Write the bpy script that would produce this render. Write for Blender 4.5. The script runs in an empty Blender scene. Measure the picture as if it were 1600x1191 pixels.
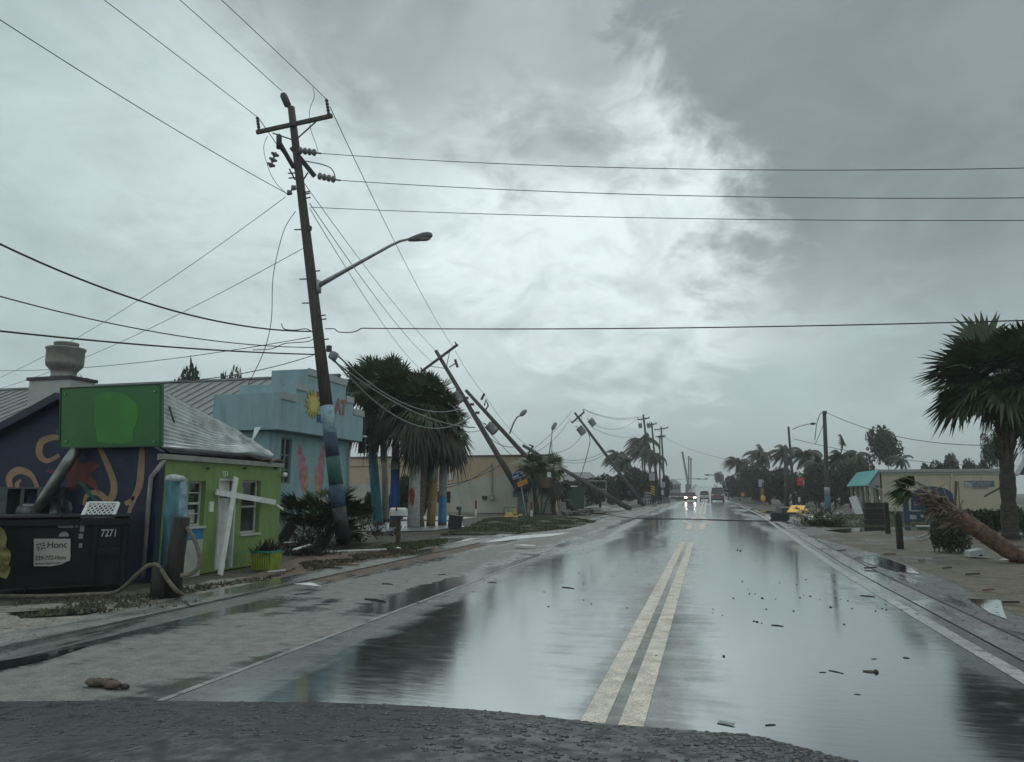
import bpy, math, random
from mathutils import Vector, Matrix, noise as mnoise
R_ = math.radians
random.seed(7)
S = bpy.context.scene
C = S.collection

# ------------------------------------------------------------------ camera
H = 1.7                       # eye height above the road
FPX = 1155.0                  # focal length in photo pixels (photo 1600 x 1191)
TH = math.atan(174.5 / FPX)   # pitch up
PSI = math.atan(305 / FPX * math.cos(TH))   # yaw to the left of the road (+Y)
Fv = Vector((-math.sin(PSI) * math.cos(TH), math.cos(PSI) * math.cos(TH), math.sin(TH)))
Rv = Vector((math.cos(PSI), math.sin(PSI), 0))
Uv = Rv.cross(Fv)
EYE = Vector((0, 0, H))
cam = bpy.data.cameras.new('camera')
cam.sensor_width = 36
cam.lens = 36 * FPX / 1600
cam.clip_start = 0.05
cam.clip_end = 6000
camo = bpy.data.objects.new('camera', cam)
C.objects.link(camo)
camo.matrix_world = Matrix.Translation(EYE) @ Matrix((Rv, Uv, -Fv)).transposed().to_4x4()
S.camera = camo

# ------------------------------------------------------------------ view, world, sun
S.view_settings.view_transform = 'Standard'
S.view_settings.look = 'None'
S.view_settings.exposure = 0.10
S.view_settings.gamma = 1.0
S.cycles.use_denoising = True
S.cycles.max_bounces = 6
S.cycles.volume_bounces = 0
S.cycles.transparent_max_bounces = 8
S.cycles.sample_clamp_indirect = 4


def ray(px, py):
    return (Fv + Rv * ((px - 800) / FPX) + Uv * ((595.5 - py) / FPX))


def DY(px, py, Y):            # point of the sight line at road distance Y
    r = ray(px, py)
    return EYE + r * (Y / r.y)


def DX(px, py, X):
    r = ray(px, py)
    return EYE + r * (X / r.x)


def G(px, py, z=0.0):         # point of the ground
    r = ray(px, py)
    return EYE + r * ((z - H) / r.z)


def up_to(b, py):             # top of a vertical that stands at b
    p = Vector((b.x, b.y, -H))
    v = (595.5 - py) / FPX
    # (p.U + z U.z) = v (p.F + z F.z)
    z = (v * p.dot(Fv) - p.dot(Uv)) / (Uv.z - v * Fv.z)
    return Vector((b.x, b.y, z))


class N:                      # small node helper
    def __init__(s, tree):
        s.t = tree
        s.t.nodes.clear()

    def __call__(s, kind, ins=None, **kw):
        n = s.t.nodes.new(kind)
        for k, v in kw.items():
            setattr(n, k, v)
        for k, v in (ins or {}).items():
            if hasattr(v, 'is_output'):
                s.t.links.new(v, n.inputs[k])
            else:
                n.inputs[k].default_value = v
        return n

    def math(s, op, a, b=0.0, c=0.0, clamp=False):
        return s('ShaderNodeMath', {0: a, 1: b, 2: c}, operation=op, use_clamp=clamp).outputs[0]

    def mix(s, f, a, b, blend='MIX'):
        n = s('ShaderNodeMix', data_type='RGBA', blend_type=blend)
        for k, v in ((0, f), (6, a), (7, b)):
            if hasattr(v, 'is_output'):
                s.t.links.new(v, n.inputs[k])
            else:
                n.inputs[k].default_value = v
        return n.outputs[2]

    def ramp(s, f, lo, hi, a=0.0, b=1.0, smooth=True):
        return s('ShaderNodeMapRange', {0: f, 1: lo, 2: hi, 3: a, 4: b}, interpolation_type='SMOOTHSTEP' if smooth else 'LINEAR').outputs[0]

    def noise(s, vec, scale, detail=4.0, rough=0.55, dist=0.0):
        return s('ShaderNodeTexNoise', {'Vector': vec, 'Scale': scale, 'Detail': detail, 'Roughness': rough, 'Distortion': dist}).outputs[0]


def c4(c):
    return (c[0], c[1], c[2], 1)


SUN_EL, SUN_AZ = R_(56), R_(-7)          # behind the thin part of the cloud, a little left of the road
W = bpy.data.worlds.new("World")
S.world = W
W.use_nodes = True
n = N(W.node_tree)
sky = n('ShaderNodeTexSky', sky_type='NISHITA', sun_disc=False, sun_elevation=SUN_EL, sun_rotation=SUN_AZ)
geo = n('ShaderNodeTexCoord').outputs['Generated']
sep = n('ShaderNodeSeparateXYZ', {0: geo})
zz = n.math('MAXIMUM', sep.outputs[2], 0.0)
den = n.math('ADD', zz, 0.35)
cx = n.math('DIVIDE', sep.outputs[0], den)
cy = n.math('DIVIDE', sep.outputs[1], den)
cp = n('ShaderNodeCombineXYZ', {0: cx, 1: cy, 2: 0.0}).outputs[0]
big = n.noise(cp, 1.7, 5, 0.55, 0.4)
mid = n.noise(cp, 4.5, 7, 0.6, 0.9)
fine = n.noise(cp, 11.0, 6, 0.6, 0.5)
mid2 = n.noise(n('ShaderNodeVectorMath', {0: cp, 1: (5.3, 2.1, 0)}, operation='ADD').outputs[0], 3.0, 6, 0.6, 0.6)


def lobe(px, py, lo, hi, amp, src):
    d = ray(px, py).normalized()
    dt = n('ShaderNodeVectorMath', {0: geo, 1: d}, operation='DOT_PRODUCT').outputs['Value']
    w = n.math('MULTIPLY_ADD', n.math('SUBTRACT', src, 0.5), amp, dt)
    return n.ramp(w, lo, hi)


warp = n.math('ADD', n.math('ADD', n.math('MULTIPLY', mid, 0.45), n.math('MULTIPLY', big, 0.3)), n.math('MULTIPLY', fine, 0.25))
low = n.ramp(sep.outputs[2], .06, .30)               # the cloud detail melts away towards the horizon
base = n.mix(n.ramp(sep.outputs[2], 0.0, 0.28), c4((.47, .585, .58)), c4((.50, .615, .62)))
base = n.mix(n.ramp(sep.outputs[2], 0.42, 0.66), base, c4((.33, .395, .41)))
# soft mottling of the whole layer
mot = n.ramp(n.noise(cp, 2.2, 7, 0.62, 0.8), 0.36, 0.68)
base = n.mix(n.math('MULTIPLY', mot, n.math('MULTIPLY_ADD', low, .42, .10)), base, c4((.335, .41, .42)))
light = lobe(980, 200, 0.925, 0.980, 0.22, warp)
light = n.math('MAXIMUM', light, n.math('MULTIPLY', lobe(600, 290, 0.90, 0.99, 0.20, warp), 0.5))
light = n.math('MAXIMUM', light, n.math('MULTIPLY', lobe(1230, 330, 0.975, 0.995, 0.10, warp), 0.6))
col = n.mix(n.math('MULTIPLY', light, 0.92), base, c4((.88, 1.0, 1.005)))
# darker wisps
wisp = n.ramp(mid2, 0.46, 0.70)
col = n.mix(n.math('MULTIPLY', n.math('MULTIPLY', wisp, n.math('MULTIPLY_ADD', low, .9, .1)), 0.40), col, c4((.31, .38, .39)))
wis2 = n.ramp(fine, 0.46, 0.70)
col = n.mix(n.math('MULTIPLY', n.math('MULTIPLY', wis2, n.math('MULTIPLY_ADD', low, .9, .1)), 0.24), col, c4((.30, .37, .38)))
# the heavy mass on the right and the band overhead, ragged at the rim
dark = n.math('MAXIMUM', lobe(1650, 180, 0.908, 0.964, 0.26, warp), lobe(1600, -250, 0.88, 0.94, 0.24, warp))
dark = n.math('MAXIMUM', dark, n.math('MULTIPLY', lobe(760, -230, 0.915, 0.975, 0.18, warp), 0.75))
dark = n.math('MULTIPLY', dark, n.ramp(sep.outputs[2], .10, .36, .25, 1))
dtex = n.ramp(n.noise(cp, 3.2, 6, 0.6, 0.7), 0.35, 0.7)
col = n.mix(n.math('MULTIPLY', dark, 0.94), col, n.mix(dtex, c4((.185, .228, .243)), c4((.245, .296, .312))))
# behind the camera plain grey cloud
col = n.mix(n.ramp(n.math('SUBTRACT', sep.outputs[1], n.math('MULTIPLY', sep.outputs[2], 0.35)), 0.30, -0.25), col, c4((.52, .60, .61)))
colx = n('ShaderNodeVectorMath', {0: col, 3: 10.0}, operation='SCALE').outputs[0]
fin = n.mix(0.985, sky.outputs[0], colx)
bg = n('ShaderNodeBackground', {'Color': fin, 'Strength': 0.1})
n.t.links.new(bg.outputs[0], n('ShaderNodeOutputWorld').inputs[0])

sun = bpy.data.lights.new('sun', 'SUN')
sun.energy = 0.5
sun.angle = R_(35)
sun.color = (1, .97, .92)
suno = bpy.data.objects.new('sun', sun)
C.objects.link(suno)
sd = Vector((math.sin(SUN_AZ) * math.cos(SUN_EL), math.cos(SUN_AZ) * math.cos(SUN_EL), math.sin(SUN_EL)))
suno.location = (0, 0, 60)
suno.rotation_euler = sd.to_track_quat('Z', 'Y').to_euler()


# ------------------------------------------------------------------ materials
MATS = {}


def mat(name, col, rough=0.6, var=0.25, scale=6.0, metal=0.0, bump=0.0, bscale=None, stretch=(1, 1, 1), col2=None, spec=0.5, rvar=0.0, island=0.0, trans=0.0, emit=None, coat=0.0, ior=1.5, dirt=None, dscale=1.5, dlo=.5, dhi=.75):
    if name in MATS:
        return MATS[name]
    m = bpy.data.materials.new(name)
    m.use_nodes = True
    q = N(m.node_tree)
    tc = q('ShaderNodeTexCoord').outputs['Object']
    mp = q('ShaderNodeMapping', {'Vector': tc, 'Scale': stretch}).outputs[0]
    nz = q.noise(mp, scale, 5, 0.6)
    dk = col2 or tuple(x * (1 - var) for x in col)
    lt = col if col2 else tuple(min(1, x * (1 + var)) for x in col)
    cc = q.mix(q.ramp(nz, 0.3, 0.7), c4(dk), c4(lt))
    if dirt:
        dn = q.noise(mp, dscale, 6, 0.65, 0.3)
        cc = q.mix(q.math('MULTIPLY', q.ramp(dn, dlo, dhi), 0.85), cc, c4(dirt))
    if island:
        rp = q('ShaderNodeNewGeometry').outputs['Random Per Island']
        cc = q.mix(1.0, cc, q('ShaderNodeCombineColor', {0: q.math('MULTIPLY_ADD', rp, 2 * island, 1 - island), 1: q.math('MULTIPLY_ADD', rp, 2 * island, 1 - island), 2: q.math('MULTIPLY_ADD', rp, 2 * island, 1 - island)}).outputs[0], 'MULTIPLY')
    ins = {'Base Color': cc, 'Roughness': rough, 'Metallic': metal, 'Specular IOR Level': spec, 'IOR': ior, 'Coat Weight': coat}
    if rvar:
        ins['Roughness'] = q.ramp(q.noise(mp, scale * 0.6, 4), 0.35, 0.65, max(0.02, rough - rvar), min(1, rough + rvar))
    if emit:
        ins['Emission Color'] = c4(emit[0])
        ins['Emission Strength'] = emit[1]
    if bump:
        bn = q.noise(mp, bscale or scale * 4, 6, 0.65)
        ins['Normal'] = q('ShaderNodeBump', {'Height': bn, 'Strength': min(1, bump), 'Distance': 0.02}).outputs[0]
    b = q('ShaderNodeBsdfPrincipled', ins)
    out = b.outputs[0]
    if trans:
        tr = q('ShaderNodeBsdfTranslucent', {'Color': cc})
        mx = q('ShaderNodeMixShader', {0: trans, 1: out, 2: tr.outputs[0]})
        out = mx.outputs[0]
    q.t.links.new(out, q('ShaderNodeOutputMaterial').inputs[0])
    MATS[name] = m
    return m


def wetmat(name, dry, wet, lo, hi, scale, rough_wet=.05, rough_dry=.6, ior=2.2, stretch=(1, 1, 1), grain=40, ripple=0.05, rstretch=(1.2, 4, 1), spec2=None, gl=0.0, bands=(), mott=0.0, grit=0.0):
    """pavement or soil with a film of rain water on the low parts"""
    m = bpy.data.materials.new(name)
    m.use_nodes = True
    q = N(m.node_tree)
    tc = q('ShaderNodeTexCoord').outputs['Object']
    mp = q('ShaderNodeMapping', {'Vector': tc, 'Scale': stretch}).outputs[0]
    wn = q.noise(mp, scale, 6, 0.62, 0.4)
    if bands:                                 # the film is thinner or thicker along certain lines of the road
        xs_ = q('ShaderNodeSeparateXYZ', {0: tc}).outputs[0]
        edge_n = q.math('MULTIPLY', q.math('SUBTRACT', q.noise(tc, 1.1, 5, .65), .5), .9)
        for x0, hw, amt in bands:
            dd = q.math('ABSOLUTE', q.math('ADD', q.math('SUBTRACT', xs_, x0), edge_n))
            wn = q.math('ADD', wn, q.math('MULTIPLY', q.ramp(dd, hw, 0.0), amt))
    if mott:                                  # wind-driven streaks across the lane
        st = q.noise(q('ShaderNodeMapping', {'Vector': tc, 'Scale': (.55, 2.6, 1)}).outputs[0], 1.6, 6, .68, .5)
        wn = q.math('ADD', wn, q.math('MULTIPLY', q.math('SUBTRACT', st, .5), mott))
    w = q.ramp(wn, lo, hi)
    g1 = q.noise(tc, grain, 3, 0.7)
    g2 = q.noise(tc, grain * .12, 4, 0.6)
    k = q.math('MULTIPLY_ADD', q.ramp(g1, .32, .68), 0.60, 0.42)
    k = q.math('ADD', k, q.math('MULTIPLY', q.ramp(g2, .3, .7), 0.42))
    cc = q.mix(w, c4(dry), c4(wet))
    cc = q.mix(1.0, cc, q('ShaderNodeCombineColor', {0: k, 1: k, 2: k}).outputs[0], 'MULTIPLY')
    if spec2:
        cc = q.mix(q.math('MULTIPLY', q.ramp(q.noise(tc, scale * 5, 6, .65), .55, .62), q.math('SUBTRACT', 1.0, w)), cc, c4(spec2))
    rp = q('ShaderNodeMapping', {'Vector': tc, 'Scale': rstretch}).outputs[0]
    rn = q.noise(rp, 3.0, 5, 0.6)
    hgt = q.math('ADD', q.math('MULTIPLY', q.math('SUBTRACT', 1.0, w), q.math('MULTIPLY', g1, 1.0)), q.math('MULTIPLY', rn, ripple))
    nor = q('ShaderNodeBump', {'Height': hgt, 'Strength': 0.5, 'Distance': 0.012}).outputs[0]
    if grit:
        hgt = q.math('ADD', hgt, q.math('MULTIPLY', q.noise(tc, 130, 2, .8), grit))
    ro = q.math('ADD', q.math('MULTIPLY_ADD', w, rough_wet - rough_dry, rough_dry), q.math('MULTIPLY', q.ramp(rn, .4, .7), 0.05))
    io = q.math('MULTIPLY_ADD', w, ior - 1.45, 1.45)
    b = q('ShaderNodeBsdfPrincipled', {'Base Color': cc, 'Roughness': ro, 'IOR': io, 'Normal': nor})
    out = b.outputs[0]
    if gl:                                    # mirror-like share of the water film
        gg = q('ShaderNodeBsdfGlossy', {'Color': (.90, .93, .93, 1), 'Roughness': ro, 'Normal': nor})
        out = q('ShaderNodeMixShader', {0: q.math('MULTIPLY', w, gl), 1: out, 2: gg.outputs[0]}).outputs[0]
    q.t.links.new(out, q('ShaderNodeOutputMaterial').inputs[0])
    MATS[name] = m
    return m


# ------------------------------------------------------------------ mesh helper
class MB:
    def __init__(s):
        s.v = []
        s.f = []
        s.m = []

    def face(s, pts, mi=0):
        i = len(s.v)
        s.v += [tuple(p) for p in pts]
        s.f.append(tuple(range(i, i + len(pts))))
        s.m.append(mi)

    def box(s, c, size, rot=None, mi=0):
        c = Vector(c)
        x, y, z = (d / 2 for d in size)
        i = len(s.v)
        for a in ((-x, -y, -z), (x, -y, -z), (x, y, -z), (-x, y, -z), (-x, -y, z), (x, -y, z), (x, y, z), (-x, y, z)):
            p = Vector(a)
            if rot is not None:
                p = rot @ p
            s.v.append(tuple(c + p))
        for f in ((0, 3, 2, 1), (4, 5, 6, 7), (0, 1, 5, 4), (1, 2, 6, 5), (2, 3, 7, 6), (3, 0, 4, 7)):
            s.f.append(tuple(i + k for k in f))
            s.m.append(mi)
        return s

    def mm(s, a, b, mi=0):
        a = Vector(a)
        b = Vector(b)
        return s.box((a + b) / 2, [abs(b[k] - a[k]) for k in range(3)], None, mi)

    def bar(s, a, b, w, h, up=(0, 0, 1), mi=0):
        a = Vector(a)
        b = Vector(b)
        d = (b - a)
        L = d.length
        d.normalize()
        up = Vector(up)
        if abs(d.dot(up)) > .99:
            up = Vector((0, 1, 0))
        sx = d.cross(up).normalized()
        sz = sx.cross(d)
        return s.box((a + b) / 2, (w, L, h), Matrix((sx, d, sz)).transposed(), mi)

    def tube(s, pts, r, n=8, cap=True, mi=0):
        pts = [Vector(p) for p in pts]
        k = len(pts)
        rs = r if isinstance(r, (list, tuple)) else [r] * k
        i0 = len(s.v)
        prev = None
        for i, p in enumerate(pts):
            d = (pts[min(i + 1, k - 1)] - pts[max(i - 1, 0)]).normalized()
            if prev is None:
                ref = Vector((0, 0, 1)) if abs(d.z) < .9 else Vector((0, 1, 0))
                a = d.cross(ref).normalized()
            else:
                a = (prev - d * prev.dot(d)).normalized()
            prev = a
            b = d.cross(a)
            for j in range(n):
                t = 2 * math.pi * j / n
                s.v.append(tuple(p + (a * math.cos(t) + b * math.sin(t)) * rs[i]))
        for i in range(k - 1):
            for j in range(n):
                a0 = i0 + i * n + j
                a1 = i0 + i * n + (j + 1) % n
                s.f.append((a0, a1, a1 + n, a0 + n))
                s.m.append(mi)
        if cap:
            s.f.append(tuple(i0 + j for j in reversed(range(n))))
            s.m.append(mi)
            s.f.append(tuple(i0 + (k - 1) * n + j for j in range(n)))
            s.m.append(mi)
        return s

    def lathe(s, prof, c, axis=(0, 0, 1), n=16, mi=0):   # prof: (r, h) list
        ax = Vector(axis).normalized()
        c = Vector(c)
        return s.tube([c + ax * (h + 1e-5 * i) for i, (r, h) in enumerate(prof)], [max(r, 1e-4) for r, h in prof], n, True, mi)

    def prism(s, poly, o, u, v, d, mi=0):                # 2-d outline in the (u, v) frame, extruded by vector d
        o = Vector(o)
        u = Vector(u)
        v = Vector(v)
        d = Vector(d)
        i = len(s.v)
        k = len(poly)
        for a, b in poly:
            s.v.append(tuple(o + u * a + v * b))
        for a, b in poly:
            s.v.append(tuple(o + u * a + v * b + d))
        s.f.append(tuple(i + j for j in range(k)))
        s.m.append(mi)
        s.f.append(tuple(i + k + j for j in reversed(range(k))))
        s.m.append(mi)
        for j in range(k):
            s.f.append((i + j, i + (j + 1) % k, i + k + (j + 1) % k, i + k + j))
            s.m.append(mi)
        return s

    def ell(s, c, r, n=10, m=6, mi=0, wob=0.0):
        c = Vector(c)
        i0 = len(s.v)
        for a in range(m + 1):
            t = math.pi * a / m
            for b in range(n):
                p = 2 * math.pi * b / n
                w = 1 + wob * (random.random() - .5)
                s.v.append((c.x + r[0] * math.sin(t) * math.cos(p) * w, c.y + r[1] * math.sin(t) * math.sin(p) * w, c.z + r[2] * math.cos(t) * w))
        for a in range(m):
            for b in range(n):
                q0 = i0 + a * n + b
                q1 = i0 + a * n + (b + 1) % n
                s.f.append((q0, q0 + n, q1 + n, q1))
                s.m.append(mi)
        return s

    def build(s, name, mats, parent=None, smooth=False, top=False):
        me = bpy.data.meshes.new(name)
        me.from_pydata(s.v, [], s.f)
        if not isinstance(mats, (list, tuple)):
            mats = [mats]
        for m in mats:
            me.materials.append(m)
        if len(mats) > 1:
            me.polygons.foreach_set('material_index', s.m)
        if smooth:
            me.polygons.foreach_set('use_smooth', [True] * len(me.polygons))
        me.update()
        o = bpy.data.objects.new(name, me)
        C.objects.link(o)
        if parent is not None:
            o.parent = parent
            w = Vector((0, 0, 0))
            p = parent
            while p is not None:
                w += p.location
                p = p.parent
            o.location = -w
        return o


def tag(o, label, cat=None, group=None, kind=None):
    if label:
        o['label'] = label
    if cat:
        o['category'] = cat
    if group:
        o['group'] = group
    if kind:
        o['kind'] = kind
    return o


def thing(name, label, cat, loc=(0, 0, 0), group=None, rz=0.0):
    o = bpy.data.objects.new(name, None)
    o.empty_display_size = .3
    C.objects.link(o)
    o.location = Vector(loc)
    o.rotation_euler.z = rz
    return tag(o, label, cat, group)


def solo(mb, name, m, label, cat, group=None, smooth=False):      # a thing that is one mesh: origin at its base
    vs = [Vector(v) for v in mb.v]
    c = sum(vs, Vector()) / len(vs)
    c.z = min(v.z for v in vs)
    mb.v = [tuple(v - c) for v in vs]
    o = mb.build(name, m, None, smooth)
    o.location = c
    return tag(o, label, cat, group)


def struct(mb, name, m, smooth=False, kind='structure'):
    o = mb.build(name, m, None, smooth)
    o['kind'] = kind
    return o


def dup(root, loc, rz=0.0, label=None, scale=None, group=None):
    r = root.copy()
    C.objects.link(r)
    r.location = loc
    r.rotation_euler.z = rz
    if label:
        r['label'] = label
    if group:
        r['group'] = group
    if scale is not None:
        r.scale = (scale,) * 3 if not isinstance(scale, (tuple, list)) else scale
    for ch in list(root.children):
        c = ch.copy()
        C.objects.link(c)
        c.parent = r
        for g in ch.children:
            d = g.copy()
            C.objects.link(d)
            d.parent = c
    return r


def text(s, size, o, u, v, m, parent, name='lettering', depth=.006, align='LEFT', xs=1.0, bold=.012):
    cu = bpy.data.curves.new(name, 'FONT')
    cu.body = s
    cu.size = size
    cu.extrude = depth
    cu.offset = bold * size
    cu.align_x = align
    t = bpy.data.objects.new(name, cu)
    C.objects.link(t)
    dg = bpy.context.evaluated_depsgraph_get()
    me = bpy.data.meshes.new_from_object(t.evaluated_get(dg))
    bpy.data.objects.remove(t)
    u = Vector(u).normalized()
    v = Vector(v).normalized()
    w = u.cross(v)
    M = Matrix((u * xs, v, w)).transposed().to_4x4()
    M.translation = Vector(o)
    me.transform(M)
    me.materials.clear()
    me.materials.append(m)
    ob = bpy.data.objects.new(name, me)
    C.objects.link(ob)
    if parent is not None:
        ob.parent = parent
        wl = Vector((0, 0, 0))
        p = parent
        while p is not None:
            wl += p.location
            p = p.parent
        ob.location = -wl
    return ob


def wallgrid(mb, o, u, v, w, h, holes, t, mi=0):
    """wall with real openings: o corner, u along, v up, t = thickness vector; holes (u0,v0,u1,v1)"""
    o = Vector(o)
    u = Vector(u)
    v = Vector(v)
    t = Vector(t)
    us = sorted({0, w} | {a for q in holes for a in (q[0], q[2])})
    vs = sorted({0, h} | {a for q in holes for a in (q[1], q[3])})
    for i in range(len(us) - 1):
        for j in range(len(vs) - 1):
            cu = (us[i] + us[i + 1]) / 2
            cv = (vs[j] + vs[j + 1]) / 2
            if any(q[0] < cu < q[2] and q[1] < cv < q[3] for q in holes):
                continue
            mb.prism([(us[i], vs[j]), (us[i + 1], vs[j]), (us[i + 1], vs[j + 1]), (us[i], vs[j + 1])], o, u, v, t, mi)


def inpoly(x, y, P):
    c = False
    j = len(P) - 1
    for i in range(len(P)):
        if (P[i].y > y) != (P[j].y > y) and x < (P[j].x - P[i].x) * (y - P[i].y) / (P[j].y - P[i].y) + P[i].x:
            c = not c
        j = i
    return c


def sheet(px, z, name, m, kind='structure', wob=0.0, raw=None):
    """a flat patch of ground; outline given by what it covers"""
    P = raw if raw else [G(a, b) for a, b in px]
    if wob:
        Q = []
        for i in range(len(P)):
            a = P[i]
            b = P[(i + 1) % len(P)]
            L = (b - a).length
            k = max(1, min(14, int(L / .5)))
            for j in range(k):
                p = a.lerp(b, j / k)
                d = mnoise.noise_vector(p * 0.9) * wob * min(1, L / k * 1.2)
                Q.append(p + Vector((d.x, d.y, 0)))
        P = Q
    if sum(a.x * b.y - b.x * a.y for a, b in zip(P, P[1:] + P[:1])) < 0:
        P = P[::-1]
    mb = MB()
    mb.face([(p.x, p.y, z) for p in P])
    o = mb.build(name, m)
    o['kind'] = kind
    return o, P

# ================================================================== THE GROUND
def XR(y):
    return 2.78 + 1.1 * min(1, max(0, (y - 18) / 42)) + .35 * min(1, max(0, (y - 60) / 60))


def XL(y):
    return -4.45 - .7 * min(1, max(0, (y - 45) / 60))


def rz_(y):                                  # the road climbs to the bridge far ahead
    t = min(1, max(0, (y - 215) / 330))
    return 6.6 * t * t * (3 - 2 * t)


YS = [-12, -4, 0, 4, 8, 12, 16, 20, 26, 32, 40, 50, 60, 75, 90, 105, 120, 140, 160, 185, 215, 240, 265, 290, 315, 340, 370, 400, 440, 490, 545, 620]


def strip(name, xa, xb, z, m, y0=-12, y1=620, kind='structure', thick=0.0):
    mb = MB()
    ys = [y0] + [y for y in YS if y0 < y < y1] + [y1]
    for a, b in zip(ys, ys[1:]):
        fa = (lambda q: q(a) if callable(q) else q)
        fb = (lambda q: q(b) if callable(q) else q)
        p = [(fa(xa), a, rz_(a) + z), (fa(xb), a, rz_(a) + z), (fb(xb), b, rz_(b) + z), (fb(xa), b, rz_(b) + z)]
        mb.face(p)
        if thick:
            mb.face([(x, y, q - thick) for x, y, q in reversed(p)])
            for i, j in ((0, 3), (2, 1)):
                mb.face([p[i], p[j], (p[j][0], p[j][1], p[j][2] - thick), (p[i][0], p[i][1], p[i][2] - thick)])
    o = mb.build(name, m)
    if kind:
        o['kind'] = kind
    return o


M_road = wetmat('wet_asphalt', (.085, .088, .085), (.042, .045, .045), .25, .55, .35, .09, .34, 2.75, stretch=(.8, .14, 1), grain=60, ripple=.16, rstretch=(.8, 3.6, 1), gl=.40,
                bands=((-.72, .75, -.13), (-4.3, .7, -.14), (-2.7, .9, .12), (1.25, 1.5, .22)), mott=.24, grit=.08)
M_shld = wetmat('shoulder_asphalt', (.205, .208, .19), (.075, .08, .078), .50, .66, .45, .12, .62, 1.9, stretch=(1.2, .30, 1), grain=42, ripple=.10, gl=.10,
                bands=((-4.5, 1.0, .20), (-7.0, .8, .16)), mott=.34, grit=.15)
M_gut = wetmat('gutter_concrete', (.15, .153, .145), (.075, .08, .078), .50, .62, .8, .10, .5, 1.9, stretch=(1.2, .3, 1), grain=30)
M_conc = wetmat('wet_concrete', (.25, .255, .24), (.15, .155, .15), .42, .60, .5, .08, .45, 2.1, stretch=(1, .35, 1), grain=30, gl=.15)
M_dirt = wetmat('wet_dirt', (.085, .08, .064), (.035, .035, .031), .52, .66, .30, .12, .8, 1.6, grain=14, spec2=(.045, .055, .030))
M_sand = wetmat('wet_sand', (.27, .255, .225), (.11, .105, .095), .50, .64, .7, .14, .8, 1.6, grain=26, spec2=(.07, .06, .05), grit=.7, mott=.18)
M_mulch = wetmat('red_dirt', (.17, .12, .095), (.06, .05, .045), .52, .66, 1.2, .2, .85, 1.5, grain=12, spec2=(.05, .04, .03))
M_grav = wetmat('wet_gravel', (.145, .128, .10), (.065, .06, .05), .50, .64, .40, .16, .85, 1.55, grain=20, spec2=(.09, .075, .055), grit=.8, mott=.22)
M_turf = wetmat('turf_soil', (.035, .046, .020), (.022, .028, .015), .5, .7, .8, .3, .9, 1.5, grain=12, spec2=(.06, .055, .03))
M_water = wetmat('standing_water', (.05, .055, .05), (.035, .04, .038), .2, .4, .6, .03, .08, 2.3, grain=20, ripple=.06, gl=.5)
M_chop = wetmat('choppy_water', (.10, .11, .105), (.07, .075, .07), .1, .3, .6, .34, .36, 2.3, grain=20, ripple=.9, rstretch=(3, 5, 1), gl=.6)
M_line = wetmat('lane_paint', (.64, .575, .49), (.58, .525, .45), .45, .62, .8, .35, .6, 1.5, grain=40)
M_white = wetmat('edge_paint', (.42, .44, .42), (.33, .35, .34), .45, .62, .8, .3, .55, 1.5, grain=40, spec2=(.14, .145, .14))
M_edge = wetmat('worn_edge_paint', (.30, .31, .30), (.20, .21, .205), .45, .62, .9, .2, .55, 1.6, grain=40, spec2=(.10, .105, .10))
M_crack = mat('joint_dark', (.018, .019, .019), .5)

g = MB()
E = 1400
GX = [-E, -400, -150, -60, -30, -8.2, 4.4, 30, 60, 150, 400, E]
GY = [-120, -20, 0, 30, 60, 120, 215, 300, 420, 600, E]
for a, b in zip(GX, GX[1:]):
    for c, d in zip(GY, GY[1:]):
        g.face([(a, c, -.03), (b, c, -.03), (b, d, -.03), (a, d, -.03)])
struct(g, 'ground', M_dirt)

road = strip('road', XL, lambda y: XR(y) + .27, 0.0, M_road)
strip('road_shoulder', -7.0, lambda y: XL(y) - .0, -.001, M_shld, y1=150)
strip('gutter', -7.62, -7.0, -.012, M_gut, y1=110)
strip('kerb', -8.35, -7.62, .012, M_conc, y1=30, thick=.05)
strip('gutter_pan', lambda y: XR(y) + .27, lambda y: XR(y) + .72, .002, M_conc, y1=150)
strip('pavement', lambda y: XR(y) + .72, lambda y: XR(y) + 2.3, -.004, M_gut, y1=60)
# the bridge deck beyond the rise is part of the same road; painted lines
strip('edge_line', lambda y: XR(y) - .1, lambda y: XR(y) + .08, .004, M_white, y0=2)
strip('edge_line', lambda y: XL(y) - .02, lambda y: XL(y) + .05, .004, M_edge, y0=2)
strip('centre_line', -.985, -.80, .004, M_line, y0=2, y1=27)
strip('centre_line', -.70, -.515, .004, M_line, y0=2, y1=27)
strip('centre_line', -.80, -.60, .004, M_line, y0=62)
strip('centre_line', -.40, -.20, .004, M_line, y0=62)
for s in (-1, 1):                             # arrow-like taper marks of the turn bay
    mb = MB()
    x0 = -.62
    mb.face([(x0 + s * .16, 36, .004), (x0 + s * .42, 36, .004), (x0 + s * .50, 43, .004), (x0 + s * 1.0, 47, .004), (x0 + s * .75, 47.4, .004), (x0 + s * .18, 42, .004)])
    struct(mb, 'turn_marking', M_line)
    mb = MB()
    mb.face([(x0 + s * .08, 54, .004), (x0 + s * .34, 50, .004), (x0 + s * .60, 50, .004), (x0 + s * .30, 56, .004), (x0, 57, .004), (x0, 55.6, .004)])
    struct(mb, 'turn_marking', M_line)
strip('stop_bar', lambda y: XR(y) + .12, lambda y: XR(y) + .62, .007, M_white, y0=45, y1=58)
strip('kerb_joint', lambda y: XR(y) + .70, lambda y: XR(y) + .735, .008, M_crack, y0=2, y1=110)
strip('paving_seam', lambda y: XR(y) + .265, lambda y: XR(y) + .285, .006, M_crack, y0=2, y1=70)
strip('gutter_joint', -7.625, -7.60, .014, M_crack, y0=2, y1=30)
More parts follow.
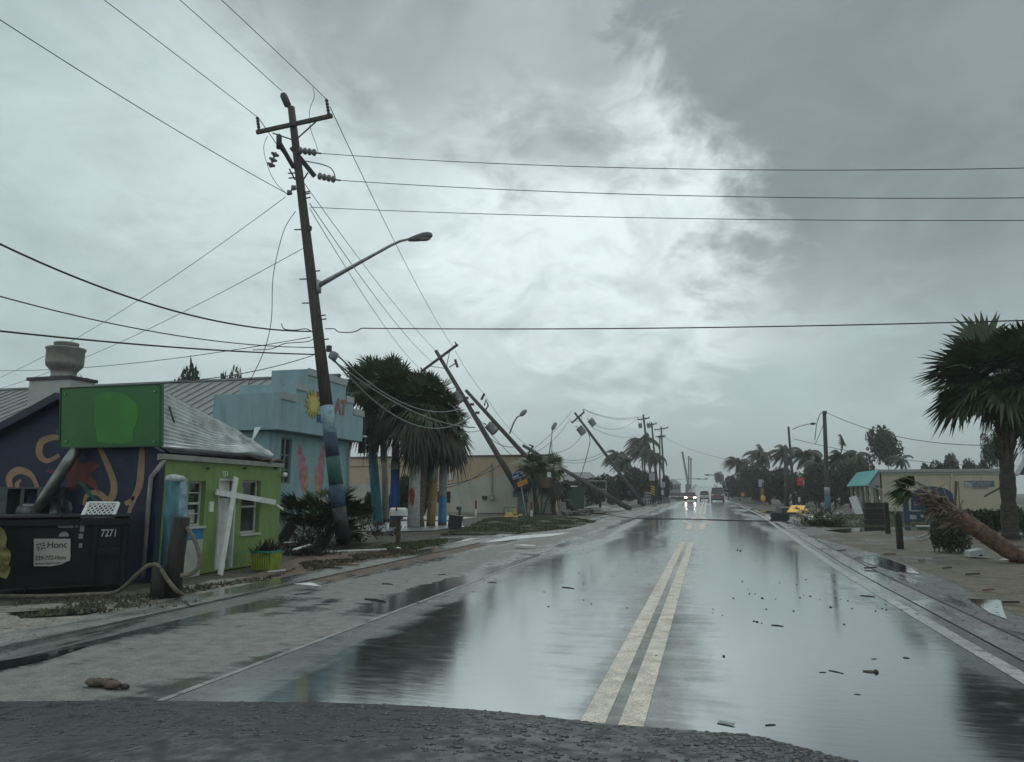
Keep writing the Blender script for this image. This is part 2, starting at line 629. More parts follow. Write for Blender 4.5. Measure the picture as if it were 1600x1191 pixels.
# verges
sheet([(-260, 1075), (0, 1038), (250, 982), (430, 935), (520, 908), (470, 893), (330, 905), (200, 935), (20, 945), (-300, 960)], -.0165, 'sand_verge', M_sand, wob=.35)
sheet([(380, 905), (520, 907), (700, 868), (800, 851), (740, 850), (660, 856), (560, 862), (470, 868)], -.008, 'dirt_verge', M_mulch, wob=.3)
sheet([(440, 905), (700, 861), (900, 830), (1000, 805), (880, 812), (700, 842), (640, 850), (590, 845), (540, 852)], -.0235, 'grass_verge', M_turf, wob=.3)
sheet([(655, 861), (770, 845), (905, 834), (940, 820), (880, 830), (790, 836), (690, 839)], -.006, 'side_road', M_gut, wob=.12)
sheet([(520, 812), (640, 806), (800, 801), (1000, 797), (960, 790), (640, 795), (520, 800)], -.018, 'car_park', M_conc, wob=.3)
_, GRASS_L = sheet([(690, 836), (735, 822), (760, 810), (830, 806), (900, 810), (935, 815), (890, 826), (800, 834)], .0, 'grass_bed', M_turf, wob=.35)
_, GRASS_L2 = sheet([(560, 862), (600, 852), (660, 846), (700, 843), (690, 850), (640, 858)], .0, 'grass_bed', M_turf, wob=.25)
_, GRASS_R = sheet([(1270, 822), (1290, 806), (1370, 800), (1480, 800), (1600, 805), (1660, 830), (1500, 832), (1390, 823)], .0, 'grass_bed', M_turf, wob=.4)
sheet([(1262, 838), (1330, 830), (1440, 829), (1560, 838), (1750, 850), (2300, 950), (2300, 1120), (1780, 1040), (1610, 968), (1480, 905), (1360, 862)], -.002, 'gravel', M_grav, wob=.35)
for k, (p, w_) in enumerate([
        ([(560, 818), (640, 814), (720, 816), (725, 823), (680, 829), (590, 831), (545, 827)], .3),
        ([(600, 809), (700, 806), (745, 809), (700, 813), (620, 813)], .3),
        ([(730, 842), (830, 836), (890, 832), (860, 838), (760, 848), (705, 851)], .2),
        ([(1288, 829), (1370, 823), (1450, 825), (1440, 829), (1370, 829), (1320, 833)], .2),
        ([(1330, 872), (1370, 868), (1425, 888), (1440, 898), (1400, 893)], .15),
        ([(1515, 936), (1566, 938), (1572, 968), (1545, 958)], .10),
        ([(1250, 803), (1290, 806), (1300, 812), (1262, 814)], .2),
        ([(-60, 1042), (20, 1030), (140, 1010), (80, 1030), (10, 1045), (-60, 1058)], .05),
        ([(10, 958), (90, 952), (165, 953), (130, 960), (50, 964)], .06),
        ([(1180, 798), (1260, 800), (1225, 806)], .2)]):
    sheet(p, .006 if k not in (7, 8) else .004, 'puddle', M_chop if k in (0, 1, 2, 6) else M_water, wob=w_)


def blades(P, z, n, h, name, label, m, gate=-.12):
    tries = 0
    xs = [p.x for p in P]
    ys = [p.y for p in P]
    mb = MB()
    c = 0
    while c < n:
        x = random.uniform(min(xs), max(xs))
        y = random.uniform(min(ys), max(ys))
        if not inpoly(x, y, P):
            continue
        if mnoise.noise(Vector((x * .8, y * .5, 3))) < gate:
            tries += 1
            if tries < 60000:
                continue
        c += 1
        a = random.uniform(0, 6.28)
        w = .02 + .03 * random.random()
        hh = h * random.uniform(.4, 1.3)
        dx, dy = math.cos(a), math.sin(a)
        lx, ly = random.uniform(-.5, .2) * hh, random.uniform(-.4, .4) * hh
        mb.face([(x - dx * w, y - dy * w, z), (x + dx * w, y + dy * w, z), (x + lx, y + ly, z + hh)])
    o = mb.build(name, m)
    return tag(o, label, 'grass', kind='stuff')


M_grass = mat('grass', (.062, .088, .030), .6, .4, 1.2, island=.5, col2=(.075, .075, .035))
M_weed = mat('weed', (.075, .068, .040), .7, .4, 1.5, island=.5)
blades(GRASS_L, 0, 9000, .075, 'grass', 'wet green grass on the corner by the leaning poles', M_grass)
blades(GRASS_L2, 0, 3500, .07, 'grass', 'green grass strip around the white letterbox', M_grass)
blades(GRASS_R, 0, 9000, .075, 'grass', 'green lawn in front of the beige building', M_grass)
blades([G(20, 938), G(200, 930), G(330, 912), G(430, 897), G(470, 886), G(430, 903), G(330, 925), G(300, 948), G(30, 966)], -.012, 1000, .05, 'weeds', 'straggly brown weeds in front of the bright green house', M_weed)
blades([G(470, 880), G(560, 866), G(700, 850), G(690, 862), G(560, 880), G(480, 893)], -.01, 1400, .07, 'weeds', 'wet weeds and litter in the dirt below the leaning pole', M_weed)

# loose leaves and grit that nobody could count, washed along the gutters
M_litter = mat('leaf_litter', (.07, .055, .038), .7, .4, island=.6)
mb = MB()
for i in range(3200):
    if random.random() < .55:
        y = random.uniform(4, 60)
        x = -7.4 + random.gauss(0, .4) if random.random() < .5 else -8.9 + random.gauss(0, .6)
    else:
        y = random.uniform(4, 45)
        x = XR(y) + .75 + random.gauss(0, .35) + abs(random.gauss(0, .5))
    a = random.uniform(0, 3.14)
    s = random.uniform(.010, .042)
    z = .036 if x < -7.6 and x > -8.4 else .012
    dx, dy = math.cos(a) * s, math.sin(a) * s
    mb.face([(x - dx, y - dy, z), (x + dy * .4, y - dx * .4, z + .006), (x + dx, y + dy, z + .012), (x - dy * .4, y + dx * .4, z + .006)])
tag(mb.build('leaf_litter', M_litter), 'scattered wet leaves and grit along the gutters', 'leaves', kind='stuff')

# ================================================================== LEFT SIDE
M_pole = mat('creosote_wood', (.052, .043, .038), .7, .45, 3, bump=.5, bscale=14, stretch=(6, 6, .5))
M_polef = mat('weathered_pole', (.060, .056, .052), .75, .4, 3, bump=.3, bscale=14, stretch=(6, 6, .5))
M_metal = mat('galvanised', (.30, .31, .31), .42, .25, 5, metal=.6)
M_dkmetal = mat('dark_hardware', (.045, .046, .048), .5, .3, 8, metal=.3)
M_porc = mat('porcelain', (.16, .165, .17), .3, .25, 9)
M_xfmr = mat('transformer_grey', (.24, .25, .25), .5, .2, 4)
M_wire = mat('wire', (.03, .032, .034), .5, .1)
M_cable = mat('cable', (.018, .019, .021), .5, .1)
M_wirelt = mat('bare_wire', (.17, .18, .18), .45, .1)
M_black = mat('black_plastic', (.016, .017, .018), .45, .3, 5)
M_whitep = mat('white_paint', (.62, .64, .62), .55, .12, 4, dirt=(.34, .35, .32), dscale=2.2, dlo=.55, dhi=.8)
M_glass = mat('window_glass', (.020, .024, .026), .08, .3, 3, spec=.8)

# ---------------------------------------------------------------- utility poles
Y1 = G(537, 857).y


def q1(px, py, d=0.0):
    return DY(px, py, Y1 + d)


def sheds(mb, a, b, r, k, mi=0):              # a string of insulator sheds from a to b
    a = Vector(a)
    b = Vector(b)
    ax = b - a
    L = ax.length
    prof = [(.03, 0)]
    for i in range(k):
        h = L * (i + .12) / k
        st = L / k
        prof += [(.03, h), (r, h + st * .18), (r, h + st * .42), (.05, h + st * .7), (.03, h + st * .85)]
    prof.append((.03, L))
    mb.lathe(prof, a, ax, 12, mi)


pl = thing('utility_pole', 'tall brown leaning utility pole with painted base beside the pale blue shop', 'utility pole', G(537, 857))
b0, t0 = G(537, 857, -.3), q1(455, 168)


def on1(py):
    t = (py - 168) / (857 - 168)
    return t0.lerp(Vector((G(537, 857).x, Y1, 0)), t)


def r1(py):
    return .12 + .11 * (py - 168) / 689


pys = [168, 240, 320, 400, 480, 560, 652]
MB().tube([on1(p) for p in pys], [r1(p) for p in pys], 14).build('shaft', M_pole, pl, True)
bands = [(652, 692, (.24, .36, .42), 'pale blue painted band'), (692, 727, (.018, .042, .082), None), (727, 768, (.012, .070, .050), None), (768, 800, (.022, .058, .115), None), (800, 857, (.028, .033, .036), None)]
for a, b, c, l in bands:
    m = mat('band_%d' % a, c, .6, .3, 5, dirt=(.05, .13, .19) if a == 727 else (.03, .028, .026), dscale=3)
    o = MB().tube([on1(a), on1((a + b) / 2), on1(b) if b < 857 else b0], [r1(a) + .006, r1((a + b) / 2) + .006, r1(b) + .006], 14).build('painted_band', m, pl, True)
    if l:
        o['label'] = l
arm = MB().bar(q1(401, 207, -.16), q1(519, 181, -.16), .10, .13).build('crossarm', M_pole, pl)
for a, b in (((426, 208), (455, 218)), ((494, 190), (464, 217))):
    MB().bar(q1(*a, -.2), q1(*b, -.16), .03, .04).build('arm_brace', M_dkmetal, pl)
for a, b in (((405, 205), (402, 183)), ((514, 180), (510, 155))):
    mb = MB()
    sheds(mb, q1(*a, -.16), q1(*b, -.16), .06, 5)
    mb.build('pin_insulator', M_dkmetal, pl, True)
mb = MB()
mb.lathe([(.04, -.05), (.05, .04), (.125, .10), (.13, .50), (.10, .58), (.04, .62)], q1(451, 168), q1(440, 142) - q1(451, 168), 12)
mb.build('top_insulator', M_dkmetal, pl, True)
# lower side arms set along the road
MB().bar(q1(436, 222, -.9), q1(459, 262, -.1), .10, .12).build('side_arm', M_pole, pl)
MB().bar(q1(455, 230, -.15), q1(492, 276, .5), .11, .13).build('side_arm', M_pole, pl)
MB().bar(q1(452, 264, -.5), q1(461, 281, -.1), .03, .04).build('arm_brace', M_dkmetal, pl)
MB().bar(q1(481, 270, .35), q1(474, 281, .1), .03, .04).build('arm_brace', M_dkmetal, pl)
mb = MB()
mb.lathe([(.09, 0), (.09, .45), (.05, .5)], q1(436, 232, -.9), (-.05, 0, 1), 12)
mb.build('surge_arrester', M_dkmetal, pl, True)
for a, b, k in (((467, 235), (495, 239), 4), ((497, 275), (525, 281), 4)):
    mb = MB()
    sheds(mb, q1(*a, -.1), q1(*b, -.1), .12, k)
    mb.tube([q1(b[0] - 1, b[1], -.1), q1(b[0] + 7, b[1] + 1, -.1)], .03, 6)
    mb.build('strain_insulator', M_porc, pl, True)
mb = MB()
sheds(mb, q1(431, 238, -.9), q1(422, 262, -.9), .14, 3)
mb.build('strain_insulator', M_porc, pl, True)
mb = MB()
sheds(mb, q1(462, 290, -.2), q1(449, 305, -.2), .10, 2)
mb.build('spool_insulator', M_porc, pl, True)
for y in (283, 291, 317, 320, 327, 377, 446, 457, 495, 516, 522, 553):   # step bolts and clamps
    p = on1(y)
    s = -1 if y in (283, 291, 377, 457, 495) else 1
    MB().bar(p + Vector((0, -.1, 0)), p + Vector((s * (r1(y) + .22), -.1, .02)), .035, .035).build('bolt', M_dkmetal, pl)
MB().box(on1(375) + Vector((.18, -.05, 0)), (.10, .12, .14)).build('clamp', M_dkmetal, pl)
arm = MB()
arm.tube([q1(497, 447), q1(520, 434), q1(570, 406), q1(610, 384), q1(625, 377), q1(642, 373)], [.085, .075, .055, .045, .042, .040], 10)
arm.box(q1(498, 448), (.08, .22, .42))
arm = arm.build('lamp_arm', M_metal, pl, True)
hd = MB()
u = (q1(680, 366) - q1(638, 375)).normalized()
ww = Vector((0, 1, 0))
vv = ww.cross(u) * -1
base = q1(638, 375)
for i, (s0, hw, hh) in enumerate([(0, .05, .05), (.12, .09, .09), (.35, .14, .12), (.58, .165, .14), (.75, .13, .10), (.80, .05, .04)]):
    pass
hd.tube([base + u * s for s in (0, .1, .3, .52, .70, .80, .83)], [.05, .08, .115, .14, .125, .075, .02], 14)
hd = hd.build('lamp_head', mat('lamp_housing', (.115, .125, .125), .5, .2), arm, True)
MB().ell(base + u * .55 - Vector((0, 0, .09)), (.22, .12, .06)).build('lens', mat('lamp_lens', (.22, .23, .22), .25, .1), hd, True)
mb = MB()
mb.lathe([(.02, -.14), (.13, -.12), (.15, 0), (.13, .12), (.02, .15)], q1(521, 556), (.5, 0, 1), 12)
mb.build('cable_drum', M_xfmr, pl, True)
MB().box(q1(514, 545, -.1), (.14, .12, .2)).build('splice_box', M_dkmetal, pl)


# generic distant pole ------------------------------------------------
def pole(label, base, top, r0, r1_, group=None, arms=(), pots=(), m=None, loc=None):
    """base/top 3-d; arms: (t, half length, dir, thickness); pots: (t, side, r, h)"""
    r = thing('utility_pole', label, 'utility pole', (base.x, base.y, 0), group)
    ax = (base - top)
    MB().tube([top, top.lerp(base, .33), top.lerp(base, .66), base], [r1_, r1_ * .67 + r0 * .33, r1_ * .33 + r0 * .67, r0], 10).build('shaft', m or M_polef, r, True)
    d = -ax.normalized()
    for t, hl, dr, th in arms:
        c = top.lerp(base, t)
        dr = Vector(dr).normalized()
        MB().bar(c - dr * hl + Vector((0, -r1_ - th / 2, 0)), c + dr * hl + Vector((0, -r1_ - th / 2, 0)), th, th * 1.2).build('crossarm', m or M_polef, r)
        for s in (-1, 1):
            mb = MB()
            mb.lathe([(.03, 0), (.06, .05), (.06, .3), (.02, .36)], c + dr * hl * .95 * s + Vector((0, -r1_ - th / 2, 0)), d, 8)
            mb.build('pin_insulator', M_dkmetal, r, True)
            MB().bar(c + dr * hl * .6 * s + Vector((0, -r1_ - th, 0)), c - d * hl * .55 + Vector((0, -r1_, 0)), .04, .05).build('arm_brace', M_dkmetal, r)
    for t, off, rr, hh in pots:
        c = top.lerp(base, t) + Vector(off)
        mb = MB()
        mb.lathe([(.02, -hh / 2), (rr * .96, -hh / 2 + .01), (rr, -hh * .4), (rr, hh * .42), (rr * 1.06, hh * .43), (rr * 1.06, hh * .47), (rr * .5, hh / 2 + .04), (.02, hh / 2 + .05)], c, d, 12)
        p = mb.build('transformer', M_xfmr, r, True)
        for k in (-1, 1):
            mb = MB()
            mb.lathe([(.03, 0), (.05, .05), (.05, .25), (.015, .32)], c + d * (hh / 2) + Vector((k * rr * .5, 0, 0)), d + Vector((k * .3, 0, 0)), 8)
            mb.build('bushing', M_dkmetal, p, True)
    return r


def extb(top, bot, z=0.0):                    # run a line on to the ground
    k = (top.z - z) / (top.z - bot.z)
    return top + (bot - top) * k


Y2 = 58.5
t2 = DY(681, 548, Y2)
b2 = extb(t2, DY(817, 778, Y2), .9)
p2 = pole('brown pole leaning over the street sign with a round transformer', b2, t2, .26, .15, arms=[(.055, 1.95, (DY(707, 543, Y2) - DY(668, 572, Y2)), .16)], pots=[(.30, (-.35, -.1, -.3), .42, .95)])
mb = MB()
mb.tube([DY(702, 574, Y2), DY(713, 567, Y2)], .05, 6)
mb.tube([DY(711, 562, Y2), DY(715, 574, Y2)], .11, 8)
mb.build('fuse_cutout', M_dkmetal, p2)
for dx, py in ((7, 622), (9, 632), (9, 645)):
    MB().box(DY(722 + (py - 622) * .66 + dx, py, Y2 - .2), (.3, .2, .2)).build('clamp', M_dkmetal, p2)
# its painted lower stump with the green cabinet is a thing of its own below
Y3 = 59.8
t3 = DY(728, 610, Y3)
b3 = extb(t3, DY(903, 803, Y3))
p3 = pole('long pole toppled through the small palms with a lamp arm', b3, t3, .25, .14, arms=(), pots=[(.27, (-.2, -.2, -.55), .40, .9)])
MB().bar(DY(752, 625, Y3), DY(757, 615, Y3), .16, .16).build('insulator', M_dkmetal, p3)
MB().tube([DY(757, 634, Y3), DY(759, 624, Y3), DY(763, 634, Y3), DY(759, 640, Y3)], .07, 6).build('fuse_cutout', M_dkmetal, p3)
for py in (755, 764, 773, 783):
    k = (py - 610) / (803 - 610)
    c = t3.lerp(b3, k)
    MB().box(c + Vector((.05, -.22, .05)), (.55, .06, .10)).build('step_rung', M_whitep, p3)
mb = MB()
mb.tube([DY(796, 678, Y3), DY(803, 660, Y3), DY(808, 652, Y3), DY(815, 648, Y3)], .07, 8)
la = mb.build('lamp_arm', M_metal, p3, True)
mb = MB()
mb.tube([DY(813, 650, Y3), DY(815, 648, Y3), DY(820, 643, Y3), DY(823, 641, Y3)], [.09, .2, .2, .08], 8)
mb.build('lamp_head', M_xfmr, la, True)
Y4 = 76
t4 = DY(817, 696, Y4)
b4 = extb(t4, DY(968, 786, Y4))
p4 = pole('nearly fallen dark pole lying across the hedge and white goal frame', b4, t4, .27, .16, arms=())
MB().bar(DY(826, 708, Y4), DY(833, 697, Y4), .16, .16).build('crossarm', M_polef, p4)
MB().bar(DY(827, 695, Y4), DY(834, 698, Y4), .14, .14).build('arm_brace', M_polef, p4)
mb = MB()
mb.tube([DY(857, 716, Y4), DY(861, 690, Y4), DY(863, 672, Y4)], .06, 6)
mb.tube([DY(863, 716, Y4), DY(862, 690, Y4)], .04, 6)
la = mb.build('lamp_arm', M_metal, p4, True)
MB().tube([DY(863, 672, Y4), DY(864, 669, Y4), DY(868, 662, Y4), DY(869, 660, Y4)], [.10, .22, .22, .08], 8).build('lamp_head', M_xfmr, la, True)
Y5 = 98
t5 = DY(898, 645, Y5)
b5 = extb(t5, DY(985, 762, Y5))
pole('steeply leaning pole carrying two hanging grey transformers', b5, t5, .27, .15, arms=[(.055, 1.15, (DY(910, 639, Y5) - DY(892, 655, Y5)), .17)], pots=[(.14, (1.1, 0, .35), .42, .95), (.21, (-1.0, 0, .15), .48, 1.1)])
for lab, Yp, (tx, ty), (bx, by), ah, ay in (
        ('first upright pole of the far row with twin transformers', 132, (1005, 648), (1020, 770), 1.05, .05),
        ('second upright pole of the far row beside the palms', 150, (1018, 660), (1028, 770), 1.0, .03),
        ('last and shortest dark pole of the far row', 185, (1031, 680), (1031, 760), 1.1, .02),
        ('fourth upright pole of the far row with two crossarms', 168, (1033, 667), (1038, 760), 1.55, .03)):
    t_ = DY(tx, ty, Yp)
    ar = [(ay, ah, (1, 0, .15), .18)]
    if 'two' in lab:
        ar.append((.14, .9, (1, 0, .1), .16))
    pole(lab, extb(t_, DY(bx, by, Yp)), t_, .26, .16, group='distant upright utility poles', arms=ar, pots=[(.13, (-.75, 0, 0), .33, .8), (.13, (.75, 0, 0), .33, .8)] if 'twin' in lab else ())


# ---------------------------------------------------------------- wires
def wire(label, a, b, sag, r=.012, m=None, cat='wire', name='power_line', n=22, group=None, ext=0.0):
    a = Vector(a)
    b = Vector(b)
    if ext:
        b = b + (b - a) * ext
    pts = [a.lerp(b, i / n) - Vector((0, 0, 4 * sag * (i / n) * (1 - i / n))) for i in range(n + 1)]
    mb = MB()
    mb.tube(pts, r * .82, 6, False)
    return tag(mb.build(name, m or M_wire, None, True), label, cat, group)


def curve(label, pts, r=.012, m=None, cat='wire', name='power_line', sub=5):
    pts = [Vector(p) for p in pts]
    out = []
    for i in range(len(pts) - 1):
        p0, p1, p2_, p3_ = pts[max(i - 1, 0)], pts[i], pts[i + 1], pts[min(i + 2, len(pts) - 1)]
        for k in range(sub):
            t = k / sub
            out.append(.5 * ((2 * p1) + (p2_ - p0) * t + (2 * p0 - 5 * p1 + 4 * p2_ - p3_) * t * t + (3 * p1 - p0 - 3 * p2_ + p3_) * t ** 3))
    out.append(pts[-1])
    mb = MB()
    mb.tube(out, r, 6, False)
    return tag(mb.build(name, m or M_wire, None, True), label, cat)


def DZ(px, py, z):
    r = ray(px, py)
    return EYE + r * ((z - H) / r.z)


for lab, a, b, e in (('leftmost thin line from the crossarm to the top edge of the sky', (402, 183), (155, 0), 2.2),
                     ('thin line from the pole top insulator to the top edge', (440, 142), (275, 0), 2.2),
                     ('thin line from the right crossarm insulator to the top edge', (510, 155), (340, 0), 2.2)):
    A = q1(*a, -.16)
    wire(lab, A, DZ(*b, A.z + .1), -.12, .014, ext=e)
A = q1(449, 303, -.2)
wire('long line falling from the upper left corner to the spool insulator', DZ(-60, -8, A.z + .5), A, .12, .014)
for lab, a, b, s, r in (('topmost of three thin lines crossing high over the road', (502, 240), (1720, 260), .30, .014),
                        ('middle of three thin lines crossing high over the road', (532, 282), (1720, 308), .24, .014),
                        ('lowest of three thin lines crossing high over the road', (485, 324), (1720, 344), .16, .013),
                        ('thicker black cable crossing the road below the street lamp', (565, 513), (1720, 497), .12, .022)):
    wire(lab, q1(*a), q1(*b), s, r, M_cable if r > .02 else None)
wire('thick black cable sagging from the left edge to the pole', DY(-40, 362, 12), q1(486, 518), .55, .030, M_cable)
wire('second black cable from the left edge below the thick one', DY(-40, 452, 12), q1(492, 543), .32, .019, M_cable)
wire('lower thick black cable from the left edge to the pole', DY(-40, 513, 12), q1(494, 554), .10, .028, M_cable)
wire('service drop passing behind the roof fan up to the pole', DY(-30, 579, 30), q1(485, 527), .35, .016, M_cable)
wire('service drop from the green house to the pole', DY(236, 600, 14), q1(490, 555), .16, .016, M_cable)
wire('upper of two guy wires running down left from the pole', q1(446, 308), DY(-40, 606, 36), .7, .013)
wire('lower of two guy wires running down left from the pole', q1(474, 388), DY(-40, 618, 36), .6, .013)
curve('loose wire dangling in a long curl left of the pole', [q1(462, 330, -.1), q1(443, 362, -.1), q1(427, 430, -.2), q1(424, 500, -.2), q1(412, 550, -.2), q1(388, 600, 0)], .012)
curve('slack jumper loop hanging from the left side arm', [q1(418, 213, -.5), q1(412, 232, -.5), q1(420, 265, -.5), q1(432, 287, -.4), q1(448, 303, -.2)], .010)
curve('slack jumper from the right crossarm down past the pole', [q1(489, 137, -.1), q1(491, 152, -.1), q1(484, 172, -.1), q1(485, 200, -.1), q1(494, 226, -.1), q1(497, 237, -.1)], .010)
curve('thick jumper arching over the lower strain insulator', [q1(478, 252), q1(503, 257), q1(518, 264), q1(524, 277)], .018)
curve('short cable loop hanging just left of the pole', [q1(440, 506, -.1), q1(444, 514, -.1), q1(460, 516, -.1), q1(478, 514, -.1), q1(490, 520, -.1)], .016, M_cable)
curve('short cable loop right of the pole below the lamp', [q1(508, 514), q1(522, 514), q1(530, 519), q1(552, 519), q1(565, 513)], .016, M_cable)
curve('cable swinging up to the pole above the lowest cable', [q1(395, 547), q1(425, 545), q1(445, 537), q1(480, 534), q1(492, 528)], .014, M_cable)
for lab, a, b, s, r in (('line from the right crossarm insulator to the leaning pole', (516, 168), (707, 541), .5, .014),
                        ('line from the left crossarm to the leaning pole tip', (405, 186), (681, 548), .5, .014),
                        ('outer of two lines falling to the palm crowns', (484, 318), (676, 566), .5, .014),
                        ('inner of two lines falling to the palm crowns', (484, 326), (655, 575), .5, .013),
                        ):
    wire(lab, q1(*a), DY(*b, Y2), s, r * 1.3)
for lab, a, b, s, r in (('upper slack cable in front of the palm crowns', (524, 552), (716, 640), .75, .032),
                        ('middle slack cable in front of the palm crowns', (520, 560), (735, 652), 1.25, .035),
                        ('lower slack cable in front of the palm crowns', (514, 558), (742, 668), .55, .035)):
    wire(lab, q1(*a), DY(*b, 33), s, r, M_wirelt)
wire('line from the leaning pole to the toppled pole', DY(711, 548, Y2), DY(757, 617, Y3), .2, .018)
wire('line from the toppled pole to the fallen pole', DY(757, 617, Y3), DY(829, 700, Y4), .5, .018)
wire('cable looping from the leaning pole to the toppled pole', DY(718, 612, Y2), DY(806, 698, Y3), 1.4, .03, M_cable)
wire('slack cable between the toppled poles above the wall', DY(745, 650, Y2), DY(845, 742, Y3), .6, .03, M_cable)
wire('upper telephone cable drooping across the beige wall', DY(645, 757, 50), DY(790, 722, 57), .7, .035, M_cable)
wire('lower telephone cable drooping across the beige wall', DY(640, 760, 50), DY(768, 728, 57), .8, .035, M_cable)
wire('thin cable along the palms to the leaning pole', DY(715, 672, 50), DY(757, 670, Y2), .2, .03, M_cable)
for lab, a, b, s in (('upper line from the fallen pole to the transformer pole', (833, 702, Y4), (893, 643, Y5), .3),
                     ('lower line from the fallen pole to the transformer pole', (836, 707, Y4), (892, 653, Y5), .6),
                     ('low drooping line left of the transformer pole', (862, 708, Y4), (918, 668, Y5), .9),
                     ('long low line over the hedge to the transformer pole', (878, 718, Y4), (945, 705, Y5), .5),
                     ('second low line over the hedge to the transformer pole', (880, 722, Y4), (945, 710, Y5), .5),
                     ('topmost line from the transformer pole to the far row', (911, 639, Y5), (998, 650, 132), .8),
                     ('second line from the transformer pole to the far row', (911, 640, Y5), (1010, 648, 132), 1.1),
                     ('third line from the transformer pole to the far row', (922, 660, Y5), (998, 652, 132), 1.5),
                     ('lowest line from the transformer pole to the palms', (925, 668, Y5), (1000, 680, 132), .8),
                     ('line from the far row falling right over the road', (1036, 683, 168), (1172, 723, 130), .9)):
    wire(lab, DY(*a), DY(*b), s, .032)
curve('loose line dangling straight down left of the transformer pole', [DY(919, 676, Y5), DY(922, 688, Y5), DY(918, 708, Y5), DY(910, 736, Y5), DY(906, 745, Y5)], .05)

# cable lying across the road
mb = MB()
pts = [G(925, 798, .02), G(960, 806, .02), G(1000, 810.5, .02), G(1060, 811, .02), G(1120, 812.5, .02), G(1180, 814, .02), G(1225, 815.5, .02), G(1250, 822, .02)]
curve('black cable lying slack across the wet road', pts, .035, M_cable, name='fallen_cable')

# ---------------------------------------------------------------- painted house with the green front
XF = -10.45
M_lime = mat('lime_wall', (.165, .255, .075), .6, .12, 3, bump=.25, bscale=26, stretch=(2.2, 2.2, .7), dirt=(.085, .11, .05), dscale=1.5, dlo=.48, dhi=.78)
M_navy = mat('navy_wall', (.010, .016, .050), .6, .3, 2, dirt=(.018, .02, .035), dscale=1.2)
M_tin = mat('tin_roof', (.66, .69, .69), .26, .25, 2.5, metal=.45, dirt=(.26, .26, .255), dscale=1.3, dlo=.52, dhi=.72)
M_felt = mat('roof_felt', (.028, .028, .030), .8, .3, 4)
M_guttr = mat('house_gutter', (.30, .31, .28), .5, .2, 3, dirt=(.13, .125, .105), dscale=2)
M_tan = mat('mural_tan', (.30, .19, .115), .65, .18, 5)
M_redp = mat('mural_red', (.13, .028, .030), .65, .35, 4)


def FX(px, py, o=0.0):
    return DX(px, py, XF + o)


yA = 12.62
yB = FX(437, 800).y
hs = thing('painted_house', 'small house with a lime green front and a navy mural gable', 'house', (XF, (yA + yB) / 2, 0))
EAVE = 2.42
hol = []
for x0, y0, x1, y1 in ((294, 752, 320, 822), (338, 748, 366, 893), (377, 751, 406, 833)):
    a = FX(x0, (y0 + y1) / 2)
    b = FX(x1, (y0 + y1) / 2)
    mid_ = (x0 + x1) / 2
    hol.append((a.y - yA, max(.03, FX(mid_, y1).z), b.y - yA, FX(mid_, y0).z))
mb = MB()
wallgrid(mb, (XF, yA, 0), (0, 1, 0), (0, 0, 1), yB - yA, EAVE, hol, (-.18, 0, 0))
mb.mm((XF - 5.5, yB - .18, 0), (XF - .18, yB, EAVE))
mb.build('front_wall', M_lime, hs)
M_frame = mat('window_frame', (.45, .46, .44), .5, .15, 5, dirt=(.2, .19, .16))
M_shade = mat('shade_black', (.012, .012, .013), .9, .2)
for i, (u0, v0, u1, v1) in enumerate(hol):
    if i == 1:
        continue
    f = MB()
    x = XF - .11
    w = .045
    for a, b in (((u0, v0), (u1, v0 + w)), ((u0, v1 - w), (u1, v1)), ((u0, v0 + w), (u0 + w, v1 - w)), ((u1 - w, v0 + w), (u1, v1 - w)), ((u0 + w, (v0 + v1) / 2 - .02), (u1 - w, (v0 + v1) / 2 + .025))):
        f.mm((x - .05, yA + a[0], a[1]), (x, yA + b[0], b[1]))
    if i == 0:
        for k in (.27, .74):
            z = v0 + (v1 - v0) * k
            f.mm((x - .045, yA + u0 + w, z - .012), (x - .005, yA + u1 - w, z + .012))
    f.mm((XF - .05, yA + u0 - .03, v0 - .05), (XF + .05, yA + u1 + .03, v0 - .003))
    fo = f.build('window', M_frame, hs)
    MB().mm((x - .035, yA + u0, v0), (x - .03, yA + u1, v1)).build('pane', M_glass, fo)
    if i == 0:
        MB().mm((x - .028, yA + u0 + .08, v0 + .06), (x - .025, yA + u0 + .40, v0 + .34)).build('notice', mat('paper', (.3, .3, .28), .7), fo)
    else:
        MB().mm((x - .028, yA + u0 + .13, v1 - .42), (x - .025, yA + u0 + .25, v1 - .16)).build('notice', mat('paper', (.3, .3, .28), .7), fo)
u0, v0, u1, v1 = hol[1]
d = MB()
dw = (u1 - u0)
d.mm((XF - .12, yA + u0 + .05, v0), (XF - .08, yA + u1 - .14, v1 - .05))
for r0 in (.12, .50, .78):
    for c0 in (.12, .48):
        d.mm((XF - .082, yA + u0 + .05 + dw * c0 * .85, v0 + (v1 - v0) * r0), (XF - .072, yA + u0 + .05 + dw * (c0 + .27) * .85, v0 + (v1 - v0) * (r0 + (.3 if r0 < .7 else .12))))
dr = d.build('door', M_whitep, hs)
f = MB()
f.mm((XF - .14, yA + u0, v0), (XF + .012, yA + u0 + .05, v1))
f.mm((XF - .14, yA + u1 - .05, v0), (XF + .012, yA + u1, v1))
f.mm((XF - .14, yA + u0 + .05, v1 - .05), (XF + .012, yA + u1 - .05, v1))
f.build('door_frame', M_frame, dr)
MB().mm((XF - .17, yA + u1 - .14, v0), (XF - .15, yA + u1 - .05, v1 - .05)).build('gap_shade', M_shade, dr)  # near-black slab paints the shade in the slit beside the door
o_ = FX(346, 744)
text('151', .16, (XF + .006, o_.y, o_.z), (0, 1, 0), (0, 0, 1), M_whitep, hs, 'house_number')
a = FX(326, 784)
b = FX(331, 800)
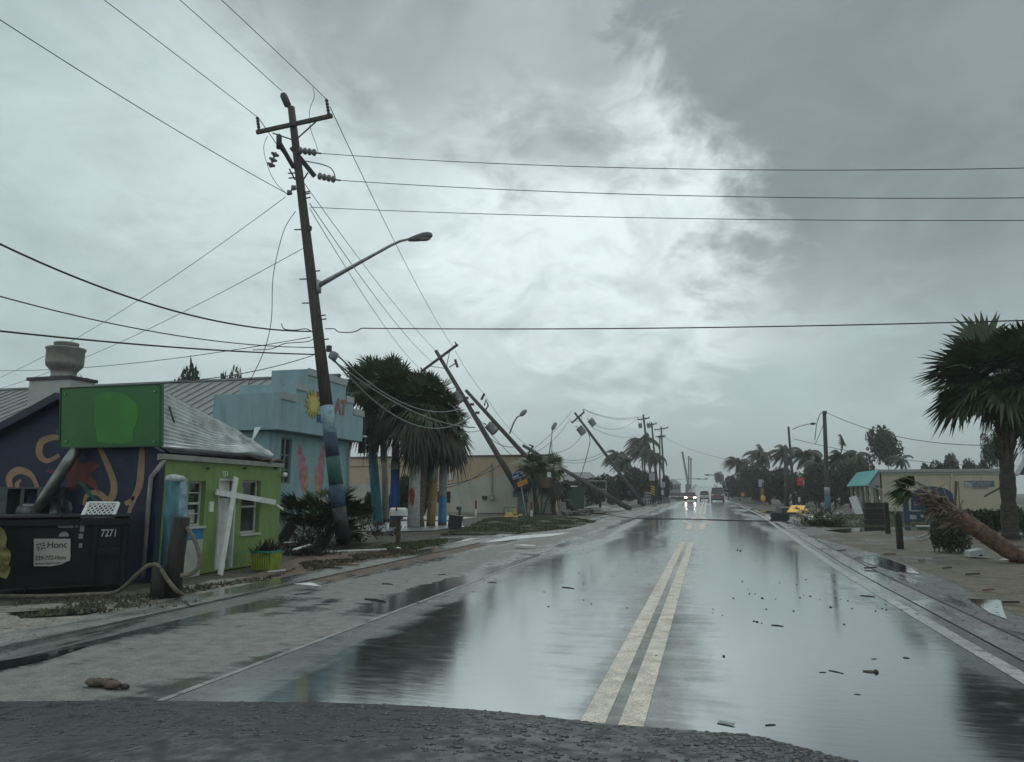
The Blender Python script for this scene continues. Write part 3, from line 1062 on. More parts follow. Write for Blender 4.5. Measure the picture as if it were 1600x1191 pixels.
MB().mm((XF + .003, a.y, b.z), (XF + .04, b.y, a.z)).build('letter_slot', M_whitep, hs)
for px in (322, 380, 428):                      # eave lamps
    p = FX(px, 732)
    MB().ell((XF + .06, p.y, p.z), (.04, .04, .03), 8, 5).build('eave_lamp', M_dkmetal, hs, True)
MB().ell(FX(445, 742, .1), (.07, .07, .06), 10, 6).build('flood_lamp', M_whitep, hs, True)
# painted beach on the lower wall and painted sky above it


def patch(pts, off, nm, m, par, f=FX):
    mb = MB()
    P = [f(a, b, off) for a, b in pts]
    mb.face(P)
    mb.face([p + Vector((-.002, 0, 0)) for p in reversed(P)])
    return mb.build(nm, m, par)


M_sea = mat('mural_sea', (.02, .12, .32), .6, .3, 6, col2=(.03, .20, .38))
M_beach = mat('mural_beach', (.40, .40, .36), .7, .12, 5, dirt=(.25, .27, .25), dscale=3)
M_skym = mat('mural_sky', (.42, .50, .52), .6, .2, 4.5, col2=(.05, .20, .34))
patch([(282, 826), (319, 823), (317, 842), (281, 846)], .004, 'mural_sea', M_sea, hs)
patch([(281, 846), (299, 843), (317, 842), (312, 899), (280, 906)], .004, 'mural_beach', M_beach, hs)
patch([(258, 746), (293, 748), (292, 824), (258, 824)], .004, 'mural_sky', M_skym, hs)
# gable
gw = MB()
GP = [DY(x, y, yA) for x, y in ((-40, 698), (0, 676), (52, 649), (95, 625))]
gl = [(p.x, p.z) for p in GP] + [(-12.6, 3.72), (-11.6, 3.1), (XF - .002, 2.52), (XF - .002, 0.0), (GP[0].x, 0.0)]
gw.prism(gl, (0, yA - .165, 0), (1, 0, 0), (0, 0, 1), (0, .16, 0))
gw.build('gable_wall', M_navy, hs)
mb = MB()
P = [DY(x, y, yA - .24) for x, y in ((-40, 694), (0, 672), (52, 645), (97, 620))]
for p, q_ in zip(P, P[1:]):
    mb.bar(p, q_, .30, .16)
mb.build('barge_board', mat('barge_board', (.020, .024, .055), .6, .3), hs)
rf = MB()
rf.face([(XF + .1, yA, EAVE + .08), (XF + .1, yB + .1, EAVE + .08), (-12.6, yB + .1, 2.95), (-12.6, yA, 3.65)])
rf.face([(-12.6, yA, 3.65), (-12.6, yB + .1, 2.95), (-16.8, yB + .1, 2.3), (GP[0].x, yA, GP[0].z)])
rf.build('roof_deck', M_felt, hs)
mb = MB()                                      # torn tin sheets, ridged along the street
A0, A1 = DY(252, 699, yA - .1), FX(428, 711, .25)
B0, B1 = DY(251, 607, yA - .1) + Vector((-.1, .1, 0)), DX(392, 684, XF - .75)
NU, NV = 26, 66
grid = []
for j in range(NV + 1):
    t = j / NV
    row = []
    for i in range(NU + 1):
        s = i / NU
        sag = .10 * math.sin(s * 3.1) * math.sin(t * 3.1)
        p = A0.lerp(A1, s).lerp(B0.lerp(B1, s ** .8), t)
        rid = .022 * math.sin(t * 2 * math.pi * 13)
        wob_ = mnoise.noise(p * 1.3) * .07 * s
        p = p + Vector((rid * .8 + wob_, 0, rid * .6 - sag * .6 + wob_))
        row.append(p)
    grid.append(row)
for j in range(NV):
    for i in range(NU):
        mb.face([grid[j][i], grid[j][i + 1], grid[j + 1][i + 1], grid[j + 1][i]])
tin = mb.build('tin_roof', M_tin, hs, False)
mb = MB()
for pts in ([(376, 690), (392, 693), (398, 668), (408, 667), (400, 682), (391, 690)], [(392, 700), (428, 711), (421, 704), (402, 697)]):
    P = [DX(a, b, XF - .2 - .4 * k / len(pts)) for k, (a, b) in enumerate(pts)]
    mb.face(P)
    mb.face([p + Vector((-.02, .02, -.01)) for p in reversed(P)])
mb.build('curled_sheet', M_tin, hs)['label'] = 'torn curled sheet'
for a, b in (((262, 628), (272, 660)),):
    mb = MB()
    mb.tube([DX(a[0], a[1], XF - .35), DX(b[0], b[1], XF + .05)], .02, 5)
    mb.build('tear', M_felt, hs)
mb = MB()
a, b = FX(255, 717, .12), FX(443, 738, .12)
prof = [(0, 0), (.13, .02), (.15, .12), (.13, .12), (.12, .05), (.02, .03), (.02, .12), (0, .12)]
i0 = len(mb.v)
mb.prism([(x, z) for x, z in prof], (XF - .02, a.y, 2.34), (1, 0, 0), (0, 0, 1), (0, b.y - a.y, -.03))
mb.build('gutter', M_guttr, hs)
mb = MB()
mb.tube([(XF + .05, yA - .10, 2.36), (XF + .06, yA - .2, 2.24), (XF - .12, yA - .23, 2.0), (XF - .14, yA - .22, 1.6), (XF - .15, yA - .22, 0.1)], .045, 8)
mb.build('downpipe', mat('downpipe', (.27, .25, .24), .5, .3, 3, dirt=(.12, .06, .05)), hs, True)
for j in range(3):
    MB().box(FX(395 + 14 * j, 719 + 2 * j, .05) + Vector((0, 0, .05)), (.22, .5, .03), Matrix.Rotation(.2 * j - .15, 3, 'X')).build('loose_batten', mat('batten', (.12, .10, .085), .8, .4), hs)
MB().bar(FX(258, 708, -.1), FX(436, 724, -.1), .2, .14).build('fascia', mat('fascia', (.05, .05, .05), .8, .4, 5), hs)


def stroke(pts, w, nm, m, par, Yp, sub=6):     # a painted ribbon on the gable
    P = [Vector((a, b, 0)) for a, b in pts]
    out = []
    for i in range(len(P) - 1):
        p0, p1, p2_, p3_ = P[max(i - 1, 0)], P[i], P[i + 1], P[min(i + 2, len(P) - 1)]
        for k in range(sub):
            t = k / sub
            out.append(.5 * ((2 * p1) + (p2_ - p0) * t + (2 * p0 - 5 * p1 + 4 * p2_ - p3_) * t * t + (3 * p1 - p0 - 3 * p2_ + p3_) * t ** 3))
    out.append(P[-1])
    L, Rr = [], []
    for i, p in enumerate(out):
        dd = (out[min(i + 1, len(out) - 1)] - out[max(i - 1, 0)]).normalized()
        nn = Vector((-dd.y, dd.x, 0))
        ww = w * (.55 + .45 * math.sin(math.pi * min(1, (i + 1.5) / len(out) * 1.1)))
        L.append(p + nn * ww / 2)
        Rr.append(p - nn * ww / 2)
    mb = MB()
    for i in range(len(out) - 1):
        mb.face([DY(q.x, q.y, Yp) for q in (L[i], L[i + 1], Rr[i + 1], Rr[i])])
    return mb.build(nm, m, par)


yM = yA - .171
for pts, w in (([(95, 684), (81, 684), (66, 690), (61, 703), (65, 716), (76, 720), (93, 711)], 11),
               ([(18, 768), (14, 748), (24, 737), (36, 736), (50, 744), (59, 764)], 12),
               ([(155, 699), (166, 722), (177, 752), (177, 772), (168, 781), (152, 770), (136, 774), (131, 790)], 11),
               ([(222, 700), (221, 722), (218, 757), (209, 780), (198, 812)], 11),
               ([(195, 787), (203, 784), (211, 776)], 8), ([(30, 764), (26, 757), (33, 750)], 7)):
    stroke(pts, w, 'mural_scroll', M_tan, hs, yM)
mb = MB()
for pts in ([(70, 737), (88, 733), (104, 734), (118, 704), (126, 726), (142, 720), (157, 727), (140, 741), (149, 752), (156, 771), (137, 757), (126, 753), (110, 768), (103, 760), (107, 746), (88, 742)],):
    mb.face([DY(a, b, yM) for a, b in pts])
mb.build('mural_flower', M_redp, hs)
stroke([(122, 752), (133, 762), (142, 774), (152, 784)], 7, 'mural_stem', mat('mural_green', (.02, .11, .06), .6), hs, yM - .002)

# green board on the gable
sg = thing('sign_board', 'blank dark green board with a lighter round patch on the gable', 'sign', DY(170, 697, yA - .3))
ys_ = yA - .42
P = [DY(a, b, ys_) for a, b in ((95, 607), (251, 600), (250, 697), (93, 700))]
mb = MB()
mb.prism([(p.x, p.z) for p in P], (0, ys_, 0), (1, 0, 0), (0, 0, 1), (0, .10, 0))
mb.build('panel', mat('sign_green', (.008, .105, .012), .35, .35, 1.2, col2=(.014, .14, .022), dirt=(.06, .15, .06), dscale=.9, dlo=.62, dhi=.9), sg)
mb = MB()
pts = [(149, 618), (165, 613), (186, 613), (203, 620), (214, 632), (217, 648), (213, 662), (207, 674), (209, 690), (190, 693), (170, 692), (152, 690), (150, 672), (147, 655), (148, 640)]
mb.face([DY(a, b, ys_ - .004) for a, b in pts])
mb.build('faded_patch', mat('sign_patch', (.028, .19, .014), .4, .15, 1.5), sg)
mb = MB()
e = [DY(a, b, ys_ - .004) for a, b in ((95, 607), (251, 600), (250, 697), (93, 700))]
for p, q_ in zip(e, e[1:] + e[:1]):
    mb.bar(p, q_, .03, .025)
mb.build('edge_trim', mat('sign_trim', (.012, .05, .018), .5), sg)
mb = MB()
for px, py in ((242, 612), (104, 690), (241, 690), (102, 616)):
    mb2 = MB().lathe([(.02, 0), (.02, .02)], DY(px, py, ys_ - .005), (0, -1, 0), 8)
    mb2.build('screw', M_metal, sg)
MB().mm((-12.9, yA - .32, 2.9), (-12.8, yA - .17, 3.0)).build('bracket', M_dkmetal, sg)
MB().mm((-11.4, yA - .32, 2.9), (-11.3, yA - .17, 3.0)).build('bracket', M_dkmetal, sg)

# leaning metal duct
dt = MB().tube([DY(119, 702, yA - .35), DY(106, 722, yA - .45), DY(74, 772, yA - .55), DY(50, 812, yA - .6)], .115, 16)
dt.v and solo(dt, 'duct', mat('duct_metal', (.20, .21, .20), .28, .3, 4, metal=.8), 'shiny grey metal duct slanting down from the green board', 'duct', smooth=True)

# ------------------------------------------------ roof fan on a white curb
fy = 17.0
fan = thing('exhaust_fan', 'mushroom shaped grey exhaust fan on a white roof curb', 'roof fan', DY(100, 650, fy))
wpx = (DY(101, 590, fy) - DY(100, 590, fy)).length
c0 = DY(99, 593, fy)
zt = lambda py: DY(99, py, fy).z
mb = MB()
mb.mm((DY(66, 600, fy).x, fy - .42, 2.3), (DY(129, 600, fy).x, fy + .45, zt(597)))
mb.build('curb', mat('curb_white', (.42, .43, .41), .6, .1, 3, dirt=(.27, .26, .24)), fan)
MB().mm((DY(63, 600, fy).x, fy - .47, zt(597)), (DY(131, 600, fy).x, fy + .5, zt(592))).build('curb_cap', M_dkmetal, fan)
M_fan = mat('fan_metal', (.27, .265, .245), .42, .2, 3, metal=.3, dirt=(.15, .135, .12), dscale=3)
mb = MB()
cx_, cy_ = c0.x, fy
mb.lathe([(.36, zt(592)), (.33, zt(588)), (.33, zt(582)), (.38, zt(578)), (.47, zt(573)), (.49, zt(568)), (.49, zt(549)), (.52, zt(547)), (.52, zt(545)), (.30, zt(544))], (cx_, cy_, 0), (0, 0, 1), 28)
mb.build('housing', M_fan, fan, True)
mb = MB()
mb.lathe([(.31, zt(546)), (.315, zt(539)), (.33, zt(538)), (.32, zt(536.5)), (.05, zt(536))], (cx_, cy_, 0), (0, 0, 1), 24)
mb.build('cap', M_fan, fan, True)

# ------------------------------------------------ long building with standing seam roof
M_seam = mat('seam_roof', (.24, .25, .25), .42, .12, 1.5, metal=.4, dirt=(.15, .15, .145), dscale=.6)
lb = thing('long_building', 'long building with a grey standing seam metal roof', 'building', (-28, 30, 0))
ya, yb_ = 27.0, 32.5
za, zb = DY(200, 664, ya).z, DY(200, 601, yb_).z
xa, xb = -44, -17.2
mb = MB()
mb.face([(xa, ya, za), (xb, ya, za), (xb, yb_, zb), (xa, yb_, zb)])
mb.face([(xa, yb_, zb), (xb, yb_, zb), (xb, yb_ + .9, zb - .9), (xa, yb_ + .9, zb - .9)])
x = xa
dd = Vector((0, yb_ - ya, zb - za)).normalized()
while x < xb:
    mb.bar((x, ya, za + .02), (x, yb_, zb + .02), .04, .06)
    x += .62
mb.build('roof', M_seam, lb)
MB().mm((xa, yb_ - .12, zb - .02), (xb, yb_ + .12, zb + .07)).build('ridge_cap', M_seam, lb)
MB().mm((xa, ya - .08, za - .25), (xb, ya - .01, za - .01)).build('fascia', mat('pale_trim', (.35, .36, .34), .6, .1), lb)
MB().mm((xa + .3, ya + .5, 0), (xb - .6, yb_ + .6, za - .02)).build('wall', mat('dull_wall', (.18, .17, .15), .7, .15), lb)
mb = MB()
mb.tube([DY(324, 628, 29.5), DY(324, 655, 29.5)], .06, 8)
mb.build('vent_pipe', M_dkmetal, lb, True)

# ------------------------------------------------ pale blue shop with the stepped front
M_blue = mat('pale_blue', (.265, .40, .435), .65, .08, 2, bump=.2, bscale=22, stretch=(1.6, 1.6, .45), dirt=(.175, .255, .28), dscale=1.1, dlo=.48, dhi=.75)
M_blued = mat('aqua_top', (.15, .31, .34), .7, .1, 2)
M_trim = mat('pale_cap', (.36, .38, .37), .6, .12, 3)
XS = -13.9


def SX(px, py, o=0.0):
    return DX(px, py, XS + o)


shop = thing('surf_shop', 'pale blue shop with a stepped parapet and pink wings mural', 'shop building', (-15, 26, 0))
yl, yr = SX(437, 640).y, SX(567, 660).y
zb_ = SX(437, 671).z
zA = SX(438, 613).z
zB = SX(464, 607).z
zC = SX(483, 577).z
yb1, yb2 = SX(463, 610).y, SX(552, 630).y
yc1, yc2 = SX(481, 590).y, SX(541, 600).y
mb = MB()
mb.mm((XS - 2.6, yl, zb_), (XS, yr, zA))
mb.build('parapet', M_blue, shop)
MB().mm((XS - 2.3, yb1, zA), (XS - .003, yb2, zB + .18)).build('parapet_step', M_blue, shop)
MB().mm((XS - 1.5, yc1, zB + .18), (XS - .006, yc2, zC)).build('parapet_step', M_blue, shop)
mb = MB()
h_ = .22
mb.mm((XS - .02, yl + .003, zA - h_), (XS + .05, yb1, zA + .03))
mb.mm((XS - .02, yb2, zA - h_), (XS + .05, yr + .04, zA + .03))
mb.mm((XS - .02, yb1, zB + .18 - h_), (XS + .05, yc1, zB + .21))
mb.mm((XS - .02, yc2, zB + .18 - h_), (XS + .05, yb2, zB + .21))
mb.mm((XS - .02, yc1, zC - h_), (XS + .05, yc2, zC + .03))
mb.mm((XS - 1.5, yc2 + .001, zB + .2), (XS - .3, yc2 + .05, zC))
mb.build('coping', M_trim, shop)
XW = XS - .55
yw0 = DX(421, 700, XW).y
yw1 = DX(545, 720, XW).y
wz = []
for x0, y0, x1, y1 in ((438, 684, 455, 756),):
    a, b = DX(x0, 720, XW), DX(x1, 720, XW)
    wz.append((a.y - yw0, DX(446, y1, XW).z, b.y - yw0, DX(446, y0, XW).z))
mb = MB()
wallgrid(mb, (XW, yw0, 0), (0, 1, 0), (0, 0, 1), yw1 - yw0, zb_, wz, (-.2, 0, 0))
mb.mm((XW - 6, yw0, 0), (XW - .2, yw0 + .2, zb_))
mb.mm((XW - 6, yw1 - .2, 0), (XW - .2, yw1, zb_))
mb.build('wall', M_blue, shop)
MB().mm((XW - .002, yw0 - .02, 0), (XW + .03, yw1 + .02, .95)).build('plinth', mat('plinth', (.33, .36, .35), .7, .15, 3, dirt=(.2, .2, .18)), shop)
u0, v0, u1, v1 = wz[0]
f = MB()
for a, b in (((u0, v0), (u1, v0 + .06)), ((u0, v1 - .06), (u1, v1)), ((u0, v0 + .06), (u0 + .06, v1 - .06)), ((u1 - .06, v0 + .06), (u1, v1 - .06)), (((u0 + u1) / 2 - .03, v0 + .06), ((u0 + u1) / 2 + .03, v1 - .06))):
    f.mm((XW - .14, yw0 + a[0], a[1]), (XW - .07, yw0 + b[0], b[1]))
for k in (.3, .62):
    z = v0 + (v1 - v0) * k
    f.mm((XW - .135, yw0 + u0 + .06, z - .03), (XW - .08, yw0 + u1 - .06, z + .03))
fo = f.build('window', mat('shop_frame', (.14, .17, .18), .5, .2), shop)
MB().mm((XW - .125, yw0 + u0, v0), (XW - .12, yw0 + u1, v1)).build('pane', M_glass, fo)
mb = MB()
mb.tube([DX(549, 693, XW + .1), DX(546, 706, XW + .1), DX(543, 830, XW + .1)], .05, 8)
mb.build('downpipe', M_trim, shop, True)
M_pink = mat('mural_pink', (.40, .19, .22), .65, .25, 5)
M_orng = mat('mural_orange', (.46, .25, .15), .65, .25, 5)
for s in (-1, 1):
    def wg(a, b, c=485.5):
        return (c + s * (c - a) * (1 if s < 0 else 1) * -1 * -1, b) if s > 0 else (a, b)
    pk = [(467, 692), (471, 700), (474, 705), (474, 711), (477, 716), (476, 724), (479, 731), (477, 740), (478, 750), (474, 766), (472, 770), (469, 752), (467, 748), (468, 738), (466, 730), (467, 716), (465, 708)]
    og = [(480, 724), (482, 734), (481, 742), (483, 750), (481, 758), (482, 764), (477, 771), (473, 770), (476, 758), (478, 742)]
    for q_, m, nm in ((pk, M_pink, 'wing_mural'), (og, M_orng, 'wing_feathers')):
        mb = MB()
        P = [DX(*((a, b + (a - 467) * 0) if s < 0 else (2 * 487 - a, b)), XW + .004 + (.003 if m is M_orng else 0)) for a, b in q_]
        mb.face(P)
        mb.build(nm, m, shop)
cs = SX(489, 632, .012)
mb = MB()
star = []
for k in range(28):
    r_ = .56 if k % 2 else .37
    t = 2 * math.pi * k / 28
    star.append((r_ * math.cos(t), r_ * math.sin(t)))
mb.prism(star, cs, (0, 1, 0), (0, 0, 1), (.02, 0, 0))
mb.build('sun_emblem', mat('sun_yellow', (.42, .36, .06), .6, .3, 3), shop)
MB().prism([(.30 * math.cos(t * .3142), .30 * math.sin(t * .3142)) for t in range(20)], cs + Vector((.022, 0, 0)), (0, 1, 0), (0, 0, 1), (.01, 0, 0)).build('sun_disc', mat('sun_pale', (.55, .50, .16), .6, .15), shop)
M_sred = mat('sign_red', (.25, .035, .035), .55, .2)
M_sredl = mat('sign_red_pale', (.30, .13, .12), .6, .2)
M_sblu = mat('sign_blue', (.03, .09, .27), .55, .2)
a = SX(494.5, 638)
text('K', .86, (XS + .012, a.y, a.z), (0, 1, 0), (0, 0, 1), M_sred, shop, 'sign_lettering', .01, bold=.05)
a = SX(523, 645)
text('AT', .80, (XS + .012, a.y, a.z), (0, 1, 0), (0, 0, 1), M_sredl, shop, 'sign_lettering', .01, xs=.9, bold=.05)
a = SX(494.5, 659)
text('SU', .42, (XS + .012, a.y, a.z), (0, 1, 0), (0, 0, 1), M_sblu, shop, 'sign_lettering', .01, bold=.04)
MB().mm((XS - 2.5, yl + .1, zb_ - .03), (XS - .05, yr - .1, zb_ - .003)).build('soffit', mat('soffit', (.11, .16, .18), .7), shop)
spk = thing('loudspeaker', 'black loudspeaker hanging from the right end of the blue parapet', 'loudspeaker', DX(566, 705, XS))
MB().mm(DX(560, 684, XS - .25), DX(569, 708, XS + .05) + Vector((0, .15, 0))).build('cabinet', M_black, spk)
for o in (-.02, .10):
    p = DX(566, 684, XS - .1)
    MB().tube([p + Vector((o, 0, 0)), DX(567, 648, XS - .1) + Vector((o, 0, 0))], .012, 5).build('hanging_wire', M_dkmetal, spk)
MB().box(DX(566, 682, XS - .1), (.3, .3, .06)).build('bracket', M_whitep, spk)

# ------------------------------------------------ dumpster and what stands round it
Cd = G(195, 921)                                # front right corner; it stands askew, its long side turned to the road
ud = (G(195, 921) - G(20, 930)).normalized()
dd_ = Vector((-ud.y, ud.x, 0))


def PF(px, py, o=0.0):                          # point on the dumpster's front plane, o metres in front of it
    r = ray(px, py)
    c = Cd - dd_ * o
    t = (c - EYE).dot(dd_) / r.dot(dd_)
    return EYE + r * t


dm = thing('dumpster', 'black dumpster with a torn white sign and number 7271', 'dumpster', Cd - ud * 1.0 + dd_ * .6)
Ld = 2.12
zl = PF(110, 809).z
Od = Cd - ud * Ld
Rd = Matrix((ud, dd_, Vector((0, 0, 1)))).transposed()
M_dump = mat('dumpster_black', (.007, .008, .009), .6, .45, 2.5, spec=.3, dirt=(.022, .02, .018), dscale=3, dlo=.55, dhi=.85)
mb = MB()
mb.prism([(0, .10), (1.15, .10), (1.25, zl - .1), (1.1, zl), (0, zl - .02), (-.02, zl - .1)], Od, dd_, (0, 0, 1), ud * Ld)
mb.build('body', M_dump, dm)
dbox = lambda u0, u1, o0, o1, z0, z1: MB().box(Od + ud * ((u0 + u1) / 2) - dd_ * ((o0 + o1) / 2) + Vector((0, 0, (z0 + z1) / 2)), (u1 - u0, abs(o1 - o0), z1 - z0), Rd)
uu = lambda px: (PF(px, 870) - Od).dot(ud)
for px in (146, 193):
    dbox(uu(px) - .035, uu(px) + .035, .022, .07, .12, zl - .15).build('side_rib', M_dump, dm)
dbox(-.02, Ld + .03, .0215, .09, zl - .13, zl - .03).build('top_rail', M_dump, dm)
dbox(uu(151), uu(187), .0215, .06, PF(150, 868).z, PF(150, 855).z).build('fork_pocket', M_dump, dm)
for k in range(2):
    dbox(Ld * k / 2 + .01, Ld * (k + 1) / 2 - .01, -1.2, .06, zl + .01, zl + .045).build('lid', M_black, dm)
for px in (40, 178):
    mb = MB()
    mb.lathe([(.07, 0), (.07, .05)], Od + ud * uu(px) + dd_ * .15 + Vector((0, 0, .07)), ud, 10)
    mb.build('wheel', M_black, dm, True)
M_plate = mat('plate', (.40, .38, .355), .6, .15, 4, dirt=(.25, .23, .20))
M_ink = mat('ink', (.03, .026, .026), .6, .1)
P = [PF(a, b, .075) for a, b in ((53, 842), (110, 842), (110, 869), (109, 876), (101, 879), (96, 882), (80, 885), (52.5, 885))]
Op = P[0]
mb = MB()
mb.prism([((p - Op).dot(ud), p.z - Op.z) for p in P], Op, ud, (0, 0, 1), dd_ * .012)
pt = mb.build('name_plate', M_plate, dm)


def dtext(s, px, py, hpx, xs=1.0, par=pt, o=.0765, m=M_ink, nm='lettering'):
    text(s, hpx * (PF(100, 860).z - PF(100, 861).z) * 1.38, PF(px, py, o), ud, (0, 0, 1), m, par, nm, .002, xs=xs)


dtext('Honc', 72.8, 856.5, 10.2, .90)
dtext('239-772-Honc', 54.5, 875.5, 6.6, .80)
dtext('www.Honc.com', 55, 882.5, 3.8, .98)
mb = MB()                                        # emblem: a square with a whirl of four leaves
c = PF(64, 854, .078)
s = (PF(72, 854, .078) - c).dot(ud)
for k in range(4):
    a0 = k * math.pi / 2
    for d0, r0, r1_, wdt in ((.35, .18, .95, .20), (1.05, .5, 1.12, .2)):
        ca, sa = math.cos(a0 + d0), math.sin(a0 + d0)
        mb.face([c + ud * (s * (ca * q - sa * w)) + Vector((0, 0, s * (sa * q + ca * w))) for q, w in ((r0, 0), ((r0 + r1_) / 2, -wdt), (r1_, 0), ((r0 + r1_) / 2, wdt))])
mb.build('emblem', M_ink, pt)
dtext('7271', 157, 838.5, 12, .72, dm, .03, mat('number_white', (.42, .43, .42), .6), 'number')
M_stk = mat('sticker', (.22, .22, .215), .6, .3, 8)
for x0, y0, x1, y1 in ((87, 820.5, 111, 825), (113, 820.5, 119, 824), (121, 820, 128, 831), (120, 834, 127, 842), (122, 849, 127, 856)):
    dbox(uu(x0), uu(x1), .0215, .027, PF(x0, y1).z, PF(x0, y0).z).build('sticker', M_stk, dm)
mb = MB()
c = PF(99.5, 838.5, .027)
mb.face([c + ud * (.078 * math.cos(t * math.pi / 8)) + Vector((0, 0, .085 * math.sin(t * math.pi / 8))) for t in range(9)])
mb.build('sticker', M_stk, dm)

tr = thing('lattice_tray', 'white plastic lattice tray tilted on the dumpster lid', 'tray', PF(152, 807, -.1))
o, ux, uy = PF(128, 808, -.08), PF(177, 808, -.08), PF(138, 786.5, -.5)
ux = ux - o
uy = uy - o
nn = ux.cross(uy).normalized()
mb = MB()
for a, b in (((0, 0), (1, 0)), ((1, 0), (1, 1)), ((1, 1), (0, 1)), ((0, 1), (0, 0))):
    mb.bar(o + ux * a[0] + uy * a[1], o + ux * b[0] + uy * b[1], .05, .05, nn)
mb.build('rim', M_whitep, tr)
mb = MB()
for k in range(1, 13):
    for dgn in (1, -1):
        a = k / 6.5 - .5
        p = Vector((a, 0))
        q_ = Vector((a + dgn * .5, 1))
        def clip(p, q_):
            t0, t1 = 0, 1
            dx = q_.x - p.x
            for lim, sgn in ((0, 1), (1, -1)):
                f0, f1 = sgn * (p.x - lim), sgn * (q_.x - lim)
                if f0 < 0 and f1 < 0:
                    return None
                if f0 < 0:
                    t0 = max(t0, f0 / (f0 - f1))
                elif f1 < 0:
                    t1 = min(t1, f0 / (f0 - f1))
            return (p.lerp(q_, t0), p.lerp(q_, t1)) if t1 - t0 > .05 else None
        cl = clip(p, q_)
        if cl:
            mb.bar(o + ux * cl[0].x + uy * cl[0].y, o + ux * cl[1].x + uy * cl[1].y, .018, .02, nn)
mb.build('lattice', M_whitep, tr)

M_steel = mat('dull_steel', (.085, .092, .092), .38, .35, 3, metal=.5)
sm = thing('smoker', 'grey steel barbecue smoker between the dumpster and the mural', 'smoker', DY(50, 808, 12.3))
y0 = 12.30
MB().mm((DY(-20, 800, y0).x, y0 - .12, 0), (DY(17, 800, y0).x, y0 + .15, DY(0, 764, y0).z)).build('cabinet', M_steel, sm)
MB().mm((DY(-20, 800, y0).x, y0 - .13, DY(0, 764, y0).z), (DY(98, 800, y0).x, y0 + .16, DY(0, 761.5, y0).z)).build('shelf', M_steel, sm)
mb = MB()
mb.lathe([(.02, 0), (.18, .01), (.18, .55), (.02, .56)], DY(36, 800, y0 - .05), (1, 0, 0), 20)
mb.build('drum', M_steel, sm, True)
mb = MB()
mb.prism([(0, 0), (.28, 0), (.28, .22), (.22, .36), (.14, .40), (.06, .36), (0, .22)], (DY(86, 805, y0).x - .02, y0 - .12, DY(86, 812, y0).z), (1, 0, 0), (0, 0, 1), (0, .3, 0))
mb.build('hood', M_steel, sm, True)
MB().bar(DY(37, 789, y0 - .25), DY(66, 789, y0 - .25), .04, .035).build('handle', M_metal, sm)
for px in (36, 62, 96):
    MB().mm((DY(px, 800, y0).x, y0 - .1, 0), (DY(px + 6, 800, y0).x, y0 - .03, DY(0, 764, y0).z)).build('leg', M_steel, sm)

yd = 10.95
bag = MB()
random.seed(33)
bgrid = []
for a in range(15):
    row = []
    for b in range(13):
        p = DY(-48 + 64 * b / 12 * (1 - .12 * abs(a - 8) / 8), 826 + 78 * a / 14, 9.3)
        nzv = mnoise.noise(p * 5.0) * .14 + mnoise.noise(p * 13.0) * .06
        row.append(p + Vector((nzv * .2, -.06 * math.sin(math.pi * b / 12) + nzv * .35, nzv * .4)))
    bgrid.append(row)
for a in range(14):
    for b in range(12):
        bag.face([bgrid[a][b], bgrid[a + 1][b], bgrid[a + 1][b + 1], bgrid[a][b + 1]])
ob = [bgrid[0][b] for b in range(13)] + [bgrid[a][12] for a in range(1, 15)] + [bgrid[14][b] for b in range(11, -1, -1)] + [bgrid[a][0] for a in range(13, 0, -1)]
for p, q_ in zip(ob, ob[1:] + ob[:1]):
    bag.face([p, q_, q_ + Vector((-.42, .3, 0)), p + Vector((-.42, .3, 0))])
solo(bag, 'tarp', mat('yellow_tarp', (.115, .10, .022), .5, .5, 7, dirt=(.045, .04, .018), dscale=6), 'crumpled yellow tarp at the left edge beside the dumpster', 'tarp')

# mooring posts and rope
M_pile = mat('tarred_pile', (.026, .022, .019), .8, .4, 4, bump=.6, bscale=12, stretch=(5, 5, .6))
tp = thing('painted_post', 'teal painted post with a white gull cap by the house corner', 'post', G(262, 908))
bp = G(260, 910)
tpz = up_to(bp, 750)
MB().tube([bp, bp.lerp(tpz, .5) + Vector((.01, 0, 0)), tpz + Vector((-.01, 0, 0))], [.14, .135, .13], 14).build('shaft', mat('teal_post', (.050, .155, .185), .7, .3, 3, stretch=(4, 4, .6), dirt=(.025, .06, .075), dscale=4), tp, True)
mb = MB()
mb.ell(tpz + Vector((0, 0, .02)), (.19, .14, .09), 12, 7, wob=.15)
mb.ell(tpz + Vector((.17, -.02, .02)), (.12, .09, .06), 10, 6, wob=.15)
mb.build('cap', mat('gull_white', (.40, .43, .44), .7, .25, 9), tp, True)
pb = G(268, 932)
pi_ = up_to(pb, 808)
pil = thing('mooring_pile', 'tall dark tarred pile with rope tied round it', 'post', pb)
MB().tube([pb, pb.lerp(pi_, .5) + Vector((.03, 0, 0)), pi_ + Vector((.10, 0, 0))], [.15, .142, .135], 12).build('pile', M_pile, pil, True)
sb = G(246, 934)
stp = up_to(sb, 886)
MB().tube([sb, stp], [.11, .105], 10)
st = MB().tube([sb + Vector((0, 0, -.05)), sb.lerp(stp, .5), stp], [.13, .12, .115], 12)
solo(st, 'mooring_stump', M_pile, 'short dark stump under the hump of the rope', 'post', smooth=True)
M_rope = mat('rope', (.17, .145, .115), .85, .3, 12, bump=.9, bscale=60)


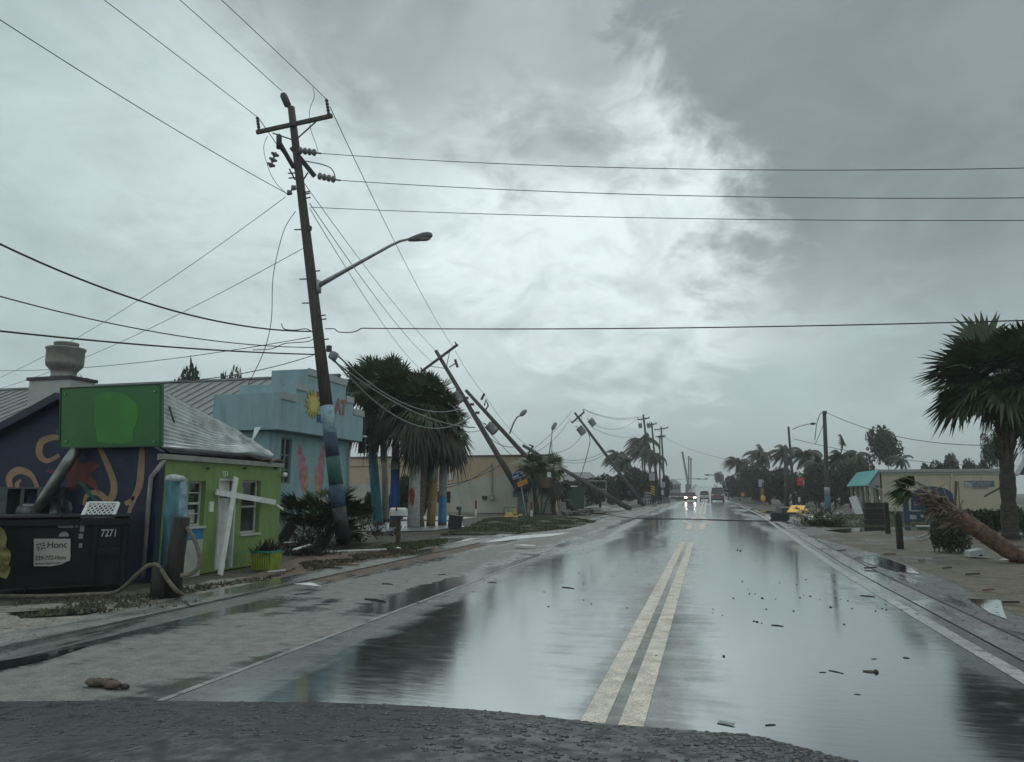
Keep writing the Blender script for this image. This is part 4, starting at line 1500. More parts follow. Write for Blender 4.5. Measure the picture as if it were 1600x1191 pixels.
def rope(pts, r, label):
    P = [Vector(p) for p in pts]
    out = []
    for i in range(len(P) - 1):
        p0, p1, p2_, p3_ = P[max(i - 1, 0)], P[i], P[i + 1], P[min(i + 2, len(P) - 1)]
        for k in range(10):
            t = k / 10
            out.append(.5 * ((2 * p1) + (p2_ - p0) * t + (2 * p0 - 5 * p1 + 4 * p2_ - p3_) * t * t + (3 * p1 - p0 - 3 * p2_ + p3_) * t ** 3))
    rr = [r * (1 + .10 * (i % 2)) for i in range(len(out))]
    mb = MB()
    mb.tube(out, rr, 8)
    return tag(mb.build('rope', M_rope, None, True), label, 'rope')


yr_ = sb.y - .05
rope([G(-60, 934) + Vector((0, 0, .03)), G(60, 935) + Vector((0, 0, .03)), G(140, 932) + Vector((0, 0, .03)), DY(182, 925, 10.7), DY(212, 900, yr_), DY(228, 886, yr_), DY(238, 882.5, yr_), DY(248, 885, yr_), DY(262, 906, yr_), DY(275, 922, yr_), G(284, 932) + Vector((0, 0, .03))], .032, 'thick tan rope looped over the short stump in front of the dumpster')
rope([pi_ + Vector((.22, -.02, -.16)), DY(303, 842, pb.y), DY(311, 866, pb.y), DY(310, 886, pb.y), DY(298, 897, pb.y), DY(280, 900, pb.y - .1)], .034, 'thick tan rope hanging in a bow from the tall pile')

# boards torn loose across the door
def plank(a, b, w, t, label, m=None, up=(1, 0, 0)):
    mb = MB()
    a = Vector(a)
    b = Vector(b)
    k = 5
    u = Vector(up)
    for i in range(k):
        mb.bar(a.lerp(b, i / k), a.lerp(b, (i + 1) / k) + Vector((.0005, .0004, .0003)), w, t, u)
    mb = MB()
    mb.bar(a, b, w, t, u)
    return solo(mb, 'plank', m or M_whitep, label, 'plank')


plank(FX(369, 746, .12), FX(344, 899, .42), .15, .035, 'long white plank leaning upright against the white door')
plank(FX(338, 769, .18), FX(430, 785, .16), .125, .035, 'long white plank lying crosswise over door and window')
plank(FX(432, 789, .06), FX(442, 796, .12), .05, .03, 'short white batten sticking out at the house corner')

# planter
pp = G(415, 890)
pln = thing('planter', 'lime green slatted planter with a teal rim and dead plants', 'planter', pp)
w0, w1, d0, hp = .215, .25, .20, up_to(pp, 863).z
mb = MB()
for sx in (1, -1):
    for k in range(9):
        a = -1 + 2 * k / 8
        mb.bar(pp + Vector((a * w0, sx * d0 * .8, 0)), pp + Vector((a * w1, sx * d0, hp)), .04, .03, (0, 1, 0))
    for k in range(5):
        a = -1 + 2 * k / 4
        mb.bar(pp + Vector((sx * w0, a * d0 * .7, 0)), pp + Vector((sx * w1, a * d0 * .9, hp)), .03, .09, (0, 1, 0))
mb.build('box', mat('planter_lime', (.23, .30, .035), .55, .25, 5), pln)
mb = MB()
for sx in (1, -1):
    mb.mm(pp + Vector((-w1 - .03, sx * d0 - .03, hp)), pp + Vector((w1 + .03, sx * d0 + .03, hp + .04)))
    mb.mm(pp + Vector((sx * w1 - .03, -d0 + .03, hp)), pp + Vector((sx * w1 + .03, d0 - .03, hp + .04)))
mb.build('rim', mat('teal_rim', (.02, .23, .20), .5, .2), pln)
MB().mm(pp + Vector((-w1, -d0, hp - .1)), pp + Vector((w1, d0, hp - .04))).build('soil', M_dirt, pln)
M_dead = mat('dead_leaf', (.030, .032, .022), .8, .4, 8, island=.5)
mb = MB()
for k in range(170):
    p = pp + Vector((random.uniform(-.22, .22), random.uniform(-.16, .16), hp - .05))
    a = random.uniform(0, 6.28)
    L = random.uniform(.2, .55)
    dr_ = Vector((math.cos(a) * .7 - .35, math.sin(a) * .7, random.uniform(.2, 1))).normalized()
    sd_ = dr_.cross(Vector((.3, .2, 1))).normalized() * .018
    m_ = p + dr_ * L * .6
    mb.face([p, m_ + sd_, p + dr_ * L + Vector((0, 0, -.12 * L)), m_ - sd_])
mb.build('dead_plant', M_dead, pln)

# tipped dark folding chair beside the house
ch = thing('folding_chair', 'black folding chair tipped over at the green house corner', 'chair', G(446, 862))
cc_ = G(446, 864)
R1 = Matrix.Rotation(R_(24), 3, 'Y') @ Matrix.Rotation(R_(-20), 3, 'X')
MB().box(cc_ + Vector((-.10, .2, .55)), (.05, .62, .62), R1).build('backrest', M_black, ch)
MB().box(cc_ + Vector((.10, .1, .22)), (.55, .6, .05), Matrix.Rotation(R_(12), 3, 'Y')).build('seat', M_black, ch)
for dx, dy in ((-.12, -.18), (.32, -.18), (-.12, .40), (.32, .40)):
    MB().bar(cc_ + Vector((dx, dy, .24)), cc_ + Vector((dx + .1, dy, 0)), .03, .03).build('leg', M_dkmetal, ch)
MB().bar(cc_ + Vector((.02, -.12, .30)), cc_ + Vector((.06, .46, .28)), .05, .04).build('trim', M_whitep, ch)
plank(G(459, 871) + Vector((0, 0, .20)), G(484, 866) + Vector((0, 0, .26)), .12, .03, 'short white board lying in front of the palmetto bush', up=(0, 0, 1))
plank(G(503, 864) + Vector((0, 0, .03)), G(603, 860) + Vector((0, 0, .03)), .10, .04, 'long thin white board on the dirt by the leaning pole', up=(0, 0, 1))
plank(G(418, 895) + Vector((0, 0, .02)), G(446, 892) + Vector((0, 0, .02)), .06, .02, 'small white strip lying on the ground before the planter', up=(0, 0, 1))

# letterbox
mp_ = G(622, 851)
ml = thing('mailbox', 'white rounded mailbox on a brown wooden post', 'mailbox', mp_)
zm = up_to(mp_, 806).z
MB().mm(mp_ + Vector((-.06, -.06, 0)), mp_ + Vector((.06, .06, zm))).build('post', mat('brown_post', (.085, .055, .035), .8, .35, 5), ml)
mb = MB()
ht = up_to(mp_, 793.5).z - zm
pr = [(-.13, 0), (.13, 0), (.13, ht * .55), (.10, ht * .85), (0, ht), (-.10, ht * .85), (-.13, ht * .55)]
mb.prism(pr, mp_ + Vector((-.27, 0, zm)), (0, 1, 0), (0, 0, 1), (.54, 0, 0))
mb.build('box', M_whitep, ml)
MB().mm(mp_ + Vector((-.25, -.12, zm - .04)), mp_ + Vector((.22, .12, zm - .001))).build('base_board', mat('brown_post', (0, 0, 0)), ml)
MB().mm(mp_ + Vector((-.05, -.15, zm + .15)), mp_ + Vector((.0, -.131, zm + .30))).build('flag', mat('flag_red', (.35, .05, .04), .5), ml)
bx = thing('bin', 'black square bin tipped on the grass by the painted palms', 'bin', G(711, 826))
c = G(711, 826)
mb = MB()
Rt = Matrix.Rotation(R_(8), 3, 'Y') @ Matrix.Rotation(R_(25), 3, 'Z')
mb.box(c + Vector((0, 0, .30)), (.62, .5, .58), Rt)
mb.build('body', M_black, bx)
MB().box(c + Vector((.04, 0, .61)), (.68, .56, .05), Rt).build('lid', M_black, bx)

# ================================================================== VEGETATION
M_fan_leaf = mat('palm_leaf', (.056, .086, .036), .42, .3, 2, island=.5, col2=(.030, .046, .020), spec=.6)
M_skirt = mat('palm_skirt', (.042, .040, .030), .8, .3, 2, island=.5)
M_trunk = mat('palm_trunk', (.090, .075, .060), .85, .45, 5, bump=.6, bscale=12, stretch=(1, 1, 3))
M_boot = mat('palm_boot', (.070, .055, .042), .85, .4, 4, island=.45)
M_coco = mat('coconut_leaf', (.042, .055, .030), .55, .3, 2, island=.4)
M_tree = mat('tree_leaf', (.029, .041, .020), .6, .3, .5, island=.5, col2=(.015, .023, .011))
M_bark = mat('bark', (.060, .050, .042), .85, .4, 5, bump=.4, bscale=15)


def fan_leaf(mb, base, d, Lp, R, n=22, wind=(0, 0, 0), droop=.35, mi=0, spread=115, pet=True):
    d = Vector(d).normalized()
    wind = Vector(wind)
    pts = []
    for k in range(5):
        t = k / 4
        p = base + d * (Lp * t) + Vector((0, 0, -droop * Lp * .45 * t * t)) + wind * (Lp * .25 * t * t)
        pts.append(p)
    if pet:
        w = d.cross(Vector((0, 0, 1)))
        w = (w.normalized() if w.length > .05 else Vector((1, 0, 0))) * .022
        for a, b in zip(pts, pts[1:]):
            mb.face([a - w, b - w * .8, b + w * .8, a + w], mi)
    c = pts[-1]
    ax = (pts[-1] - pts[-2]).normalized()
    ref = Vector((random.uniform(-.5, .5), random.uniform(-.5, .5), 1))
    s = ax.cross(ref)
    if s.length < .1:
        s = Vector((1, 0, 0))
    s.normalize()
    nrm = s.cross(ax)
    for k in range(n):
        f = -1 + 2 * (k + .5) / n
        a = R_(spread) * f + random.uniform(-.04, .04)
        L = R * (.70 + .30 * math.cos(a * .8)) * random.uniform(.88, 1.08)
        dr = (ax * math.cos(a) + s * math.sin(a) + nrm * (.22 * abs(f) - .06 * (k % 2))).normalized()
        side = (-ax * math.sin(a) + s * math.cos(a)).normalized()
        w = R * .062
        m = c + dr * (L * .55)
        e = c + dr * L + Vector((0, 0, -droop * L * random.uniform(.35, .75))) + wind * (L * .4)
        mb.face([c, m - side * w, m + side * w], mi)
        mb.face([m - side * w, e, m + side * w], mi)


def sabal(rc, nleaf, skirt, seed, wind=(-.35, 0, 0), zc=0.0, low=-.5, seg=22, sk=1.0):
    """crown (green leaves) and hanging dead skirt as two meshes; crown centre at zc"""
    random.seed(seed)
    g_, s_ = MB(), MB()
    for i in range(nleaf):
        t = (i + .5) / nleaf
        z = low + (1 - low) * (1 - t)
        z = max(-.95, min(.98, z + random.uniform(-.08, .08)))
        a = i * 2.39996 + random.uniform(-.3, .3)
        h = math.sqrt(max(0, 1 - z * z))
        d = Vector((h * math.cos(a), h * math.sin(a), z)) + Vector(wind) * .5
        fan_leaf(g_, Vector((0, 0, zc)) + Vector((math.cos(a), math.sin(a), 0)) * .12, d, rc * random.uniform(.22, .62), rc * random.uniform(.50, .62), seg, Vector(wind), .14 + .16 * (z < .5) + .22 * (z < 0))
    for i in range(skirt):
        a = random.uniform(0, 6.283)
        z0 = zc - random.uniform(0, .75 * sk) * rc
        d = Vector((math.cos(a), math.sin(a), random.uniform(-.9, -.1))) + Vector(wind) * .3
        fan_leaf(s_, Vector((math.cos(a) * .15, math.sin(a) * .15, z0)), d, rc * random.uniform(.3, .55) * sk, rc * random.uniform(.5, .75) * sk, 14, Vector(wind) * .5, random.uniform(.8, 1.3), spread=70)
    return g_, s_


def trunk_mesh(p0, p1, r0, r1_, n=12, k=14, wob=.12):
    pts, rs = [], []
    for i in range(k + 1):
        t = i / k
        pts.append(Vector(p0).lerp(Vector(p1), t))
        rs.append((r0 + (r1_ - r0) * t) * (1 + wob * (random.random() - .5)) * (1.25 if i == 0 else 1))
    mb = MB()
    mb.tube(pts, rs, n)
    return mb


def boots(p0, p1, r, n, seed=3, L=.45):
    random.seed(seed)
    mb = MB()
    for i in range(n):
        t = i / n
        c = Vector(p0).lerp(Vector(p1), t)
        a = i * 2.4 + random.uniform(-.3, .3)
        o = Vector((math.cos(a), math.sin(a), 0))
        q_ = c + o * r * .9
        mb.bar(q_, q_ + o * .16 + Vector((0, 0, L * random.uniform(.7, 1.2))), .10, .035, o)
    return mb


# the painted palms on the left corner
specs = [
    ((591, 821), (574, 606), 'palm with a teal painted trunk, leftmost of the painted palms', [(821, 712, (.045, .22, .27))], .24, 1.00, 11),
    ((603, 816), (598, 590), 'palm with a bare pale trunk right of the teal one', [(816, 724, (.20, .195, .17))], .18, .95, 12),
    ((616, 823), (620, 612), 'palm with a deep blue trunk and white foot', [(823, 813, (.36, .37, .35)), (813, 735, (.018, .085, .30)), (735, 722, (.27, .28, .27))], .22, .95, 13),
    ((646, 824), (652, 632), 'palm with a white trunk and painted red heart', [(824, 728, (.36, .37, .35))], .27, 1.05, 14),
    ((653, 823), (668, 625), 'palm with a plain dark trunk behind the heart trunk', [], .27, .98, 15),
    ((673, 822), (684, 645), 'palm with a yellow and rust painted trunk', [(822, 752, (.27, .17, .055)), (752, 726, (.24, .24, .22))], .20, .95, 16),
    ((691, 821), (694, 662), 'palm with a white and blue trunk, rightmost of the painted palms', [(821, 777, (.05, .20, .38)), (777, 726, (.30, .33, .34))], .20, .88, 17)]
for (bx_, by_), (cx1, cy1), lab, paint, tr_, sc, sd in specs:
    b = G(bx_, by_)
    top = DY(cx1, cy1, b.y)
    r = thing('palm_tree', lab, 'palm tree', b, 'painted palms on the corner')
    random.seed(sd)
    tm = trunk_mesh(b, b.lerp(Vector((top.x, b.y, top.z)), 1.0), tr_, tr_ * .8)
    tm.build('trunk', M_trunk, r, True)
    for a, c, colr in paint:
        def at(py):
            k = (by_ - py) / (by_ - cy1)
            return b.lerp(top, k)
        o = MB().tube([at(a), at((a + c) / 2), at(c)], [tr_ * 1.18 if a == by_ else tr_ * 1.08, tr_ * 1.07, tr_ * 1.04], 14).build('painted_band', mat('trunk_paint_%d_%d' % (bx_, a), colr, .65, .25, 3, dirt=tuple(q * .45 for q in colr) if colr[2] != .055 else (.20, .10, .04), dscale=3, dlo=.5, dhi=.7), r, True)
    if 'heart' in lab and 'white' in lab:
        mb = MB()
        hp_ = [(639, 768), (643, 762), (647, 766), (648, 775), (646, 788), (644.5, 792), (640, 782)]
        P = [DY(x, y, b.y - tr_ * 1.2) for x, y in hp_]
        mb.prism([(p.x, p.z) for p in P], (0, b.y - tr_ * 1.2, 0), (1, 0, 0), (0, 0, 1), (0, .04, 0))
        mb.build('painted_heart', mat('heart_red', (.24, .035, .05), .6), r)
    g_, s_ = sabal(1.8 * sc, 52, 16, sd, (-.16, 0, 0), 0, -.5, 18)
    for mm_, nm, m in ((g_, 'crown', M_fan_leaf), (s_, 'dead_skirt', M_skirt)):
        mm_.v = [(x + top.x, y + b.y, z + top.z) for x, y, z in mm_.v]
        mm_.build(nm, m, r)

# big palm on the right
b = G(1579, 842)
top = DY(1566, 596, b.y)
r = thing('palm_tree', 'tall cabbage palm with a dark booted trunk at the right edge', 'palm tree', b)
random.seed(5)
trunk_mesh(b, top, .27, .22, 14, 26, .22).build('trunk', mat('palm_trunk_dark', (.050, .042, .036), .85, .45, 5, bump=.6, bscale=12, stretch=(1, 1, 3)), r, True)
boots(b.lerp(top, .48), b.lerp(top, .96), .25, 110, 4).build('old_boots', M_boot, r)
g_, s_ = sabal(2.55, 84, 14, 21, (-.10, 0, 0), 0, -.36, 26, .5)
for mm_, nm, m in ((g_, 'crown', M_fan_leaf), (s_, 'dead_skirt', M_skirt)):
    mm_.v = [(x + top.x, y + top.y, z + top.z + .1) for x, y, z in mm_.v]
    mm_.build(nm, m, r)
# second palm just behind, mostly outside the frame
b = G(1618, 838)
top = DY(1640, 640, b.y)
r = thing('palm_tree', 'second palm half out of frame behind the tall one', 'palm tree', b)
trunk_mesh(b, top, .34, .28, 12).build('trunk', M_trunk, r, True)
g_, s_ = sabal(2.2, 36, 12, 27, (-.14, 0, 0), 0, -.36, 20, .5)
for mm_, nm, m in ((g_, 'crown', M_fan_leaf), (s_, 'dead_skirt', M_skirt)):
    mm_.v = [(x + top.x, y + top.y, z + top.z) for x, y, z in mm_.v]
    mm_.build(nm, m, r)

# the fallen palm
fb = G(1592, 880)
yF = fb.y
fm = DY(1512, 826, yF + .3)
ft = DY(1440, 762, yF + .8)
fm.z = max(fm.z, .5)
r = thing('fallen_palm', 'fallen brown palm trunk with torn boots and a green frond tip', 'fallen palm', fb)
random.seed(8)
mb = MB()
pts = [DY(1603, 884, yF) - Vector((0, 0, .0)), DY(1586, 868, yF), DY(1560, 850, yF + .1), DY(1535, 833, yF + .2), DY(1508, 815, yF + .3), DY(1490, 803, yF + .4)]
pts[0].z = .12
pp_ = []
rr_ = []
for i in range(len(pts) - 1):
    for k in range(12):
        pp_.append(pts[i].lerp(pts[i + 1], k / 12))
        rr_.append((.16, .20, .205, .205, .20)[i] * (1 + random.uniform(-.05, .05) + (.05 if k % 3 == 0 else 0)))
pp_.append(pts[-1])
rr_.append(.17)
mb.tube(pp_, rr_, 18)
mb.build('trunk', mat('fresh_trunk', (.112, .062, .043), .85, .5, 7, bump=.9, bscale=22, dirt=(.050, .036, .030), dscale=5), r, True)
mb = MB()
axd = (DY(1440, 774, yF + .8) - DY(1512, 820, yF + .3))
Lx = axd.length
axd.normalize()
sx_ = axd.cross(Vector((0, 1, 0))).normalized()
for k in range(230):
    t = random.random() ** 1.1
    o = DY(1515, 818, yF + .3) + axd * (Lx * t * .9)
    a = random.uniform(0, 6.283)
    rd = (Vector((0, 1, 0)) * math.cos(a) + sx_ * math.sin(a))
    rr = .21 * (1 - t * .4)
    dr_ = (axd * random.uniform(.5, 1.3) + rd * random.uniform(.05, .65) + Vector((0, 0, random.uniform(-.5, .1)))).normalized()
    L = random.uniform(.15, .5)
    p0_ = o + rd * rr * .7
    p1_ = p0_ + dr_ * L * .6
    p2_ = p1_ + (dr_ + Vector((random.uniform(-.4, .4), random.uniform(-.4, .4), random.uniform(-.9, .1)))).normalized() * L * .55
    w_ = random.uniform(.025, .075)
    mb.bar(p0_, p1_, w_, .018, rd)
    mb.bar(p1_, p2_, w_ * .6, .012, rd)
mb.build('torn_boots', mat('boot_brown', (.115, .085, .064), .85, .4, 4, island=.75), r)
mb = MB()
tipb = DY(1447, 768, yF + .8)
for k in range(15):
    d_ = (axd + Vector((random.uniform(-.35, .15), random.uniform(-.5, .5), random.uniform(-.75, .55)))).normalized()
    fan_leaf(mb, tipb, d_, random.uniform(.25, .6), random.uniform(.38, .62), 16, (-.1, 0, 0), .5, spread=60)
mb.build('frond', mat('fresh_frond', (.055, .085, .034), .5, .3, 3, island=.45), r)
mb = MB()
for a_, b_ in (((1465, 775), (1402, 752)), ((1470, 772), (1413, 745)), ((1462, 768), (1421, 748)), ((1475, 785), (1407, 762)), ((1500, 800), (1497, 753))):
    mb.bar(DY(*a_, yF + .7), DY(*b_, yF + .7), .025, .02)
mb.build('leaf_stalk', mat('stalk', (.16, .15, .09), .7, .3), r)


# wind-bent coconut palms
def coco(R, seed, nf=25, wind=(-.75, .05, 0)):
    random.seed(seed)
    mb = MB()
    wind = Vector(wind)
    for i in range(nf):
        a = i * 2.4 + random.uniform(-.3, .3)
        el = random.uniform(-.15, 1.15)
        d = Vector((math.cos(a) * math.cos(el), math.sin(a) * math.cos(el), math.sin(el)))
        L = R * random.uniform(.85, 1.15)
        p = Vector((0, 0, 0))
        pts = [p.copy()]
        for k in range(9):
            t = (k + 1) / 9
            d = (d + wind * .17 + Vector((0, 0, -.20 - .08 * t))).normalized()
            p = p + d * (L / 9)
            pts.append(p.copy())
        for k in range(1, 10):
            t = k / 9
            ax = (pts[k] - pts[k - 1]).normalized()
            s = ax.cross(Vector((0, 0, 1)))
            s = s.normalized() if s.length > .05 else Vector((0, 1, 0))
            mb.face([pts[k - 1] - s * .03, pts[k] - s * .025, pts[k] + s * .025, pts[k - 1] + s * .03])
            ll = R * .34 * (1 - .55 * abs(t - .45) * 1.6)
            for j in range(3):
                o = pts[k - 1].lerp(pts[k], j / 3)
                for sg_ in (-1, 1):
                    dd_ = (s * sg_ * .75 + ax * .55 + Vector((0, 0, -.75)) + wind * .55).normalized()
                    e = o + dd_ * ll * random.uniform(.8, 1.1)
                    w = ax * .085 * R / 2.5
                    mb.face([o - w, o + w, e])
    return mb


def coconut(label, base, top, R, seed, bend=.8, r=.16, wind=(-.75, .05, 0), group=None, grp='wind bent palms far along the road'):
    t = thing('coconut_palm', label, 'palm tree', base, grp)
    pts = []
    for i in range(9):
        k = i / 8
        p = Vector(base).lerp(Vector(top), k)
        p.x += bend * math.sin(k * math.pi) * .5
        pts.append(p)
    MB().tube(pts, [r * (1.3 - .5 * i / 8) for i in range(9)], 8).build('trunk', M_trunk, t, True)
    mb = coco(R, seed, wind=wind)
    mb.v = [(x + top[0], y + top[1], z + top[2]) for x, y, z in mb.v]
    mb.build('crown', M_coco, t)
    return t


for lab, Yp, (cx1, cy1), (bx_, by_), R, sd in (
        ('wind bent palm at the left end of the right hand row', 165, (1152, 722), (1160, 782), 4.3, 31),
        ('wind bent palm above the dark bush, taller than its left neighbour', 150, (1187, 710), (1190, 782), 4.3, 32),
        ('arching palm just left of the dark lamp post', 125, (1224, 708), (1222, 786), 3.9, 33),
        ('ragged palm just right of the dark lamp post', 120, (1257, 710), (1257, 786), 3.9, 34),
        ('small palm low between the lamp post and the tall pole', 115, (1276, 728), (1274, 788), 3.2, 35),
        ('bushy palm right of the tall bare pole', 108, (1312, 716), (1314, 788), 3.7, 36),
        ('palm with a hooked crown beside the bushy palm', 112, (1338, 711), (1338, 788), 3.4, 37),
        ('thin palm with sparse fronds beside the round tree', 118, (1406, 718), (1404, 780), 2.4, 38)):
    top = DY(cx1, cy1, Yp)
    bb = DY(bx_, by_, Yp)
    coconut(lab, (bb.x, Yp, 0), top, R * .82, sd)
for lab, Yp, (cx1, cy1), (bx_, by_), R, sd in (
        ('wind blown palm behind the transformer pole', 140, (964, 712), (962, 780), 2.7, 41),
        ('second small palm touching the transformer pole', 138, (975, 725), (968, 780), 2.3, 42),
        ('large dense palm left of the upright pole row', 150, (1003, 690), (1006, 780), 3.2, 43),
        ('lower palm crown under the large dense one', 147, (1002, 705), (1000, 780), 3.2, 44),
        ('palm hanging among the upright pole row', 155, (1021, 712), (1020, 780), 2.8, 45)):
    top = DY(cx1, cy1, Yp)
    bb = DY(bx_, by_, Yp)
    t = coconut(lab, (bb.x, Yp, 0), top, R * 1.35, sd, grp='wind blown palms on the left of the road')


# broadleaf trees and bushes
def crown(R, H_, n, leaf, seed, lobes=9, base=.0):
    random.seed(seed)
    mb = MB()
    cs_ = []
    for i in range(lobes):
        a = random.uniform(0, 6.283)
        rr = R * .62 * math.sqrt(random.random())
        cs_.append((Vector((rr * math.cos(a), rr * math.sin(a), base + H_ * random.uniform(.25, .8))), R * random.uniform(.32, .55), H_ * random.uniform(.18, .30)))
    for i in range(n):
        c, rr, hh = random.choice(cs_)
        while True:
            v = Vector((random.uniform(-1, 1), random.uniform(-1, 1), random.uniform(-1, 1)))
            if .25 < v.length < 1:
                break
        v = v.normalized() * (v.length ** .5)
        p = c + Vector((v.x * rr, v.y * rr, v.z * hh))
        if p.z < base:
            p.z = base + random.random() * .3
        a = Vector((random.gauss(0, 1), random.gauss(0, 1), random.gauss(0, 1))).normalized()
        b_ = a.cross(Vector((random.gauss(0, 1), random.gauss(0, 1), random.gauss(0, 1)))).normalized()
        L = leaf * random.uniform(.6, 1.5)
        mb.face([p - a * L, p + b_ * L * .42, p + a * L, p - b_ * L * .42])
    return mb


def tree_proto(seed, R, H_, n, leaf, base):
    t = thing('tree', 'x', 'tree')
    random.seed(seed)
    mb = MB()
    mb.tube([(0, 0, -.1), (.05, .02, H_ * .3), (.02, .05, H_ * .62)], [R * .075, R * .055, R * .03], 8)
    for k in range(6):
        a = k * 1.05
        mb.tube([(.03, .02, H_ * (.22 + .05 * k)), (R * .35 * math.cos(a), R * .35 * math.sin(a), H_ * (.42 + .05 * k)), (R * .6 * math.cos(a), R * .6 * math.sin(a), H_ * (.55 + .05 * k))], [R * .04, R * .025, R * .01], 6)
    mb.build('trunk', M_bark, t, True)
    crown(R, H_, n, leaf, seed, 12, base).build('crown', M_tree, t)
    return t


PR = [tree_proto(51, 3.0, 5.5, 4200, .22, .0), tree_proto(52, 3.0, 5.0, 4200, .22, .0), tree_proto(53, 2.4, 4.6, 3200, .17, 3.0)]
used = set()


def tree(label, px, pyb, pyt, Yp, k, wpx, rz=0.0, group='dark trees behind the right hand kerb', name=None, cat=None):
    b = DY(px, pyb, Yp)
    b.z = 0
    h = up_to(b, pyt).z
    w = (DY(px + wpx / 2, pyb, Yp) - DY(px - wpx / 2, pyb, Yp)).length
    base_h = (5.5, 5.0, 7.0)[k]
    base_r = (3.0, 3.0, 2.4)[k]
    sc = (w / 2 / base_r * 1.05, w / 2 / base_r * 1.05, h / base_h * 1.12)
    if k not in used:
        used.add(k)
        r = PR[k]
        r.location = b
        r.rotation_euler.z = rz
        r.scale = sc
        r['label'] = label
        r['group'] = group
    else:
        r = dup(PR[k], b, rz, label, sc, group)
    if name:
        r.name = name
    if cat:
        r['category'] = cat
    return r


tree('dark bushy tree at the far left end of the right hand trees', 1158, 786, 745, 160, 0, 50, .3)
tree('dark round tree below the second wind bent palm', 1180, 788, 730, 140, 1, 50, 1.1)
tree('dark tree right behind the white road sign', 1203, 790, 736, 120, 0, 55, 2.0)
tree('dark tree directly behind the dark lamp post', 1228, 792, 739, 110, 1, 60, 2.9)
tree('dark tree behind the small red sign', 1256, 793, 742, 105, 0, 52, 4.0)
tree('dark tree left of the tall bare pole', 1280, 795, 736, 100, 1, 55, 5.0)
tree('dark tree right of the tall bare pole', 1306, 796, 730, 96, 0, 57, .9)
tree('dark leaning tree at the left end of the turquoise awning', 1330, 797, 734, 92, 1, 55, 1.8)
tree('tall rounded tree behind the beige building roof', 1391, 790, 680, 125, 2, 66, .4)
tree('low tree showing over the beige roof near the round tree', 1355, 790, 724, 130, 1, 44, 2.2)
tree('low bush behind the middle of the beige roof', 1462, 790, 726, 120, 0, 40, .7)
tree('taller bush behind the right half of the beige roof', 1494, 790, 719, 118, 1, 42, 3.0)
tree('last bush behind the beige roof before the palm', 1532, 790, 723, 116, 0, 46, 4.4)
tree('grey green tree behind the trunk of the tall right palm', 1556, 790, 692, 95, 2, 34, 2.5)
lg = 'trees and hedges left of the road'
tree('long dark hedge bush beneath the fallen pole', 905, 794, 752, 85, 0, 60, 1.0, lg)
tree('dark bush behind the white goal frame', 938, 793, 748, 92, 1, 56, 2.0, lg)
tree('dark bush right of the white goal frame', 968, 792, 744, 100, 0, 52, 3.2, lg)
tree('tall dark bush under the wind blown palms', 998, 791, 738, 115, 1, 50, 4.1, lg)
tree('dark bush around the feet of the pole row', 1020, 790, 740, 125, 0, 36, 5.2, lg)
tree('small far bush at the right foot of the pole row', 1040, 788, 748, 150, 1, 24, .2, lg)
tree('distant greyish tree right of the red truck', 1126, 781, 742, 330, 2, 18, .2, 'far trees at the bridge')
tree('bush showing above the long grey roof, left one', 118, 700, 606, 45, 0, 60, .9, 'tree tops over the grey roof')
tree('bush showing above the long grey roof beside the green board', 280, 700, 601, 48, 1, 60, 1.9, 'tree tops over the grey roof')
tree('twiggy treetop above the long grey roof near the shop', 342, 700, 596, 48, 0, 50, 2.9, 'tree tops over the grey roof')
tree('dark bush among the painted palms by the beige wall', 628, 806, 752, 46, 1, 44, 1.2, 'bushes along the beige wall')
tree('tall dark bush by the window of the beige wall', 660, 806, 738, 47, 0, 34, 2.2, 'bushes along the beige wall')
tree('scrubby low plants at the right end of the blue shop', 575, 822, 775, 40, 1, 26, .5, 'bushes along the beige wall')

# clump of small palms with bent braces under the toppled pole
for lab, (cx1, cy1), (bx_, by_), sd in (('low dark palm clump over the street name sign', (832, 728), (838, 804), 61), ('low dark palm beside the brown board', (862, 732), (866, 804), 62)):
    b = G(bx_, by_)
    top = DY(cx1, cy1, b.y)
    r = thing('palm_tree', lab, 'palm tree', b, 'small palms by the toppled poles')
    trunk_mesh(b, top, .17, .14).build('trunk', M_trunk, r, True)
    g_, s_ = sabal(1.7, 34, 18, sd, (-.2, 0, 0), 0, -.6, 14)
    for mm_, nm, m in ((g_, 'crown', M_fan_leaf), (s_, 'dead_skirt', M_skirt)):
        mm_.v = [(x + top.x, y + top.y, z * .8 + top.z) for x, y, z in mm_.v]
        mm_.build(nm, m, r)

# palmetto bush and bare twigs by pole and shop
b = G(508, 853)
r = thing('palmetto', 'spiky dark green palmetto bush left of the leaning pole', 'bush', b)
random.seed(71)
mb = MB()
for k in range(62):
    a = random.uniform(0, 6.283)
    z = random.uniform(.15, 1.5)
    fan_leaf(mb, b + Vector((random.uniform(-.4, .4), random.uniform(-.3, .3), random.uniform(.1, .9))), Vector((math.cos(a), math.sin(a), z)), random.uniform(.5, 1.1), random.uniform(.7, 1.0), 15, (-.1, 0, 0), .18, spread=62)
mb.build('leaves', M_fan_leaf, r)
mb = MB()
for k in range(5):
    mb.tube([b + Vector((random.uniform(-.3, .3), random.uniform(-.2, .2), -.05)), b + Vector((random.uniform(-.4, .4), random.uniform(-.2, .2), .7))], .06, 6)
mb.build('stem', M_bark, r)


